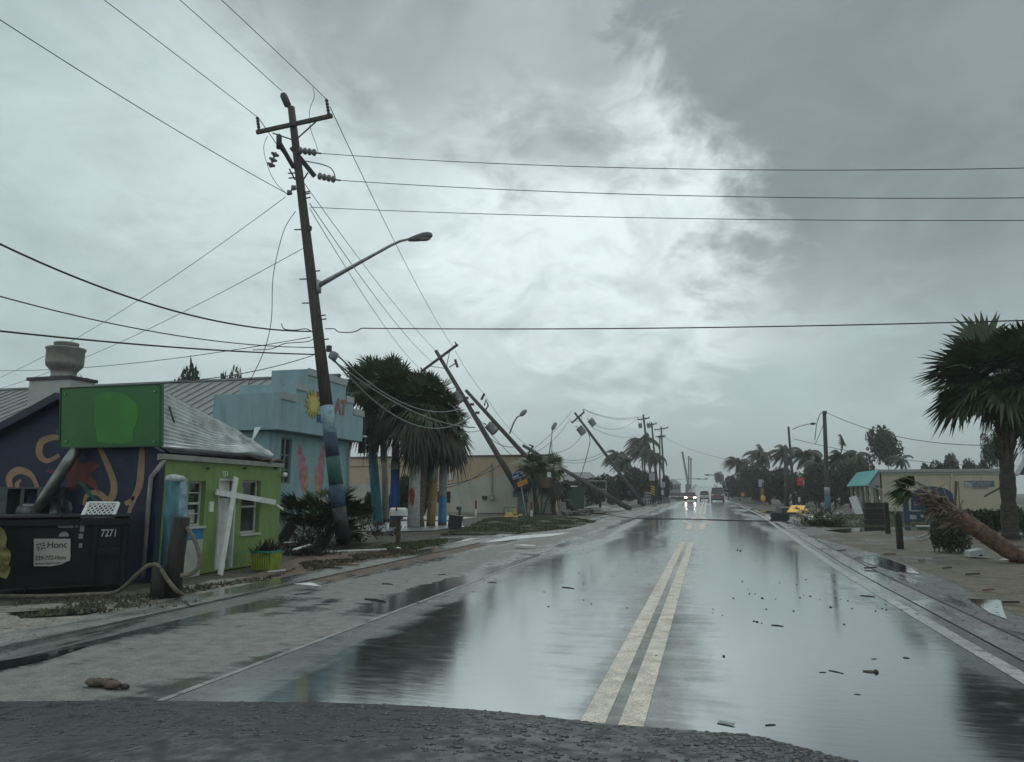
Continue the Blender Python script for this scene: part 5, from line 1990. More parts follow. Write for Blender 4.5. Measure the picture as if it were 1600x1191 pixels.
def twigs(label, c, R, Hh, n, seed, m=None, leafy=0, flat=False):
    random.seed(seed)
    r = thing('bare_bush', label, 'bush', c)
    mb = MB()
    lv = MB()
    for k in range(n):
        p = Vector(c) + Vector((random.uniform(-R, R) * .6, random.uniform(-R, R) * .4, 0))
        d = Vector((random.uniform(-.8, .8), random.uniform(-.5, .5), random.uniform(.15, .45) if flat else 1)).normalized()
        pts = [p]
        for j in range(5):
            d = (d + Vector((random.gauss(0, .25), random.gauss(0, .25), random.gauss(0, .18)))).normalized()
            p = p + d * Hh / 5
            pts.append(p)
            if leafy:
                for q in range(leafy):
                    dd_ = Vector((random.gauss(0, 1), random.gauss(0, 1), random.gauss(0, .7))).normalized()
                    s_ = dd_.cross(Vector((0, .3, 1))).normalized() * .03
                    L = random.uniform(.12, .32)
                    lv.face([p, p + dd_ * L * .5 + s_, p + dd_ * L, p + dd_ * L * .5 - s_])
        mb.tube(pts, [.014, .012, .010, .008, .006, .004], 4)
    mb.build('branches', m or mat('twig_wood', (.050, .045, .038), .8, .3, 6), r)
    if leafy:
        lv.build('leaves', M_dead if leafy < 4 else M_grass, r)
    return r


twigs('bare grey twig bush between the shop and the palmetto', G(478, 856), .7, 1.5, 40, 72, leafy=1)
twigs('tangle of dark broken branches at the foot of the palmetto', G(490, 866), .8, .7, 40, 73, leafy=2, flat=True)
twigs('scrubby bush right of the leaning pole foot', G(556, 848), .5, 1.2, 26, 74, leafy=2)
twigs('low pile of broken branches beside the painted palms', G(598, 836), .8, .5, 22, 75, leafy=1, flat=True)
twigs('dark brush heap on the gutter right of the road', G(1280, 822), .9, 1.1, 60, 76, leafy=4, flat=True)

# ================================================================== MIDDLE DISTANCE, LEFT
yT = 61.0
M_tanw = mat('tan_wall', (.50, .38, .26), .7, .08, .6, stretch=(1, 1, .35), dirt=(.33, .25, .17), dscale=.9)
M_grw = mat('pale_wall', (.46, .45, .40), .7, .06, .6, stretch=(1, 1, .35), dirt=(.30, .295, .26), dscale=.9)
tb = thing('flat_roof_building', 'flat roofed building with tan upper wall and pale lower wall', 'building', DY(710, 803, yT))
x0, x1 = DY(545, 760, yT).x, DY(862, 760, yT).x
ztop = DY(700, 714.5, yT).z
mb = MB()
holes = []
for a, b_, c, d_ in ((683, 768, 704, 786), (640, 720, 650, 750), (672, 766, 681, 785)):
    p, q_ = DY(a, b_, yT), DY(c, d_, yT)
    holes.append((p.x - x0, q_.z, q_.x - x0, p.z))
wallgrid(mb, (x0, yT, 0), (1, 0, 0), (0, 0, 1), x1 - x0, ztop, holes, (0, .25, 0))
mb.mm((x0, yT + 4, 0), (x1, yT + 4.2, ztop))
mb.mm((x1 - .25, yT + .25, 0), (x1, yT + 4, ztop))
mb.mm((x0, yT + .25, 0), (x0 + .25, yT + 4, ztop))
mb.build('wall', M_tanw, tb)
prof = [(x0, .05)]
mb = MB()
stp = [(545, 757), (690, 757), (690, 754), (728, 754), (728, 751), (750, 751), (750, 746), (780, 746), (780, 742), (862, 742)]
P = [DY(a, b_, yT) for a, b_ in stp]
poly = [(p.x, p.z) for p in P] + [(x1, .02), (x0, .02)]
mb2 = MB()
# painted lower band, one slab per step so that windows stay open
segs = [(545, 640, 757), (651, 671, 757), (682, 682.8, 757), (704.4, 728, 754), (728, 750, 751), (750, 780, 746), (780, 862, 742)]
for a, c, yy in segs:
    p, q_ = DY(a, yy, yT), DY(c, yy, yT)
    mb2.mm((p.x, yT - .02, .02), (q_.x - .002, yT - .003, p.z))
mb2.build('painted_band', M_grw, tb)
mb = MB()
mb.mm((x0 - .1, yT - .1, ztop), (x1 + .1, yT + .3, ztop + .14))
mb.build('parapet_cap', mat('cap_metal', (.14, .12, .10), .5), tb)
MB().mm((x0, yT + .3, ztop - .3), (x1, yT + 4, ztop - .2)).build('roof', M_felt, tb)
for i, (u0, v0, u1, v1) in enumerate(holes):
    f = MB()
    for a, b_ in (((u0, v0), (u1, v0 + .08)), ((u0, v1 - .08), (u1, v1)), ((u0, v0 + .08), (u0 + .08, v1 - .08)), ((u1 - .08, v0 + .08), (u1, v1 - .08))):
        f.mm((x0 + a[0], yT + .08, a[1]), (x0 + b_[0], yT + .14, b_[1]))
    fo = f.build('window', mat('dk_frame', (.06, .06, .06), .5), tb)
    MB().mm((x0 + u0, yT + .12, v0), (x0 + u1, yT + .125, v1)).build('pane', M_glass, fo)
mast = MB().tube([DY(768, 772, yT - .12), DY(768, 724, yT - .12)], .07, 8).build('service_mast', M_metal, tb)
a, b_ = DY(764, 773, yT - .3), DY(771, 781, yT - .3)
MB().mm((a.x, yT - .35, b_.z), (b_.x, yT - .022, a.z)).build('meter_box', mat('box_grey', (.33, .33, .30), .5), tb)
a, b_ = DY(753, 775, yT - .3), DY(759.5, 780.5, yT - .3)
MB().mm((a.x, yT - .3, b_.z), (b_.x, yT - .022, a.z)).build('vent', M_dkmetal, tb)
MB().mm((x0, yT - .12, DY(600, 727, yT).z - .06), (DY(650, 727, yT).x, yT - .003, DY(600, 727, yT).z + .05)).build('ledge', M_tanw, tb)
MB().mm((DY(700, 740, yT).x, yT - .06, DY(700, 750, yT).z), (DY(708, 740, yT).x, yT - .003, DY(700, 740, yT).z)).build('panel', M_whitep, tb)
MB().tube([DY(734, 716, yT - .08), DY(734, 735, yT - .08)], .04, 6).build('downpipe', M_tanw, tb)

# gantry with braces beside the wall
yG = 56.5
gt = thing('steel_frame', 'dark steel frame with splayed legs holding a brown board', 'frame', DY(845, 803, yG))
for a, b_, nm in (((812, 750), (846, 750), 'rail'), ((812, 761.5), (846, 761.5), 'rail'), ((832, 750), (843, 803), 'leg'), ((846, 752), (846, 803), 'leg'), ((857, 770), (849, 803), 'leg')):
    MB().bar(DY(*a, yG), DY(*b_, yG), .11, .11, (0, 1, 0)).build(nm, M_dkmetal, gt)
a, b_ = DY(845, 746, yG - .1), DY(862, 762, yG - .1)
MB().mm((a.x, yG - .16, b_.z), (b_.x, yG - .07, a.z)).build('board', mat('brown_board', (.10, .060, .045), .8, .3, 4), gt)
a, b_ = DY(855, 738, yG - .1), DY(861, 746, yG - .1)
MB().mm((a.x, yG - .16, b_.z), (b_.x, yG - .07, a.z)).build('panel', M_whitep, gt)
# white door-like frame further right
wfm = thing('canopy_frame', 'pale post frame between the toppled pole and brown board', 'frame', DY(866, 803, 61))
for a, b_ in (((866, 748), (866, 803)), ((873, 742), (873, 751)), ((862, 742), (862, 800))):
    MB().bar(DY(*a, 60.5), DY(*b_, 60.5), .16, .16, (0, 1, 0)).build('post', M_conc, wfm)
MB().bar(DY(862, 751, 60.5), DY(873, 751, 60.5), .14, .14).build('beam', M_conc, wfm)
# street name sign assembly
yS = 55.2
ss = thing('street_sign', 'blue street name sign over an orange plate on a thin post', 'street sign', DY(822, 806, yS))
MB().tube([DY(822, 806, yS), DY(812, 745, yS)], .04, 8).build('post', M_metal, ss)
M_sb = mat('sign_navy', (.020, .022, .16), .4, .1)
uS = (DY(819, 739, yS) - DY(803, 744.5, yS))
uS.y = 0
Ls = uS.length
uS.normalize()
vS = Vector((-uS.z, 0, uS.x))
o = DY(801.5, 750.5, yS - .08)
mb = MB()
hh = .48
mb.prism([(0, 0), (Ls * 1.08, 0), (Ls * 1.08, hh), (0, hh)], o, uS, vS, (0, .03, 0))
sp = mb.build('name_plate', M_sb, ss)
mb = MB()
for a, b_ in (((.03, .03), (Ls * 1.08 - .03, .03)), ((.03, hh - .03), (Ls * 1.08 - .03, hh - .03)), ((Ls * 1.08 - .03, .03), (Ls * 1.08 - .03, hh - .03))):
    mb.bar(o + uS * a[0] + vS * a[1] - Vector((0, .005, 0)), o + uS * b_[0] + vS * b_[1] - Vector((0, .005, 0)), .025, .012, (0, 1, 0))
mb.build('border', M_whitep, sp)
text('land', .30, o + uS * .04 + vS * .12 - Vector((0, .012, 0)), uS, vS, M_whitep, sp, 'lettering', .003)
text('Dr', .15, o + uS * (Ls * .82) + vS * .26 - Vector((0, .012, 0)), uS, vS, M_whitep, sp, 'lettering', .003)
M_or = mat('sign_orange', (.55, .26, .035), .45, .1)
o = DY(810, 761.5, yS - .1)
mb = MB()
mb.prism([(0, 0), (.80, .06), (.80, .42), (0, .36)], o, uS, vS, (0, .03, 0))
op = mb.build('orange_plate', M_or, ss)
text('No Outlet', .13, o + uS * .10 + vS * .16 - Vector((0, .004, 0)), uS, vS, M_ink, op, 'lettering', .002)
# green cabinet at the pole foot
gc = thing('utility_cabinet', 'dull green cabinet and painted stump under the leaning pole', 'cabinet', DY(815, 806, 56))
M_gcab = mat('cabinet_green', (.075, .105, .100), .6, .2, 2)
a, b_ = DY(808.5, 775, 56), DY(819, 806, 56)
MB().mm((a.x, 56, 0), (b_.x, 57, a.z)).build('cabinet', M_gcab, gc)
a, b_ = DY(801, 768, 55.9), DY(817, 777, 55.9)
MB().mm((a.x, 55.9, b_.z), (b_.x, 56.8, a.z)).build('hood', mat('stump_teal', (.025, .07, .06), .6, .4, 3), gc)
cg = thing('cage', 'thin teal pipe cage round the green cabinet', 'railing', DY(807, 808, 54.8))
M_cage = mat('cage_teal', (.09, .17, .20), .5, .2)
for a, b_ in (((788, 793), (827, 793)), ((788, 793), (787, 804)), ((827, 793), (828, 806)), ((808, 793), (808, 807)), ((818, 793), (818, 806)), ((790, 806), (828, 806))):
    MB().bar(DY(*a, 54.8), DY(*b_, 54.8), .05, .05, (0, 1, 0)).build('pipe', M_cage, cg)
MB().tube([DY(821, 806, 54.6), DY(821, 775, 54.6)], .045, 8)
M_yel = mat('signal_yellow', (.95, .52, .04), .4, .12, 3)
M_yelp = mat('signal_yellow_pale', (.62, .42, .16), .45, .15, 3)
for lab, px, py, pts, m in (('flat yellow fallen sign plate in front of the teal cage', 787, 808, [(0, 0), (.66, .04), (.52, .34), (.18, .36)], M_yelp),
                            ('upright broken yellow signal shell in front of the teal cage', 801, 803, [(0, 0), (.36, .0), (.30, .45), (.20, .62), (.10, .40)], M_yel),
                            ('small crushed yellow piece on the grass by the teal cage', 799, 809, [(0, 0), (.42, .02), (.36, .18), (.06, .16)], M_yelp),
                            ('small pale orange piece on the grass right of the yellow shell', 810, 806, [(0, 0), (.26, .0), (.22, .14), (.05, .15)], M_yelp)):
    p = G(px, py)
    mb = MB()
    mb.prism(pts, p, (1, 0, 0), (0, .25, .97), (.03, .16, -.03))
    solo(mb, 'sign_wreck', m, lab, 'wreckage', 'yellow sign wreckage on the corner')
for lab, px, py0, py1 in (('red and white marker stake in front of the pale wall', 743.5, 806, 782), ('red and white marker stake right of the teal cage', 830.5, 808, 784)):
    p = G(px, py0)
    r = thing('marker_post', lab, 'marker post', p, 'red and white marker stakes')
    z1 = up_to(p, py1).z
    MB().tube([p, p + Vector((0, 0, z1 * .45))], .09, 8).build('base', M_whitep, r)
    MB().tube([p + Vector((0, 0, z1 * .45)), p + Vector((0, 0, z1))], .075, 8).build('stake', mat('stake_red', (.20, .022, .020), .5), r)
hy = MB()
hp_ = G(718, 809)
hy.tube([hp_, hp_ + Vector((0, 0, .55))], .10, 8)
hy.ell(hp_ + Vector((-.05, 0, .65)), (.22, .18, .14), 8, 6)
solo(hy, 'hydrant', M_dkmetal, 'small dark standpipe on the grass before the pale wall', 'standpipe', smooth=True)
cr = MB()
for px, py, w, hgt in ((886, 806, .8, .5), (906, 805, 1.4, .35), (918, 803, .9, .5), (928, 803, 1.6, .28), (940, 801, .7, .2)):
    p = G(px, py)
    cr = MB()
    mbv = cr.ell(p + Vector((0, 0, hgt * .3)), (w * .6, .5, hgt * .6), 9, 6, wob=.6)
    solo(cr, 'rubble', mat('rubble', (.10, .095, .085), .8, .5, 3), 'lump of broken concrete at the foot of the toppled pole', 'rubble', 'rubble at the toppled pole')
pbk = MB()
p = G(877, 806)
pbk.mm(p + Vector((-.28, 0, 0)), p + Vector((.28, .4, 1.0)))
solo(pbk, 'concrete_block', M_conc, 'upright grey concrete block left of the toppled pole foot', 'block')
pal = thing('goal_frame', 'white rectangular tube frame standing before the dark hedge', 'frame', DY(930, 790, 84))
for a, b_ in (((914, 751.5), (947, 751.5)), ((914, 764.5), (947, 764.5)), ((914, 751.5), (914, 790)), ((947, 751.5), (947, 790))):
    e = DY(*b_, 84)
    if b_[1] == 790:
        e.z = max(e.z, 0)
    MB().bar(DY(*a, 84), e, .10, .10, (0, 1, 0)).build('bar', mat('frame_grey', (.30, .31, .30), .5), pal)
hb = thing('house', 'grey house roof half hidden behind the fallen pole', 'house', DY(900, 785, 110))
a, b_ = DY(872, 752, 110), DY(925, 752, 110)
mb = MB()
mb.mm((a.x, 110, 0), (b_.x, 118, a.z))
mb.build('wall', mat('far_wall', (.20, .20, .19), .7), hb)
mb = MB()
rz0, rz1 = a.z, DY(890, 738, 114).z
mb.face([(a.x - .5, 109.5, rz0), (b_.x + .5, 109.5, rz0), (b_.x - 1, 114, rz1), (a.x + 1, 114, rz1)])
mb.face([(b_.x + .5, 118.5, rz0), (a.x - .5, 118.5, rz0), (a.x + 1, 114, rz1), (b_.x - 1, 114, rz1)])
mb.face([(b_.x + .5, 109.5, rz0), (b_.x + .5, 118.5, rz0), (b_.x - 1, 114, rz1)])
mb.face([(a.x - .5, 118.5, rz0), (a.x - .5, 109.5, rz0), (a.x + 1, 114, rz1)])
mb.build('roof', mat('far_roof', (.16, .165, .165), .6), hb)
hg = MB()
a, b_ = DY(883, 760, 78), DY(912, 760, 78)
hg.mm((a.x, 78, 0), (b_.x, 78.3, DY(880, 761, 78).z))
o_ = solo(hg, 'green_fence', mat('fence_green', (.028, .050, .032), .7, .2, 1), 'dark green screen fence behind the toppled pole', 'fence')
mb = MB()
mb.bar(DY(883, 760, 77.9), DY(902, 760, 77.9), .14, .12)
solo(mb, 'white_beam', M_whitep, 'white beam lying on top of the green screen fence', 'beam')

# ================================================================== ROAD SIGNS, BARRIERS
M_signw = mat('sign_white', (.50, .47, .54), .45, .05)
M_signg = mat('sign_back', (.32, .33, .33), .45, .08)


def hazard(label, px, pyb, py0, py1, wpx, Yp, dirn, plate=None, ball=False, plate_m=None):
    b = DY(px, pyb, Yp)
    r = thing('hazard_marker', label, 'road sign', (b.x, Yp, 0))
    a, c = DY(px - wpx / 2, py0, Yp), DY(px + wpx / 2, py1, Yp)
    W_, Hh = c.x - a.x, a.z - c.z
    zt_ = DY(px, plate[1] if plate else py0, Yp).z
    MB().tube([(b.x, Yp + .08, 0), (b.x, Yp + .08, zt_)], .06, 8).build('post', M_dkmetal, r)
    pn = MB().mm((a.x, Yp - .02, c.z), (c.x, Yp + .02, a.z)).build('panel', M_black, r)
    mb = MB()
    n_ = 4
    for k in range(n_):
        z0 = c.z + Hh * (k + .1) / n_
        sl = Hh * .18 * dirn
        t_ = Hh * .13
        mb.face([(a.x + .01, Yp - .024, z0), (c.x - .01, Yp - .024, z0 + sl), (c.x - .01, Yp - .024, z0 + sl + t_), (a.x + .01, Yp - .024, z0 + t_)] if dirn > 0 else
                [(a.x + .01, Yp - .024, z0 - sl), (c.x - .01, Yp - .024, z0), (c.x - .01, Yp - .024, z0 + t_), (a.x + .01, Yp - .024, z0 - sl + t_)])
    mb.build('stripes', mat('hazard_yellow', (.62, .36, .06), .4), pn)
    if plate:
        x0_, y0_, x1_, y1_ = plate
        p, q_ = DY(x0_, y0_, Yp), DY(x1_, y1_, Yp)
        MB().mm((p.x, Yp - .02, q_.z), (q_.x, Yp + .02, p.z)).build('plate', plate_m or M_signw, r)
    if ball:
        MB().ell(DY(px + 1.5, py1 + 3, Yp - .1), (.36, .14, .46), 12, 8).build('barrel', M_yel, r, True)
    return r


hazard('striped hazard marker under a grey sign back on the left kerb', 1020, 787, 759.5, 774.5, 6.5, 105, -1, (1014, 739.5, 1023.5, 751), plate_m=M_signg)
hazard('striped hazard marker under a white sign on the right kerb', 1191, 784, 763, 776, 5.5, 118, 1, (1185, 749.5, 1194, 761), ball=True)
sg2 = thing('road_sign', 'narrow white road sign with a dark bar left of the bridge', 'road sign', DY(1035, 785, 120))
p, q_ = DY(1032, 753.5, 120), DY(1039, 761.5, 120)
MB().tube([(DY(1035.5, 780, 120).x, 120.1, 0), (DY(1035.5, 760, 120).x, 120.1, p.z)], .06, 8).build('post', M_metal, sg2)
MB().mm((p.x, 120 - .02, q_.z), (q_.x, 120.02, p.z)).build('plate', M_signw, sg2)
MB().mm((p.x + (q_.x - p.x) * .45, 120 - .028, q_.z + .1), (p.x + (q_.x - p.x) * .62, 120 - .0215, p.z - .1)).build('symbol', M_ink, sg2)
p, q_ = DY(1033, 766, 120), DY(1037.5, 773, 120)
MB().mm((p.x, 120 - .02, q_.z), (q_.x, 120.02, p.z)).build('plate', M_signw, sg2)
dg = thing('warning_sign', 'small yellow diamond warning sign beyond the red truck', 'road sign', DY(1146, 785, 165))
c = DY(1146, 766.5, 165)
MB().tube([(c.x, 165.1, 0), (c.x, 165.1, c.z)], .06, 6).build('post', M_dkmetal, dg)
MB().prism([(-.6, 0), (0, -.6), (.6, 0), (0, .6)], c, (1, 0, 0), (0, 0, 1), (0, .04, 0)).build('panel', mat('warn_amber', (.42, .22, .05), .5), dg)
wk = thing('work_sign', 'leaning orange and white work sign with dark surround', 'road sign', DY(1161, 788, 135))
c = DY(1160.5, 772, 135)
MB().prism([(-.55, -.55), (.55, -.5), (.5, .62), (-.6, .5)], c, (1, 0, .1), (0, 0, 1), (0, .06, 0)).build('panel', mat('work_dark', (.075, .022, .016), .5), wk)
MB().prism([(-.28, -.35), (.22, -.42), (.32, .05), (.0, .36), (-.25, .22)], c + Vector((0, -.01, -.02)), (1, 0, .1), (0, 0, 1), (0, .005, 0)).build('symbol', mat('work_orange', (.60, .24, .12), .5), wk)
MB().tube([(c.x, 135.1, 0), (c.x, 135.1, c.z)], .06, 6).build('leg', M_dkmetal, wk)
rd = thing('stop_signal', 'small red traffic signal on a dark post between the dark trees', 'traffic signal', DY(1250, 795, 88))
c = DY(1251, 752.5, 88)
MB().tube([(c.x + .05, 88.2, 0), (c.x + .05, 88.2, c.z)], .06, 8).build('post', M_dkmetal, rd)
MB().box(c + Vector((0, .1, 0)), (.72, .12, .85)).build('backplate', mat('signal_red', (.42, .045, .035), .5, .2, 5), rd)
MB().lathe([(.02, 0), (.16, .01), (.18, .10), (.02, .11)], c + Vector((-.08, .04, .15)), (0, -1, 0), 12).build('lens', mat('lens_red', (.60, .06, .05), .3), rd)
MB().box(c + Vector((.32, .05, -.1)), (.12, .1, .5)).build('side_plate', M_signg, rd)
a, b_ = DY(1247, 777, 87), DY(1250.5, 784, 87)
MB().mm((a.x, 87, b_.z), (b_.x, 87.05, a.z)).build('tag', M_whitep, rd)

# street lamp post and bare pole on the right
lb_ = G(1241, 796)
lt_ = up_to(lb_, 667)
lp = thing('lamp_post', 'dark street lamp post with a curved arm on the right', 'street lamp', lb_)
MB().tube([lb_, lb_.lerp(lt_, .5) + Vector((-.02, 0, 0)), lt_ + Vector((-.12, 0, 0))], [.16, .14, .11], 12).build('post', M_polef, lp, True)
yL = lb_.y
am = MB().tube([DY(1238, 671, yL), DY(1250, 666, yL), DY(1262, 663, yL), DY(1268, 662.5, yL)], .045, 8).build('lamp_arm', M_metal, lp, True)
MB().tube([DY(1266, 662.6, yL), DY(1268, 662.5, yL), DY(1272, 662, yL), DY(1275, 662.5, yL)], [.05, .13, .13, .04], 8).build('lamp_head', M_dkmetal, am, True)
rb = G(1294, 804)
rt = DY(1288, 643, rb.y)
rp = pole('slim dark pole with a blue and white painted foot', rb, rt, .20, .14)
for a, c, colr in ((804, 774, (.05, .13, .20)), (774, 762, (.27, .29, .29))):
    f_ = lambda py: rt.lerp(rb, (py - 643) / 161)
    MB().tube([f_(a), f_(c)], [.225, .215], 10).build('painted_band', mat('pole_paint_%d' % a, colr, .6, .3, 3, dirt=(.10, .10, .09), dscale=3), rp, True)
MB().box(rt + Vector((0, -.1, -.1)), (.3, .2, .25)).build('pole_cap', M_dkmetal, rp)
kb = G(1229, 796)
kb = DY(1230, 792, 100)
kt = DY(1227, 697, 100)
pole('short thick dark stub pole left of the lamp post', Vector((kb.x, 100, 0)), kt, .28, .24)
wire('line from the slim dark pole top to the right edge', rt, DY(1640, 690, 45), 1.1, .028)
curve('loose wire hanging from the slim dark pole top', [rt + Vector((-.1, -.1, -.1)), DY(1281, 648, rb.y), DY(1276, 664, rb.y), DY(1273, 688, rb.y)], .03)
curve('second loose wire hanging beside the slim dark pole', [DY(1287, 662, rb.y), DY(1280, 680, rb.y), DY(1274, 694, rb.y)], .022)
wire('low thin line passing behind the slim dark pole', DY(1240, 686, 88), DY(1600, 728, 100), .9, .035)

# ================================================================== RIGHT SIDE
# beige shop with the turquoise awning
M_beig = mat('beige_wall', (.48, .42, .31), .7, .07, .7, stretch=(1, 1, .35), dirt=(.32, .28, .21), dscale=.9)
M_turq = mat('turquoise_roof', (.055, .36, .37), .4, .12, 1, dirt=(.10, .40, .40), dscale=1.4)
yR = 66.5
xr0, xr1 = DY(1379, 770, yR).x, DY(1568, 770, yR).x
zr = DY(1470, 737.5, yR).z
bs = thing('beige_shop', 'beige flat roofed shop with a turquoise awning and pale cornice', 'shop building', ((xr0 + xr1) / 2, yR, 0))
mb = MB()
mb.mm((xr0, yR, 0), (xr1, yR + .2, zr))
mb.mm((xr0, yR + 9, 0), (xr1, yR + 9.2, zr))
mb.mm((xr1 - .2, yR + .2, 0), (xr1, yR + 9, zr))
mb.build('wall', M_beig, bs)
mb = MB()
mb.mm((xr0 - .15, yR - .18, zr), (xr1 + .12, yR + 9.3, zr + .22))
mb.mm((xr0 - .05, yR - .08, zr - .20), (xr1 + .05, yR - .002, zr - .001))
mb.build('cornice', mat('cornice', (.32, .33, .31), .6, .1), bs)
# front facing the road with posts and windows, below the awning
zaw = DY(1379, 757, yR).z
mb = MB()
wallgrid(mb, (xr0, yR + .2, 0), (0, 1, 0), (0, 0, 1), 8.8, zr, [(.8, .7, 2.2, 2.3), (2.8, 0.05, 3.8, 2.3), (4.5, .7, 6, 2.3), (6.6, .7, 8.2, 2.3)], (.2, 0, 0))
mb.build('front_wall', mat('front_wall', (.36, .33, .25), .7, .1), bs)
for u0, v0, u1, v1 in ((.8, .7, 2.2, 2.3), (2.8, 0.05, 3.8, 2.3), (4.5, .7, 6, 2.3), (6.6, .7, 8.2, 2.3)):
    f = MB()
    yb0 = yR + .2
    for a, b_ in (((u0, v0), (u1, v0 + .07)), ((u0, v1 - .07), (u1, v1)), ((u0, v0 + .07), (u0 + .07, v1 - .07)), ((u1 - .07, v0 + .07), (u1, v1 - .07))):
        f.mm((xr0 + .06, yb0 + a[0], a[1]), (xr0 + .12, yb0 + b_[0], b_[1]))
    fo = f.build('door' if v0 < .1 else 'window', M_frame, bs)
    MB().mm((xr0 + .09, yb0 + u0, v0), (xr0 + .095, yb0 + u1, v1)).build('pane', M_glass, fo)
e0, e1 = DY(1356, 757.5, yR - .3), DY(1379, 757, yR)
xe = e0.x
mb = MB()
top_y = yR + 9.2
mb.face([(xe, yR - .3, e0.z), (xr0 - .16, yR - .3, zr + .20), (xr0 - .16, top_y, zr + .20), (xe, top_y, e0.z)])
mb.face([(xe, yR - .3, e0.z - .08), (xe, top_y, e0.z - .08), (xr0 - .16, top_y, zr + .12), (xr0 - .16, yR - .3, zr + .12)])
mb.face([(xe, yR - .3, e0.z), (xe, top_y, e0.z), (xe, top_y, e0.z - .08), (xe, yR - .3, e0.z - .08)])
yy = yR - .3
while yy < top_y:
    mb.bar((xe, yy, e0.z + .02), (xr0 - .16, yy, zr + .22), .05, .05)
    yy += .8
mb.build('awning', M_turq, bs)
mb = MB()
mb.prism([(xe + .02, e0.z - .08), (xr0 - .16, e0.z - .08), (xr0 - .16, zr + .12)], (0, yR - .2, 0), (1, 0, 0), (0, 0, 1), (0, .06, 0))
mb.build('awning_gable', mat('gable_grey', (.25, .26, .25), .7, .1), bs)
for k in range(5):
    y_ = yR + .05 + k * 2.2
    MB().mm((xe + .25, y_, 0), (xe + .43, y_ + .18, e0.z - .085)).build('post', mat('post_cream', (.40, .38, .32), .6, .1), bs)
MB().bar(DY(1354, 757, yR - .35), DY(1379, 766, yR - .35), .08, .08).build('fallen_trim', M_trim, bs)
# wall sign
yW = yR - .05
p, q_ = DY(1507, 751.5, yW), DY(1554, 760.5, yW)
sgw = MB().mm((p.x, yW, q_.z), (q_.x, yW + .045, p.z)).build('wall_sign', mat('sign_slate', (.055, .10, .125), .5, .15), bs)
M_lt = mat('sign_text', (.30, .36, .36), .6, .2)
hpx = DY(1520, 750, yW).z - DY(1520, 751, yW).z
def wtext(s, px, py, h, m, xs=1.0, par=sgw):
    text(s, h * hpx * 1.38, DY(px, py, yW - .002), (1, 0, 0), (0, 0, 1), m, par, 'lettering', .004, xs=xs)
wtext('PET AND HOUSE', 1519.5, 755.7, 3.2, M_lt, .80)
wtext('HOME SERVICE', 1519.5, 760, 3.0, M_lt, .86)
wtext('239 437 9473', 1519.5, 764.3, 3.0, mat('sign_text_dark', (.06, .10, .12), .6), .95, bs)
mb = MB()
c = DY(1513, 756.5, yW)
mb.prism([(-.26, -.12), (-.1, -.3), (.2, -.24), (.28, .0), (.2, .2), (.05, .12), (-.1, .2), (-.26, .14)], c - Vector((0, .012, 0)), (1, 0, 0), (0, 0, 1), (0, .01, 0))
mb.build('emblem', M_lt, sgw)
MB().mm((xr0 + .2, yR - .25, 0), (xr1 - .1, yR - .003, .22)).build('plinth', mat('green_plinth', (.05, .06, .035), .8, .3), bs)
MB().tube([DY(1487, 741, yR - .1), DY(1487, 800, yR - .1)], .09, 8).build('downpipe', M_beig, bs)

# park sign
yP = 46.0
ps = thing('park_sign', 'arched navy park sign with notice board below behind the fallen palm', 'park sign', DY(1455, 820, yP))
pa = lambda x, y: DY(x, y, yP)
out = [(1424, 798), (1489, 798), (1489, 772), (1484, 767), (1476, 763), (1464, 760.5), (1452, 760), (1441, 762), (1432, 766), (1427, 770), (1424, 775)]
P = [pa(*q) for q in out]
M_pk = mat('park_navy', (.022, .048, .115), .45, .12)
MB().prism([(p.x, p.z) for p in P], (0, yP, 0), (1, 0, 0), (0, 0, 1), (0, .12, 0)).build('board', M_pk, ps)
a, b_ = pa(1420, 799), pa(1446, 820)
MB().mm((a.x, yP + .01, b_.z + .15), (b_.x, yP + .11, a.z)).build('notice_board', mat('park_green', (.018, .055, .050), .5, .2), ps)
for px in (1418.5, 1491):
    p = pa(px, 822)
    MB().mm((p.x - .14, yP - .02, 0), (p.x + .14, yP + .2, pa(px, 781 if px < 1450 else 779).z)).build('post', M_pk, ps)
hp2 = pa(1450, 780).z - pa(1450, 781).z
M_pt = mat('park_text', (.42, .46, .46), .6, .1)
def ptext(s, px, py, h, xs=1.0, m=M_pt):
    text(s, h * hp2 * 1.38, DY(px, py, yP - .004), (1, 0, 0), (0, 0, 1), m, ps, 'lettering', .004, xs=xs)
ptext('Community Park', 1438, 779.8, 5.0, .74)
ptext('at the Best of Best', 1428, 786, 3.2, .92)
ptext('Open', 1428, 790.3, 2.6)
ptext('Other Items', 1426, 799, 2.6, .9)
mb = MB()
c = pa(1452.5, 768)
mb.prism([(-.11, -.20), (.11, -.20), (.13, .0), (.08, .2), (-.02, .22), (-.13, .1)], c - Vector((0, .012, 0)), (1, 0, 0), (0, 0, 1), (0, .01, 0))
mb.build('emblem', M_pt, ps)
for x0_, y0_, x1_, y1_, m in ((1421, 805, 1432, 811.5, M_lt), (1438.5, 804, 1443.5, 808.5, M_lt)):
    a, b_ = pa(x0_, y0_), pa(x1_, y1_)
    MB().mm((a.x, yP - .008, b_.z), (b_.x, yP + .009, a.z)).build('notice', m, ps)

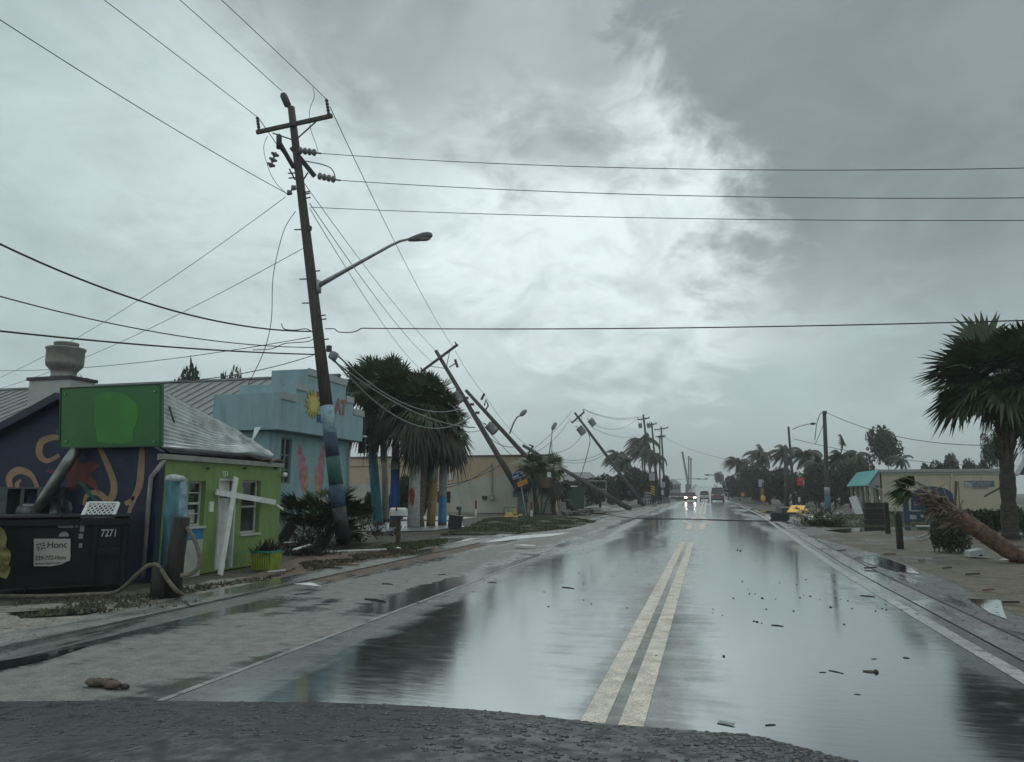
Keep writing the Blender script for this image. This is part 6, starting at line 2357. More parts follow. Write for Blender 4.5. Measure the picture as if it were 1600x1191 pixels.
# stub posts, low wall, timber fence
for lab, px, pyb, pyt, w in (('dark square fence post left of the green frond', 1387.5, 834, 786, .18), ('nearer dark square fence post with a pale chip on top', 1407, 858, 804, .17), ('thick dark post half hidden by the fallen palm crown', 1467, 852, 815, .34)):
    b = G(px, pyb)
    z_ = up_to(b, pyt).z
    mb = MB()
    mb.mm(b + Vector((-w / 2, -w / 2, -.05)), b + Vector((w / 2, w / 2, z_)))
    mb.mm(b + Vector((-w / 2 + .03, -w / 2 + .03, z_)), b + Vector((w / 2 - .03, w / 2 - .03, z_ + .03)))
    solo(mb, 'fence_post', M_pile, lab, 'fence post', 'dark wooden fence posts')
tw = thing('timber_wall', 'low stack of dark timber sleepers in front of the lawn', 'timber wall', G(1369, 821))
b = G(1352, 821)
for k in range(4):
    e = G(1386, 821)
    MB().bar(b + Vector((.04 * (k % 2), 0, .17 + .29 * k)), e + Vector((.04 * (k % 2), 0, .17 + .29 * k)), .26, .27).build('sleeper', M_pile, tw)
wb = MB()
a, b_ = DY(1352, 810, 62), DY(1380, 799, 62)
for lab, p0, p1, w in (('long white board lying flat behind the fence posts', (1432, 826), (1465, 826.5), .22), ('short white board under the fallen palm boots', (1477, 827), (1487, 827), .16), ('thin grey stick lying on the gravel verge', (1434, 846), (1449, 841), .07)):
    plank(G(*p0) + Vector((0, 0, .12)), G(*p1) + Vector((0, 0, .14)), w, .05, lab, M_whitep if 'grey' not in lab else M_conc, up=(0, 0, 1))
lsg = MB()
b = DY(1342, 798, 64)
lsg.bar(DY(1332, 776, 64), Vector((DY(1343, 800, 64).x, 64, .0)), .62, .05, (.2, -1, .3))
solo(lsg, 'leaning_board', M_whitep, 'white board leaning under the left end of the turquoise awning', 'board')
ic = MB()
b = DY(1342, 800, 70)
ic.mm((DY(1334, 790, 70).x, 70, 0), (DY(1347, 790, 70).x, 70.8, DY(1340, 777, 70).z))
solo(ic, 'ice_chest', M_signw, 'pale tall box standing under the turquoise awning', 'box')
dtb = thing('folding_table', 'white covered table standing by the beige shop corner', 'table', DY(1392, 800, 64))
a, b_ = DY(1381, 791, 64), DY(1402, 796, 64)
MB().mm((a.x, 64, a.z - .12), (b_.x, 65.2, a.z)).build('tabletop', M_whitep, dtb)
for x in (a.x + .1, b_.x - .1):
    MB().mm((x - .04, 64.2, 0), (x + .04, 64.3, a.z - .121)).build('leg', M_metal, dtb)
ib = thing('tipped_box', 'pale grey plastic box tipped on the gravel under the fallen palm', 'box', G(1534, 870))
yb3 = G(1533, 873).y
P = [DY(x, y, yb3) for x, y in ((1515, 871), (1548, 868), (1535, 858), (1516, 862))]
mb = MB()
mb.prism([(p.x, max(.01, p.z)) for p in P], (0, yb3, 0), (1, 0, 0), (0, 0, 1), (0, .45, 0))
mb.build('shell', mat('box_pale', (.36, .42, .41), .5, .12, 4), ib)
MB().box(DY(1533, 868, yb3 - .01), (.06, .03, .05)).build('latch', M_black, ib)
# hedges by the palms
hedge = thing('clipped_bush', 'rounded clipped bush behind the fallen palm trunk', 'bush', G(1490, 868))
random.seed(81)
cm = crown(1.0, 1.45, 2600, .055, 81, 12)
b = G(1494, 866)
cm.v = [(x * .72 + b.x + .1, y * .5 + b.y + .5, max(.02, z * 1.05 - .32)) for x, y, z in cm.v]
cm.build('foliage', mat('bush_leaf', (.030, .042, .020), .7, .3, 1, island=.5), hedge)
MB().tube([b + Vector((0, .5, -.05)), b + Vector((0, .5, .8))], .06, 6).build('stem', M_bark, hedge)
hd2 = thing('low_hedge', 'dark low hedge round the foot of the tall right palm', 'hedge', G(1585, 840))
mbh = MB()
for k in range(7):
    p = G(1530 + 16 * k, 836 + k * .5)
    cm = crown(1.1, 1.1, 700, .07, 90 + k, 6)
    i0 = len(mbh.v)
    mbh.v += [(x + p.x, y + p.y + .9, z) for x, y, z in cm.v]
    mbh.f += [tuple(i + i0 for i in f) for f in cm.f]
    mbh.m += cm.m
mbh.build('foliage', MATS['bush_leaf'], hd2)
plank(DY(1538, 776, 50), DY(1563, 762, 50), .14, .08, 'dark broken branch leaning against the beige wall', M_bark)
plank(G(1498, 845) + Vector((0, .6, 0)), DY(1494, 752, G(1498, 845).y + .6), .10, .07, 'thin brown stake standing by the fallen palm boots', mat('stake_wood', (.11, .07, .05), .8, .3))
# house corner at the right edge
eh = thing('edge_house', 'white roof edge of a house at the right picture edge', 'house', DY(1600, 800, 44))
yE = 44
mb = MB()
P = [DY(1588, 742, yE), DY(1640, 655, yE)]
mb.prism([(P[0].x, P[0].z), (P[1].x, P[1].z), (P[1].x + 4, P[1].z), (P[1].x + 4, P[0].z)], (0, yE, 0), (1, 0, 0), (0, 0, 1), (0, .5, 0))
mb.build('gable', mat('edge_grey', (.085, .095, .09), .7, .1), eh)
mb = MB()
mb.bar(P[0] + Vector((-.1, -.15, 0)), P[1] + Vector((-.1, -.15, .1)), .3, .22)
mb.build('roof_edge', M_whitep, eh)
w0 = DY(1590, 742, yE)
MB().mm((w0.x + .5, yE + .05, 0), (w0.x + 6, yE + .45, w0.z)).build('wall', mat('edge_wall', (.045, .048, .045), .8, .3, 2), eh)

# fallen yellow sign, black signal housing
fs = thing('fallen_sign', 'bright yellow pedestrian warning sign lying on the wet kerb', 'road sign', G(1243, 805))
yY = G(1240, 806).y
P = [DY(*q, yY + d_) for q, d_ in (((1229.5, 800), 0), ((1253, 800.5), 0), ((1258.5, 790), .9), ((1237, 789.5), .9))]
nn = (P[1] - P[0]).cross(P[3] - P[0]).normalized()
mb = MB()
mb.face(P)
mb.face([p - nn * .05 for p in reversed(P)])
for i in range(4):
    mb.face([P[i], P[i] - nn * .05, P[(i + 1) % 4] - nn * .05, P[(i + 1) % 4]])
mb.build('panel', M_yel, fs)
def on_sign(u, v):
    return P[0].lerp(P[1], u).lerp(P[3].lerp(P[2], u), v) + nn * .01
mb = MB()
for poly in ([(.30, .62), (.52, .68), (.72, .60), (.70, .50), (.60, .50), (.62, .30), (.55, .28), (.50, .48), (.40, .50), (.30, .52)], [(.60, .50), (.80, .42), (.80, .36), (.58, .42)], [(.36, .78), (.42, .86), (.49, .80), (.43, .72)]):
    mb.face([on_sign(*q) for q in poly])
mb.build('pictogram', mat('picto_brown', (.10, .045, .012), .5), fs)
p = DY(1260, 799.5, yY - .1)
MB().lathe([(.02, 0), (.18, .02), (.20, .10), (.10, .22), (.02, .24)], p, (.2, -1, .4), 14).build('beacon', M_yelp, fs, True)
p = DY(1249.5, 802, yY - .2)
MB().lathe([(.02, 0), (.20, .02), (.20, .12), (.02, .16)], p, (-.1, -1, .5), 14).build('beacon', M_yelp, fs, True)
MB().tube([DY(1259, 801, yY - .1), G(1273, 812)], .045, 8).build('post', M_yelp, fs)
bk = thing('signal_housing', 'black corrugated signal housing lying on the kerb', 'traffic signal', G(1218, 814))
a = G(1204, 815)
yk = a.y
x0_, x1_ = DY(1205, 810, yk).x, DY(1232, 810, yk).x
zt_ = DY(1215, 801, yk).z
mb = MB()
for k in range(4):
    z0, z1 = zt_ * k / 4, zt_ * (k + 1) / 4
    mb.mm((x0_ - .04 + .05 * (k % 2), yk, z0 + .01), (x1_ - .35, yk + .5, z1 - .004))
mb.mm((x0_ + .1, yk + .04, .0), (x1_ - .3, yk + .46, zt_ - .02))
mb.build('shell', M_black, bk)
MB().prism([(0, 0), (.25, 0), (.38, zt_ * .3), (.40, zt_ * .6), (.28, zt_ * .95), (0, zt_)], (x1_ - .33, yk - .01, 0), (1, 0, 0), (0, 0, 1), (0, .52, 0)).build('visor', M_black, bk)
MB().box((x1_ - .36, yk - .02, zt_ / 2), (.05, .03, zt_ * .95)).build('seam', M_dkmetal, bk)
mb = MB()
mb.mm(G(1222, 800) + Vector((0, 0, 0)), G(1233, 798) + Vector((0, .3, .35)))
solo(mb, 'dark_box', M_black, 'small black box left of the fallen yellow sign', 'box')
for lab, px, py in (('pale boulder at the left end of the lawn', 1290, 806), ('second pale boulder on the lawn edge', 1314, 806)):
    p = G(px, py)
    mb = MB().ell(p + Vector((0, 0, .1)), (.32, .25, .22), 10, 7, wob=.25)
    solo(mb, 'boulder', M_conc, lab, 'boulder', smooth=True)

# ================================================================== FAR ROAD: CARS, BARRIERS, BRIDGE
M_tyre = mat('tyre', (.012, .012, .013), .7)
M_rim = mat('rim', (.22, .22, .22), .4, .1, metal=.6)
M_cglass = mat('car_glass', (.02, .024, .027), .06, .1, spec=.8)


def car(label, cat, loc, rz, col, L=4.6, W_=1.85, Hh=1.5, kind='sedan', lights=None, group=None):
    """a car at the origin, nose towards -Y, then placed"""
    r = thing('car' if kind != 'truck' else 'truck', label, cat)
    m = mat('paint_' + label[:18].replace(' ', '_'), col, .28, .05, 2, coat=.5)
    h0, hb_ = .30, Hh * .56
    side = [(-L / 2, h0 + .1), (-L / 2 + .08, h0), (L / 2 - .1, h0), (L / 2, h0 + .15), (L / 2 - .02, hb_), (L / 2 - .5, hb_ + .05), (-L / 2 + 1.2, hb_ + .02), (-L / 2 + .15, hb_ - .15)]
    mb = MB()
    mb.prism(side, (-W_ / 2, 0, 0), (0, 1, 0), (0, 0, 1), (W_, 0, 0))
    mb.build('body', m, r)
    if kind == 'truck':
        cab = [(-L / 2 + 1.3, hb_ + .02), (L / 2 - 2.0, hb_ + .05), (L / 2 - 2.15, Hh - .08), (-L / 2 + 2.0, Hh - .08)]
    elif kind == 'suv':
        cab = [(-L / 2 + 1.2, hb_ + .02), (L / 2 - .1, hb_ + .04), (L / 2 - .35, Hh - .07), (-L / 2 + 1.9, Hh - .07)]
    else:
        cab = [(-L / 2 + 1.3, hb_ + .02), (L / 2 - .5, hb_ + .05), (L / 2 - 1.2, Hh - .06), (-L / 2 + 2.0, Hh - .06)]
    mb = MB()
    i = len(mb.v)
    for s, inset in ((-1, 0), (1, 0)):
        for k, (y, z) in enumerate(cab):
            w = W_ / 2 - (.05 if k < 2 else .22)
            mb.v.append((s * w, y, z))
    for f in ((0, 1, 2, 3), (7, 6, 5, 4), (0, 4, 5, 1), (1, 5, 6, 2), (2, 6, 7, 3), (3, 7, 4, 0)):
        mb.f.append(f)
        mb.m.append(0)
    mb.build('windows', M_cglass, r)
    MB().mm((-W_ / 2 + .2, cab[3][0] - .05, Hh - .075), (W_ / 2 - .2, cab[2][0] + .05, Hh)).build('roof', m, r)
    for s in (-1, 1):
        for y in (-L / 2 + .85, L / 2 - .9):
            c = Vector((s * (W_ / 2 - .11), y, .34))
            o = MB().lathe([(.2, -.11), (.33, -.11), (.345, -.06), (.345, .06), (.33, .11), (.2, .11)], c, (1, 0, 0), 16).build('wheel', M_tyre, r, True)
            MB().lathe([(.02, -.118), (.2, -.116), (.2, .116), (.02, .118)], c, (1, 0, 0), 12).build('rim', M_rim, o)
        hl = MB().ell((s * (W_ / 2 - .30), -L / 2 + .02, hb_ - .22), (.24, .10, .13), 12, 8)
        hl.build('headlight', mat('headlight_on', (.9, .9, .85), .3, 0, emit=((1, .95, .86), 16.0)) if lights else mat('headlight_off', (.5, .5, .5), .2), r, True)
        MB().mm((s * (W_ / 2 - .02), L / 2 - .12, hb_ - .32), (s * (W_ / 2 - .24), L / 2 + .012, hb_ - .02)).build('tail_light', mat('tail_red', (.25, .02, .02), .3), r)
        MB().box((s * (W_ / 2 + .08), cab[0][0] + .45, hb_ + .16), (.18, .12, .14)).build('mirror', m, r)
    MB().mm((-W_ / 2 + .1, -L / 2 - .02, h0 + .05), (W_ / 2 - .1, -L / 2 + .06, h0 + .28)).build('bumper', M_black, r)
    MB().mm((-W_ / 2 + .08, L / 2 - .06, h0 + .02), (W_ / 2 - .08, L / 2 + .03, h0 + .24)).build('bumper', M_metal if kind == 'truck' else M_black, r)
    MB().mm((-.26, L / 2 + .004, hb_ - .35), (.26, L / 2 + .022, hb_ - .22)).build('number_plate', M_signw, r)
    r.location = loc
    r.rotation_euler.z = rz
    if group:
        r['group'] = group
    return r


car('red car coming towards us with bright headlights', 'car', (DY(1079, 780, 152).x, 152, 0), 0, (.19, .025, .022), 4.6, 2.3, 1.75, 'sedan', True)
car('dark cab pickup truck with a red tailgate driving away', 'truck', (DY(1121, 780, 146).x, 146, 0), 0, (.16, .040, .035), 5.6, 2.35, 2.65, 'truck')
car('white car standing left of the red pickup truck', 'car', (DY(1101, 780, 165).x, 165, 0), 0, (.40, .42, .42), 4.6, 2.0, 2.1, 'suv')
car('dark parked car left of the road, nearer the red car', 'car', (DY(1066, 780, 178).x, 178, 0), 0, (.045, .05, .05), 4.6, 2.1, 1.7, 'sedan')
car('dark parked car at the left kerb by the barrier', 'car', (DY(1053, 780, 172).x, 172, 0), 0, (.035, .04, .04), 4.6, 2.1, 1.7, 'sedan')


def rail(label, pts, h=.75):
    r = thing('guardrail', label, 'guardrail', pts[0])
    mb = MB()
    prof = [(-.02, -.15), (.03, -.11), (.03, -.04), (-.02, 0), (.03, .04), (.03, .11), (-.02, .15)]
    for a, b in zip(pts, pts[1:]):
        a = Vector(a) + Vector((0, 0, h - .15))
        b = Vector(b) + Vector((0, 0, h - .15))
        mb.bar(a, b, .06, .34)
    mb.build('beam', M_metal, r)
    for a, b in zip(pts, pts[1:]):
        a, b = Vector(a), Vector(b)
        MB().mm(a + Vector((-.06, .02, 0)), a + Vector((.06, .16, h))).build('post', M_dkmetal, r)
    return r


rail('guardrail segment behind the left hazard marker', [(-8.6, 104 + 5 * k, 0) for k in range(5)], .95)
rail('guardrail starting behind the right hazard marker', [(8.2 - .35 * k, 122 + 6 * k, 0) for k in range(7)], .9)
for lab, px, Yp, w, h in (('pale concrete barrier block on the left kerb', 1038, 128, 2.2, .95), ('white concrete barrier on the right kerb', 1170, 128, 2.4, .8), ('second white barrier on the right kerb nearer the trees', 1180, 124, 2.0, .85)):
    c = DY(px, 785, Yp)
    mb = MB()
    mb.prism([(-w / 2, 0), (w / 2, 0), (w / 2 - .05, .2), (w / 2 - .2, h), (-w / 2 + .2, h), (-w / 2 + .05, .2)], (c.x, Yp, 0), (1, 0, 0), (0, 0, 1), (0, 1.6, 0))
    solo(mb, 'barrier', M_conc, lab, 'barrier', 'concrete barriers at the bridge')
for k, (px, py) in enumerate(((1012, 765), (1012, 770), (1012, 775))):
    pass
bd = thing('barricade', 'grey slatted barricade left of the left hazard marker', 'barricade', DY(1012, 786, 108))
a0, a1 = DY(1007, 775, 108), DY(1017, 775, 108)
for py in (770, 774.5, 779):
    MB().mm((a0.x, 108, DY(1010, py + 1.6, 108).z), (a1.x, 108.06, DY(1010, py - 1.2, 108).z)).build('board', M_metal, bd)
for x in (a0.x + .1, a1.x - .1):
    MB().mm((x - .04, 108.065, 0), (x + .04, 108.14, DY(1010, 768, 108).z)).build('post', M_dkmetal, bd)
# bridge parapets following the rise
for lab, xo in (('left parapet of the bridge rising in the distance', -7.0), ('right parapet of the bridge rising in the distance', 5.0)):
    mb = MB()
    ys = [190 + 18 * k for k in range(22)]
    for a, b in zip(ys, ys[1:]):
        mb.bar((xo, a, rz_(a) + .5), (xo, b, rz_(b) + .5), .35, 1.0)
    r = solo(mb, 'bridge_parapet', M_conc, lab, 'parapet')
mb = MB()
ys = [215 + 18 * k for k in range(20)]
for a, b in zip(ys, ys[1:]):
    za_, zb2 = rz_(a) - .12, rz_(b) - .12
    for x in (-6.9, 4.9):
        mb.face([(x, a, -.1), (x, b, -.1), (x, b, zb2), (x, a, za_)])
    mb.face([(-6.9, a, za_), (4.9, a, za_), (4.9, b, zb2), (-6.9, b, zb2)])
struct(mb, 'embankment', M_conc)

# cranes, masts and signal arms on the horizon
M_far = mat('far_steel', (.12, .125, .125), .6, .1)
cr = thing('crane', 'distant crane boom leaning left over the bridge', 'crane', DY(1076, 765, 420))
MB().bar(DY(1076, 762, 420), DY(1066, 706, 420), 1.1, 1.1).build('boom', M_far, cr)
MB().mm(DY(1071, 770, 420), DY(1080, 757, 420) + Vector((0, 3, 0))).build('cab', M_far, cr)
for lab, px, pt in (('left of two thin masts beside the distant crane', 1076, 713), ('right of two thin masts beside the distant crane', 1079.5, 716)):
    mb = MB()
    mb.tube([DY(px, 775, 430), DY(px, pt, 430)], .42, 6)
    mb.bar(DY(px - 2, pt + 2, 430), DY(px + 2.5, pt + 1, 430), .4, .4)
    solo(mb, 'mast', M_far, lab, 'mast', 'masts beside the distant crane')
for lab, Yp, x0_, x1_, py, hs_, pb_ in (('nearer signal arm reaching left over the road', 260, 1100, 1131, 742.5, (1105, 1121), 1130), ('farther signal arm reaching right over the road', 330, 1074, 1106, 748.5, (1091, 1103), 1075), ('farthest thin signal arm above the bridge crest', 420, 1095, 1106, 762.5, (1103,), 1095)):
    r = thing('traffic_signal', lab, 'traffic signal', DY(pb_, 780, Yp))
    MB().bar(DY(x0_, py - .5, Yp), DY(x1_, py + .5, Yp), .3, .3).build('arm', M_far, r)
    MB().tube([DY(pb_, 783, Yp), DY(pb_, py - 1, Yp)], .25, 8).build('post', M_far, r)
    for px in hs_:
        MB().bar(DY(px - 2, py, Yp - .3), DY(px + 3, py, Yp - .3), .5, .5).build('signal_head', M_black, r)
wire('far thin line left of the distant crane', DY(1035, 749, 330), DY(1076, 748, 330), .3, .10)
fh = thing('far_house', 'pale distant house left of the bridge ramp', 'house', DY(1055, 775, 300))
a, b = DY(1040, 757, 300), DY(1062, 757, 300)
MB().mm((a.x, 300, 0), (b.x, 312, a.z)).build('wall', mat('far_pale', (.26, .27, .26), .7), fh)
mb = MB()
zr0, zr1 = a.z, DY(1050, 748.5, 306).z
mb.face([(a.x - .6, 299.4, zr0), (b.x + .6, 299.4, zr0), (b.x - 2, 306, zr1), (a.x + 2, 306, zr1)])
mb.face([(b.x + .6, 312.6, zr0), (a.x - .6, 312.6, zr0), (a.x + 2, 306, zr1), (b.x - 2, 306, zr1)])
mb.face([(b.x + .6, 299.4, zr0), (b.x + .6, 312.6, zr0), (b.x - 2, 306, zr1)])
mb.face([(a.x - .6, 312.6, zr0), (a.x - .6, 299.4, zr0), (a.x + 2, 306, zr1)])
mb.build('roof', mat('far_roof2', (.19, .195, .195), .7), fh)
for k in range(4):
    x = a.x + (b.x - a.x) * (.12 + .24 * k)
    MB().mm((x, 299.9, a.z - 2.0), (x + .9, 299.97, a.z - .7)).build('window', M_glass, fh)
# building roof behind the trees on the right
fr = thing('far_building', 'dark flat building among the trees right of the red truck', 'building', DY(1160, 780, 175))
a, b = DY(1153, 724, 175), DY(1169, 724, 175)
MB().mm((a.x, 175, 0), (b.x, 185, a.z)).build('wall', mat('far_dull', (.13, .13, .12), .7), fr)
MB().mm((a.x - .4, 174.6, a.z), (b.x + .4, 185.4, a.z + .4)).build('roof', M_felt, fr)
jk = thing('junk_pile', 'pale pile of wreckage in front of the right barriers', 'wreckage', DY(1146, 786, 130))
for k in range(9):
    c = DY(1140 + k * 2.6, 781 - random.random() * 3, 131)
    c.z = max(.1, c.z)
    MB().box(c, (.9 * random.uniform(.5, 1.2), .5, .12), Matrix.Rotation(random.uniform(-.7, .7), 3, 'Y')).build('sheet', M_conc, jk)

# ================================================================== DEBRIS ON THE ROAD
def lump(label, px, py, rx, ry, rz2, m, name='debris', cat='debris', group=None, wob=.5, seed=0):
    random.seed(1000 + int(px * 7 + py))
    p = G(px, py)
    mb = MB().ell((p.x, p.y, rz2 * .35), (rx, ry, rz2), 9, 6, wob=wob)
    return solo(mb, name, m, label, cat, group, smooth=True)


M_bit = mat('wet_bark', (.035, .030, .026), .6, .4, 9)
M_brn = mat('wet_husk', (.10, .065, .05), .6, .4, 12, dirt=(.07, .045, .03), dscale=9)
hk = thing('palm_husk', 'brown palm husk lying on the grey shoulder in front of us', 'palm husk', G(168, 1072))
b = G(168, 1074)
random.seed(4)
mb = MB()
for k in range(5):
    mb.ell((b.x + .055 * k - .14, b.y + random.uniform(-.03, .03), .035), (.085, .05, .035 + .004 * (k % 2)), 10, 6, wob=.35)
mb.build('husk', M_brn, hk, True)
MB().ell((b.x + .19, b.y - .01, .022), (.055, .028, .022), 8, 6, wob=.2).build('dark_tip', M_bit, hk, True)
lump('large brown curled seed pod on the right lane', 1360, 1050, .07, .022, .012, M_brn, 'seed_pod', 'seed pod')
lump('dark hole end of the brown seed pod', 1369, 1051, .022, .02, .02, M_bit, 'seed_husk', 'seed husk')
twp = [((570, 937), (603, 941), .035, 'long dark stick on the shoulder near the wet lane'), ((597, 913), (614, 914), .03, 'short thick dark stick on the shoulder'), ((684, 899), (697, 898), .022, 'small dark stick farther along the shoulder'), ((762, 910), (776, 911), .018, 'dark stick on the wet lane by the edge line'), ((878, 918), (897, 920), .018, 'thin twig on the wet left lane'), ((1344, 931), (1367, 933), .018, 'straight dark twig near the right edge line'), ((1295, 1048), (1318, 1053), .010, 'faint thin twig left of the seed pod'), ((1411, 1028), (1421, 1029), .012, 'small dark twig right of the seed pod'), ((1121, 1131), (1146, 1136), .008, 'twig with leaflets near the hood'), ((1196, 1134), (1212, 1133), .010, 'short twig near the right end of the hood'), ((1205, 977), (1224, 979), .014, 'dark double twig in the middle of the right lane'), ((1335, 1085), (1345, 1086), .007, 'tiny pale twig on the right lane'), ((1280, 1051), (1291, 1051), .008, 'short faint twig left of the thin twig'), ((1362, 1030), (1370, 1030), .008, 'faint flat twig above the seed pod')]
for a, b, r0, lab in twp:
    A, B = G(*a), G(*b)
    A.z = B.z = r0 * .3
    mb = MB()
    mid_ = A.lerp(B, .5) + Vector((0, (B - A).length * .08, 0))
    mb.tube([A, mid_, B], [r0 * .4, r0 * .6, r0 * .3], 6)
    if 'leaflets' in lab:
        for k in range(6):
            q_ = A.lerp(B, k / 6)
            mb.tube([q_, q_ + Vector((.03, .04, .01))], .004, 4)
    solo(mb, 'twig', M_bit, lab, 'twig')
spots = [(1245, 914), (1252, 903), (1259, 906), (1114, 952), (1113, 958), (1250, 934), (1266, 932), (1256, 930), (1281, 937), (1314, 937), (1325, 939), (1306, 935), (1331, 951), (1212, 936), (1169, 921), (1171, 928), (1180, 928), (1160, 909), (1129, 962), (1178, 971), (1183, 972), (1190, 974), (1197, 952), (1191, 935), (1146, 935), (1384, 945), (1378, 951), (1385, 953), (1370, 948), (1368, 955), (1298, 949), (1293, 947), (1293, 929), (1240, 955), (1319, 976), (857, 948), (980, 950), (924, 944), (912, 938), (927, 909), (912, 913), (878, 910), (869, 911), (858, 908), (740, 925), (739, 930), (757, 907), (775, 906), (850, 925), (1006, 944), (1014, 913), (1041, 930), (1131, 1026), (1025, 1025), (1152, 860), (1154, 857), (1157, 861), (1162, 853), (1182, 876), (1098, 847), (996, 894), (905, 896), (1418, 910), (1432, 916), (1505, 970), (1218, 911)]
for k, (px, py) in enumerate(spots):
    random.seed(k)
    s = random.uniform(.007, .016)
    if (px, py) in ((1152, 860), (1154, 857), (1157, 861), (1162, 853), (1298, 949)):
        s *= 2.0
    lump('small dark clod of storm litter on the wet road', px, py, s * random.uniform(.8, 1.4), s, s * random.uniform(.45, .8), M_bit, 'litter_clod', 'litter', 'dark clods scattered on the road')
for lab, px, py, rx, ry in (('crumpled white sheet on the left kerb', 484, 921, .28, .12), ('white scrap on the far part of the left shoulder', 818, 857, .42, .22), ('pale scrap near the brown mulch and white board', 622, 861, .14, .08), ('small white scrap by the pile foot', 243, 931, .05, .04), ('white scrap below the fallen palm trunk', 1570, 880, .12, .07)):
    random.seed(px)
    p = G(px, py)
    mb = MB()
    P = [Vector((p.x + rx * math.cos(t) * random.uniform(.6, 1.2), p.y + ry * math.sin(t) * random.uniform(.6, 1.2), .05 + random.uniform(0, .05))) for t in [k * .7 for k in range(9)]]
    c = Vector((p.x, p.y, .12))
    for i in range(9):
        mb.face([c, P[i], P[(i + 1) % 9]])
    solo(mb, 'litter_sheet', M_whitep, lab, 'litter')
for k, (px, py) in enumerate(((500, 885), (530, 877), (556, 872), (590, 868), (475, 882), (520, 890), (610, 873), (640, 866), (666, 862), (545, 885), (1315, 862), (1360, 890), (1440, 878), (1480, 890), (1520, 900), (1545, 925), (1580, 945), (1390, 868))):
    random.seed(k + 50)
    p = G(px, py)
    a = random.uniform(-.5, .5)
    L = random.uniform(.12, .4) * (.45 if px > 1000 else .8)
    mb = MB()
    d_ = Vector((math.cos(a), math.sin(a), 0))
    mb.bar(p - d_ * L + Vector((0, 0, .03)), p + d_ * L + Vector((0, 0, .05)), random.uniform(.03, .08), .03)
    o_ = solo(mb, 'wood_scrap', M_bit if k % 3 else mat('wood_scrap', (.17, .11, .075), .8, .4, 4), 'scrap of broken wood lying on the roadside dirt', 'wood scrap', 'broken wood on the roadside')

# ================================================================== OUR OWN CAR
M_hood = mat('hood_paint', (.020, .024, .026), .36, .35, 5, spec=.30)
hm = M_hood.node_tree
q = N.__new__(N)
q.t = hm
bs_ = [n_ for n_ in hm.nodes if n_.type == 'BSDF_PRINCIPLED'][0]
tc = q('ShaderNodeTexCoord').outputs['Object']
vor = q('ShaderNodeTexVoronoi', {'Vector': tc, 'Scale': 55.0}, feature='SMOOTH_F1').outputs['Distance']
nz_ = q.noise(tc, 26, 5, .65)
hh_ = q.math('ADD', q.ramp(vor, .0, .55, 1, 0), q.math('MULTIPLY', nz_, .9))
q.t.links.new(q('ShaderNodeBump', {'Height': hh_, 'Strength': .22, 'Distance': .003}).outputs[0], bs_.inputs['Normal'])
q.t.links.new(q.ramp(q.noise(tc, 18, 4), .35, .7, .22, .6), bs_.inputs['Roughness'])
mc = thing('car', 'dark grey bonnet of our own rain beaded car', 'car', (-.75, 1.2, 0))
edge = [(-420, 1118), (-250, 1106), (-100, 1099), (0, 1096), (200, 1095), (400, 1096.5), (550, 1099), (700, 1106), (820, 1116), (930, 1129), (1060, 1140), (1140, 1146), (1190, 1152), (1240, 1165), (1290, 1178), (1345, 1192), (1420, 1215)]
front = [DY(px, py, 1.78 - (.0 if px < 1100 else (px - 1100) / 320 * .28) - (0 if px > 0 else -px / 420 * .15)) for px, py in edge]
def rs(P, k):
    out = []
    for i in range(len(P) - 1):
        for j in range(k):
            t = j / k
            p0, p1, p2_, p3_ = P[max(i - 1, 0)], P[i], P[i + 1], P[min(i + 2, len(P) - 1)]
            out.append(.5 * ((2 * p1) + (p2_ - p0) * t + (2 * p0 - 5 * p1 + 4 * p2_ - p3_) * t * t + (3 * p1 - p0 - 3 * p2_ + p3_) * t ** 3))
    out.append(P[-1])
    return out
fr_ = rs(front, 9)
cols = len(fr_)
prof = [(-.16, -.55), (-.14, -.30), (-.10, -.13), (-.055, -.045), (-.02, -.010)] + [(.0 + .009 * k, .0012 * k - .00001 * k * k) for k in range(0, 75)]
mb = MB()
gridh = []
for dy, dz in prof:
    row = []
    for i, p in enumerate(fr_):
        jit = mnoise.noise(Vector((p.x * 60, (p.y - dy) * 60, 1))) * .0007 + mnoise.noise(Vector((p.x * 25, (p.y - dy) * 25, 4))) * .0006
        if dz < -.2:
            jit = 0
        row.append((p.x, p.y - dy, p.z + dz + jit + .02 * max(0, dy)))
    gridh.append(row)
mb.v = [v for row in gridh for v in row]
for a in range(len(prof) - 1):
    for b in range(cols - 1):
        i = a * cols + b
        mb.f.append((i, i + cols, i + cols + 1, i + 1))
        mb.m.append(0)
mb.build('bonnet', M_hood, mc, True)
random.seed(99)
bd_ = MB()
for k in range(4600):
    a = random.randrange(3, len(prof) - 1)
    b = random.randrange(cols - 1)
    p = Vector(gridh[a][b]).lerp(Vector(gridh[min(a + 1, len(prof) - 1)][b + 1]), random.random())
    r_ = random.choice((.0025, .003, .004, .005, .006, .008)) * random.uniform(.8, 1.2)
    if p.y < 1.36 or p.y > 1.80:
        continue
    bd_.ell((p.x, p.y, p.z), (r_ * random.uniform(.8, 1.5), r_, r_ * .34), 7, 4, wob=.15)
o = bd_.build('rain_beads', mat('rain_bead', (.024, .028, .030), .3, .3, 9, spec=.45), mc, True)
o['kind'] = 'stuff'
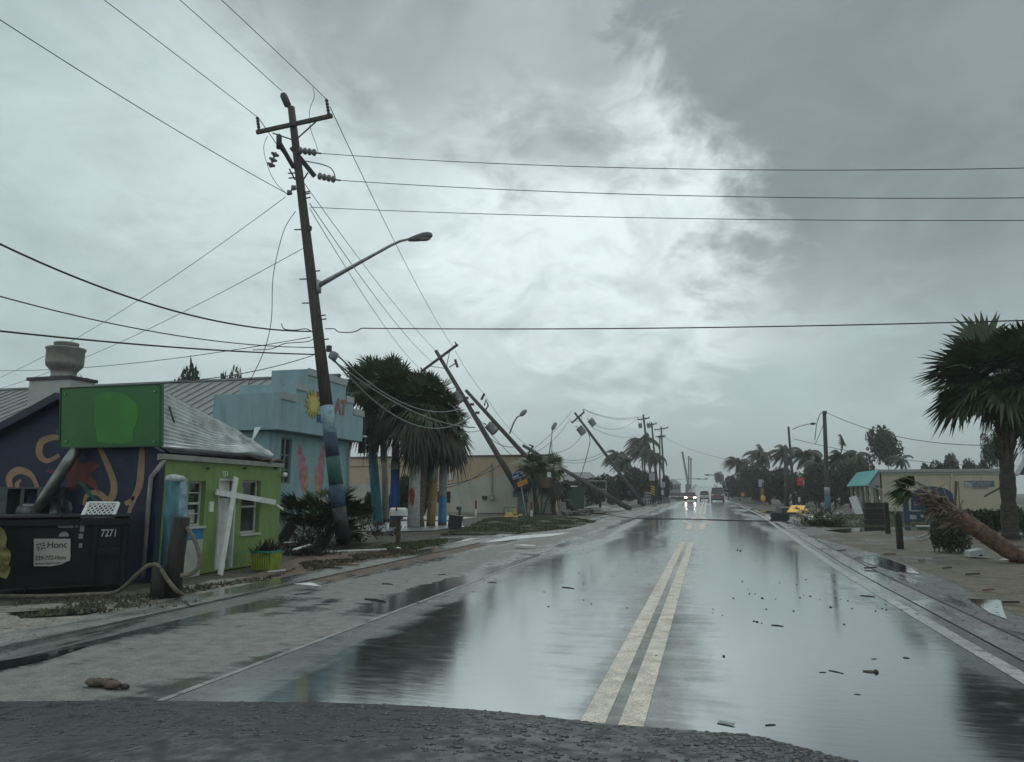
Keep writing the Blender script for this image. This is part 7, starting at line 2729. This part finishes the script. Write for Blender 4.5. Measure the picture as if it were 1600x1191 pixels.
# flank and nose so that it also holds up from the side
xa_, xb_ = fr_[0].x, fr_[-1].x
mb = MB()
mb.prism([(-1.2, .35), (1.75, .35), (1.9, .55), (1.88, .75), (1.45, .95), (.85, 1.05), (-1.2, 1.02)], (xa_ + .06, 0, 0), (0, 1, 0), (0, 0, 1), (xb_ - xa_ - .08, 0, 0))
mb.build('body', mat('body_paint', (.04, .044, .047), .35, .2), mc)
for s in (xa_ + .3, xb_ - .02):
    for y in (1.0,):
        MB().lathe([(.2, -.11), (.33, -.11), (.35, -.06), (.35, .06), (.33, .11), (.2, .11)], (s - .14, y, .36), (1, 0, 0), 18).build('wheel', M_tyre, mc, True)
mb = MB()
mb.tube([(-1.62, 1.36, 1.165), (-1.2, 1.375, 1.178), (-.75, 1.385, 1.184), (-.55, 1.39, 1.186)], .012, 6)
mb.build('wiper', M_black, mc, True)

mb = MB()
nx, ny = 90, 8
cow = []
for j in range(ny + 1):
    for i in range(nx + 1):
        p = DY(-80 + 760 * i / nx, 1173 + 3.2 * j + 6 * (i / nx) ** 3, 1.44 - .006 * j)
        p.z += .004 + .006 * mnoise.noise(Vector((p.x * 22, p.y * 40, 2)))
        mb.v.append(tuple(p))
for j in range(ny):
    for i in range(nx):
        a = j * (nx + 1) + i
        mb.f.append((a, a + nx + 1, a + nx + 2, a + 1))
        mb.m.append(0)
mb.build('cowl_glints', mat('glint_paint', (.10, .11, .11), .22, .4, 9, metal=.0, spec=1.0, bump=.8, bscale=26, coat=1.0, dirt=(.42, .45, .45), dscale=7, dlo=.5, dhi=.62), mc, True)  # added strip; pale blotches in its colour imitate sky glints on wet paint

# ================================================================== AIR
hz = MB()
hz.mm((-E - 4, -124, -1.0), (E + 4, E + 4, 60))
ho = hz.build('haze', None or bpy.data.materials.new('haze'))
hmat = ho.data.materials[0]
hmat.use_nodes = True
q = N(hmat.node_tree)
pv = q('ShaderNodeVolumePrincipled', {'Color': (.97, 1, 1, 1), 'Density': 0.0009, 'Anisotropy': 0.2})
q.t.links.new(pv.outputs[0], q('ShaderNodeOutputMaterial').inputs['Volume'])
ho['kind'] = 'stuff'
ho['label'] = 'thin wet haze over the whole street'
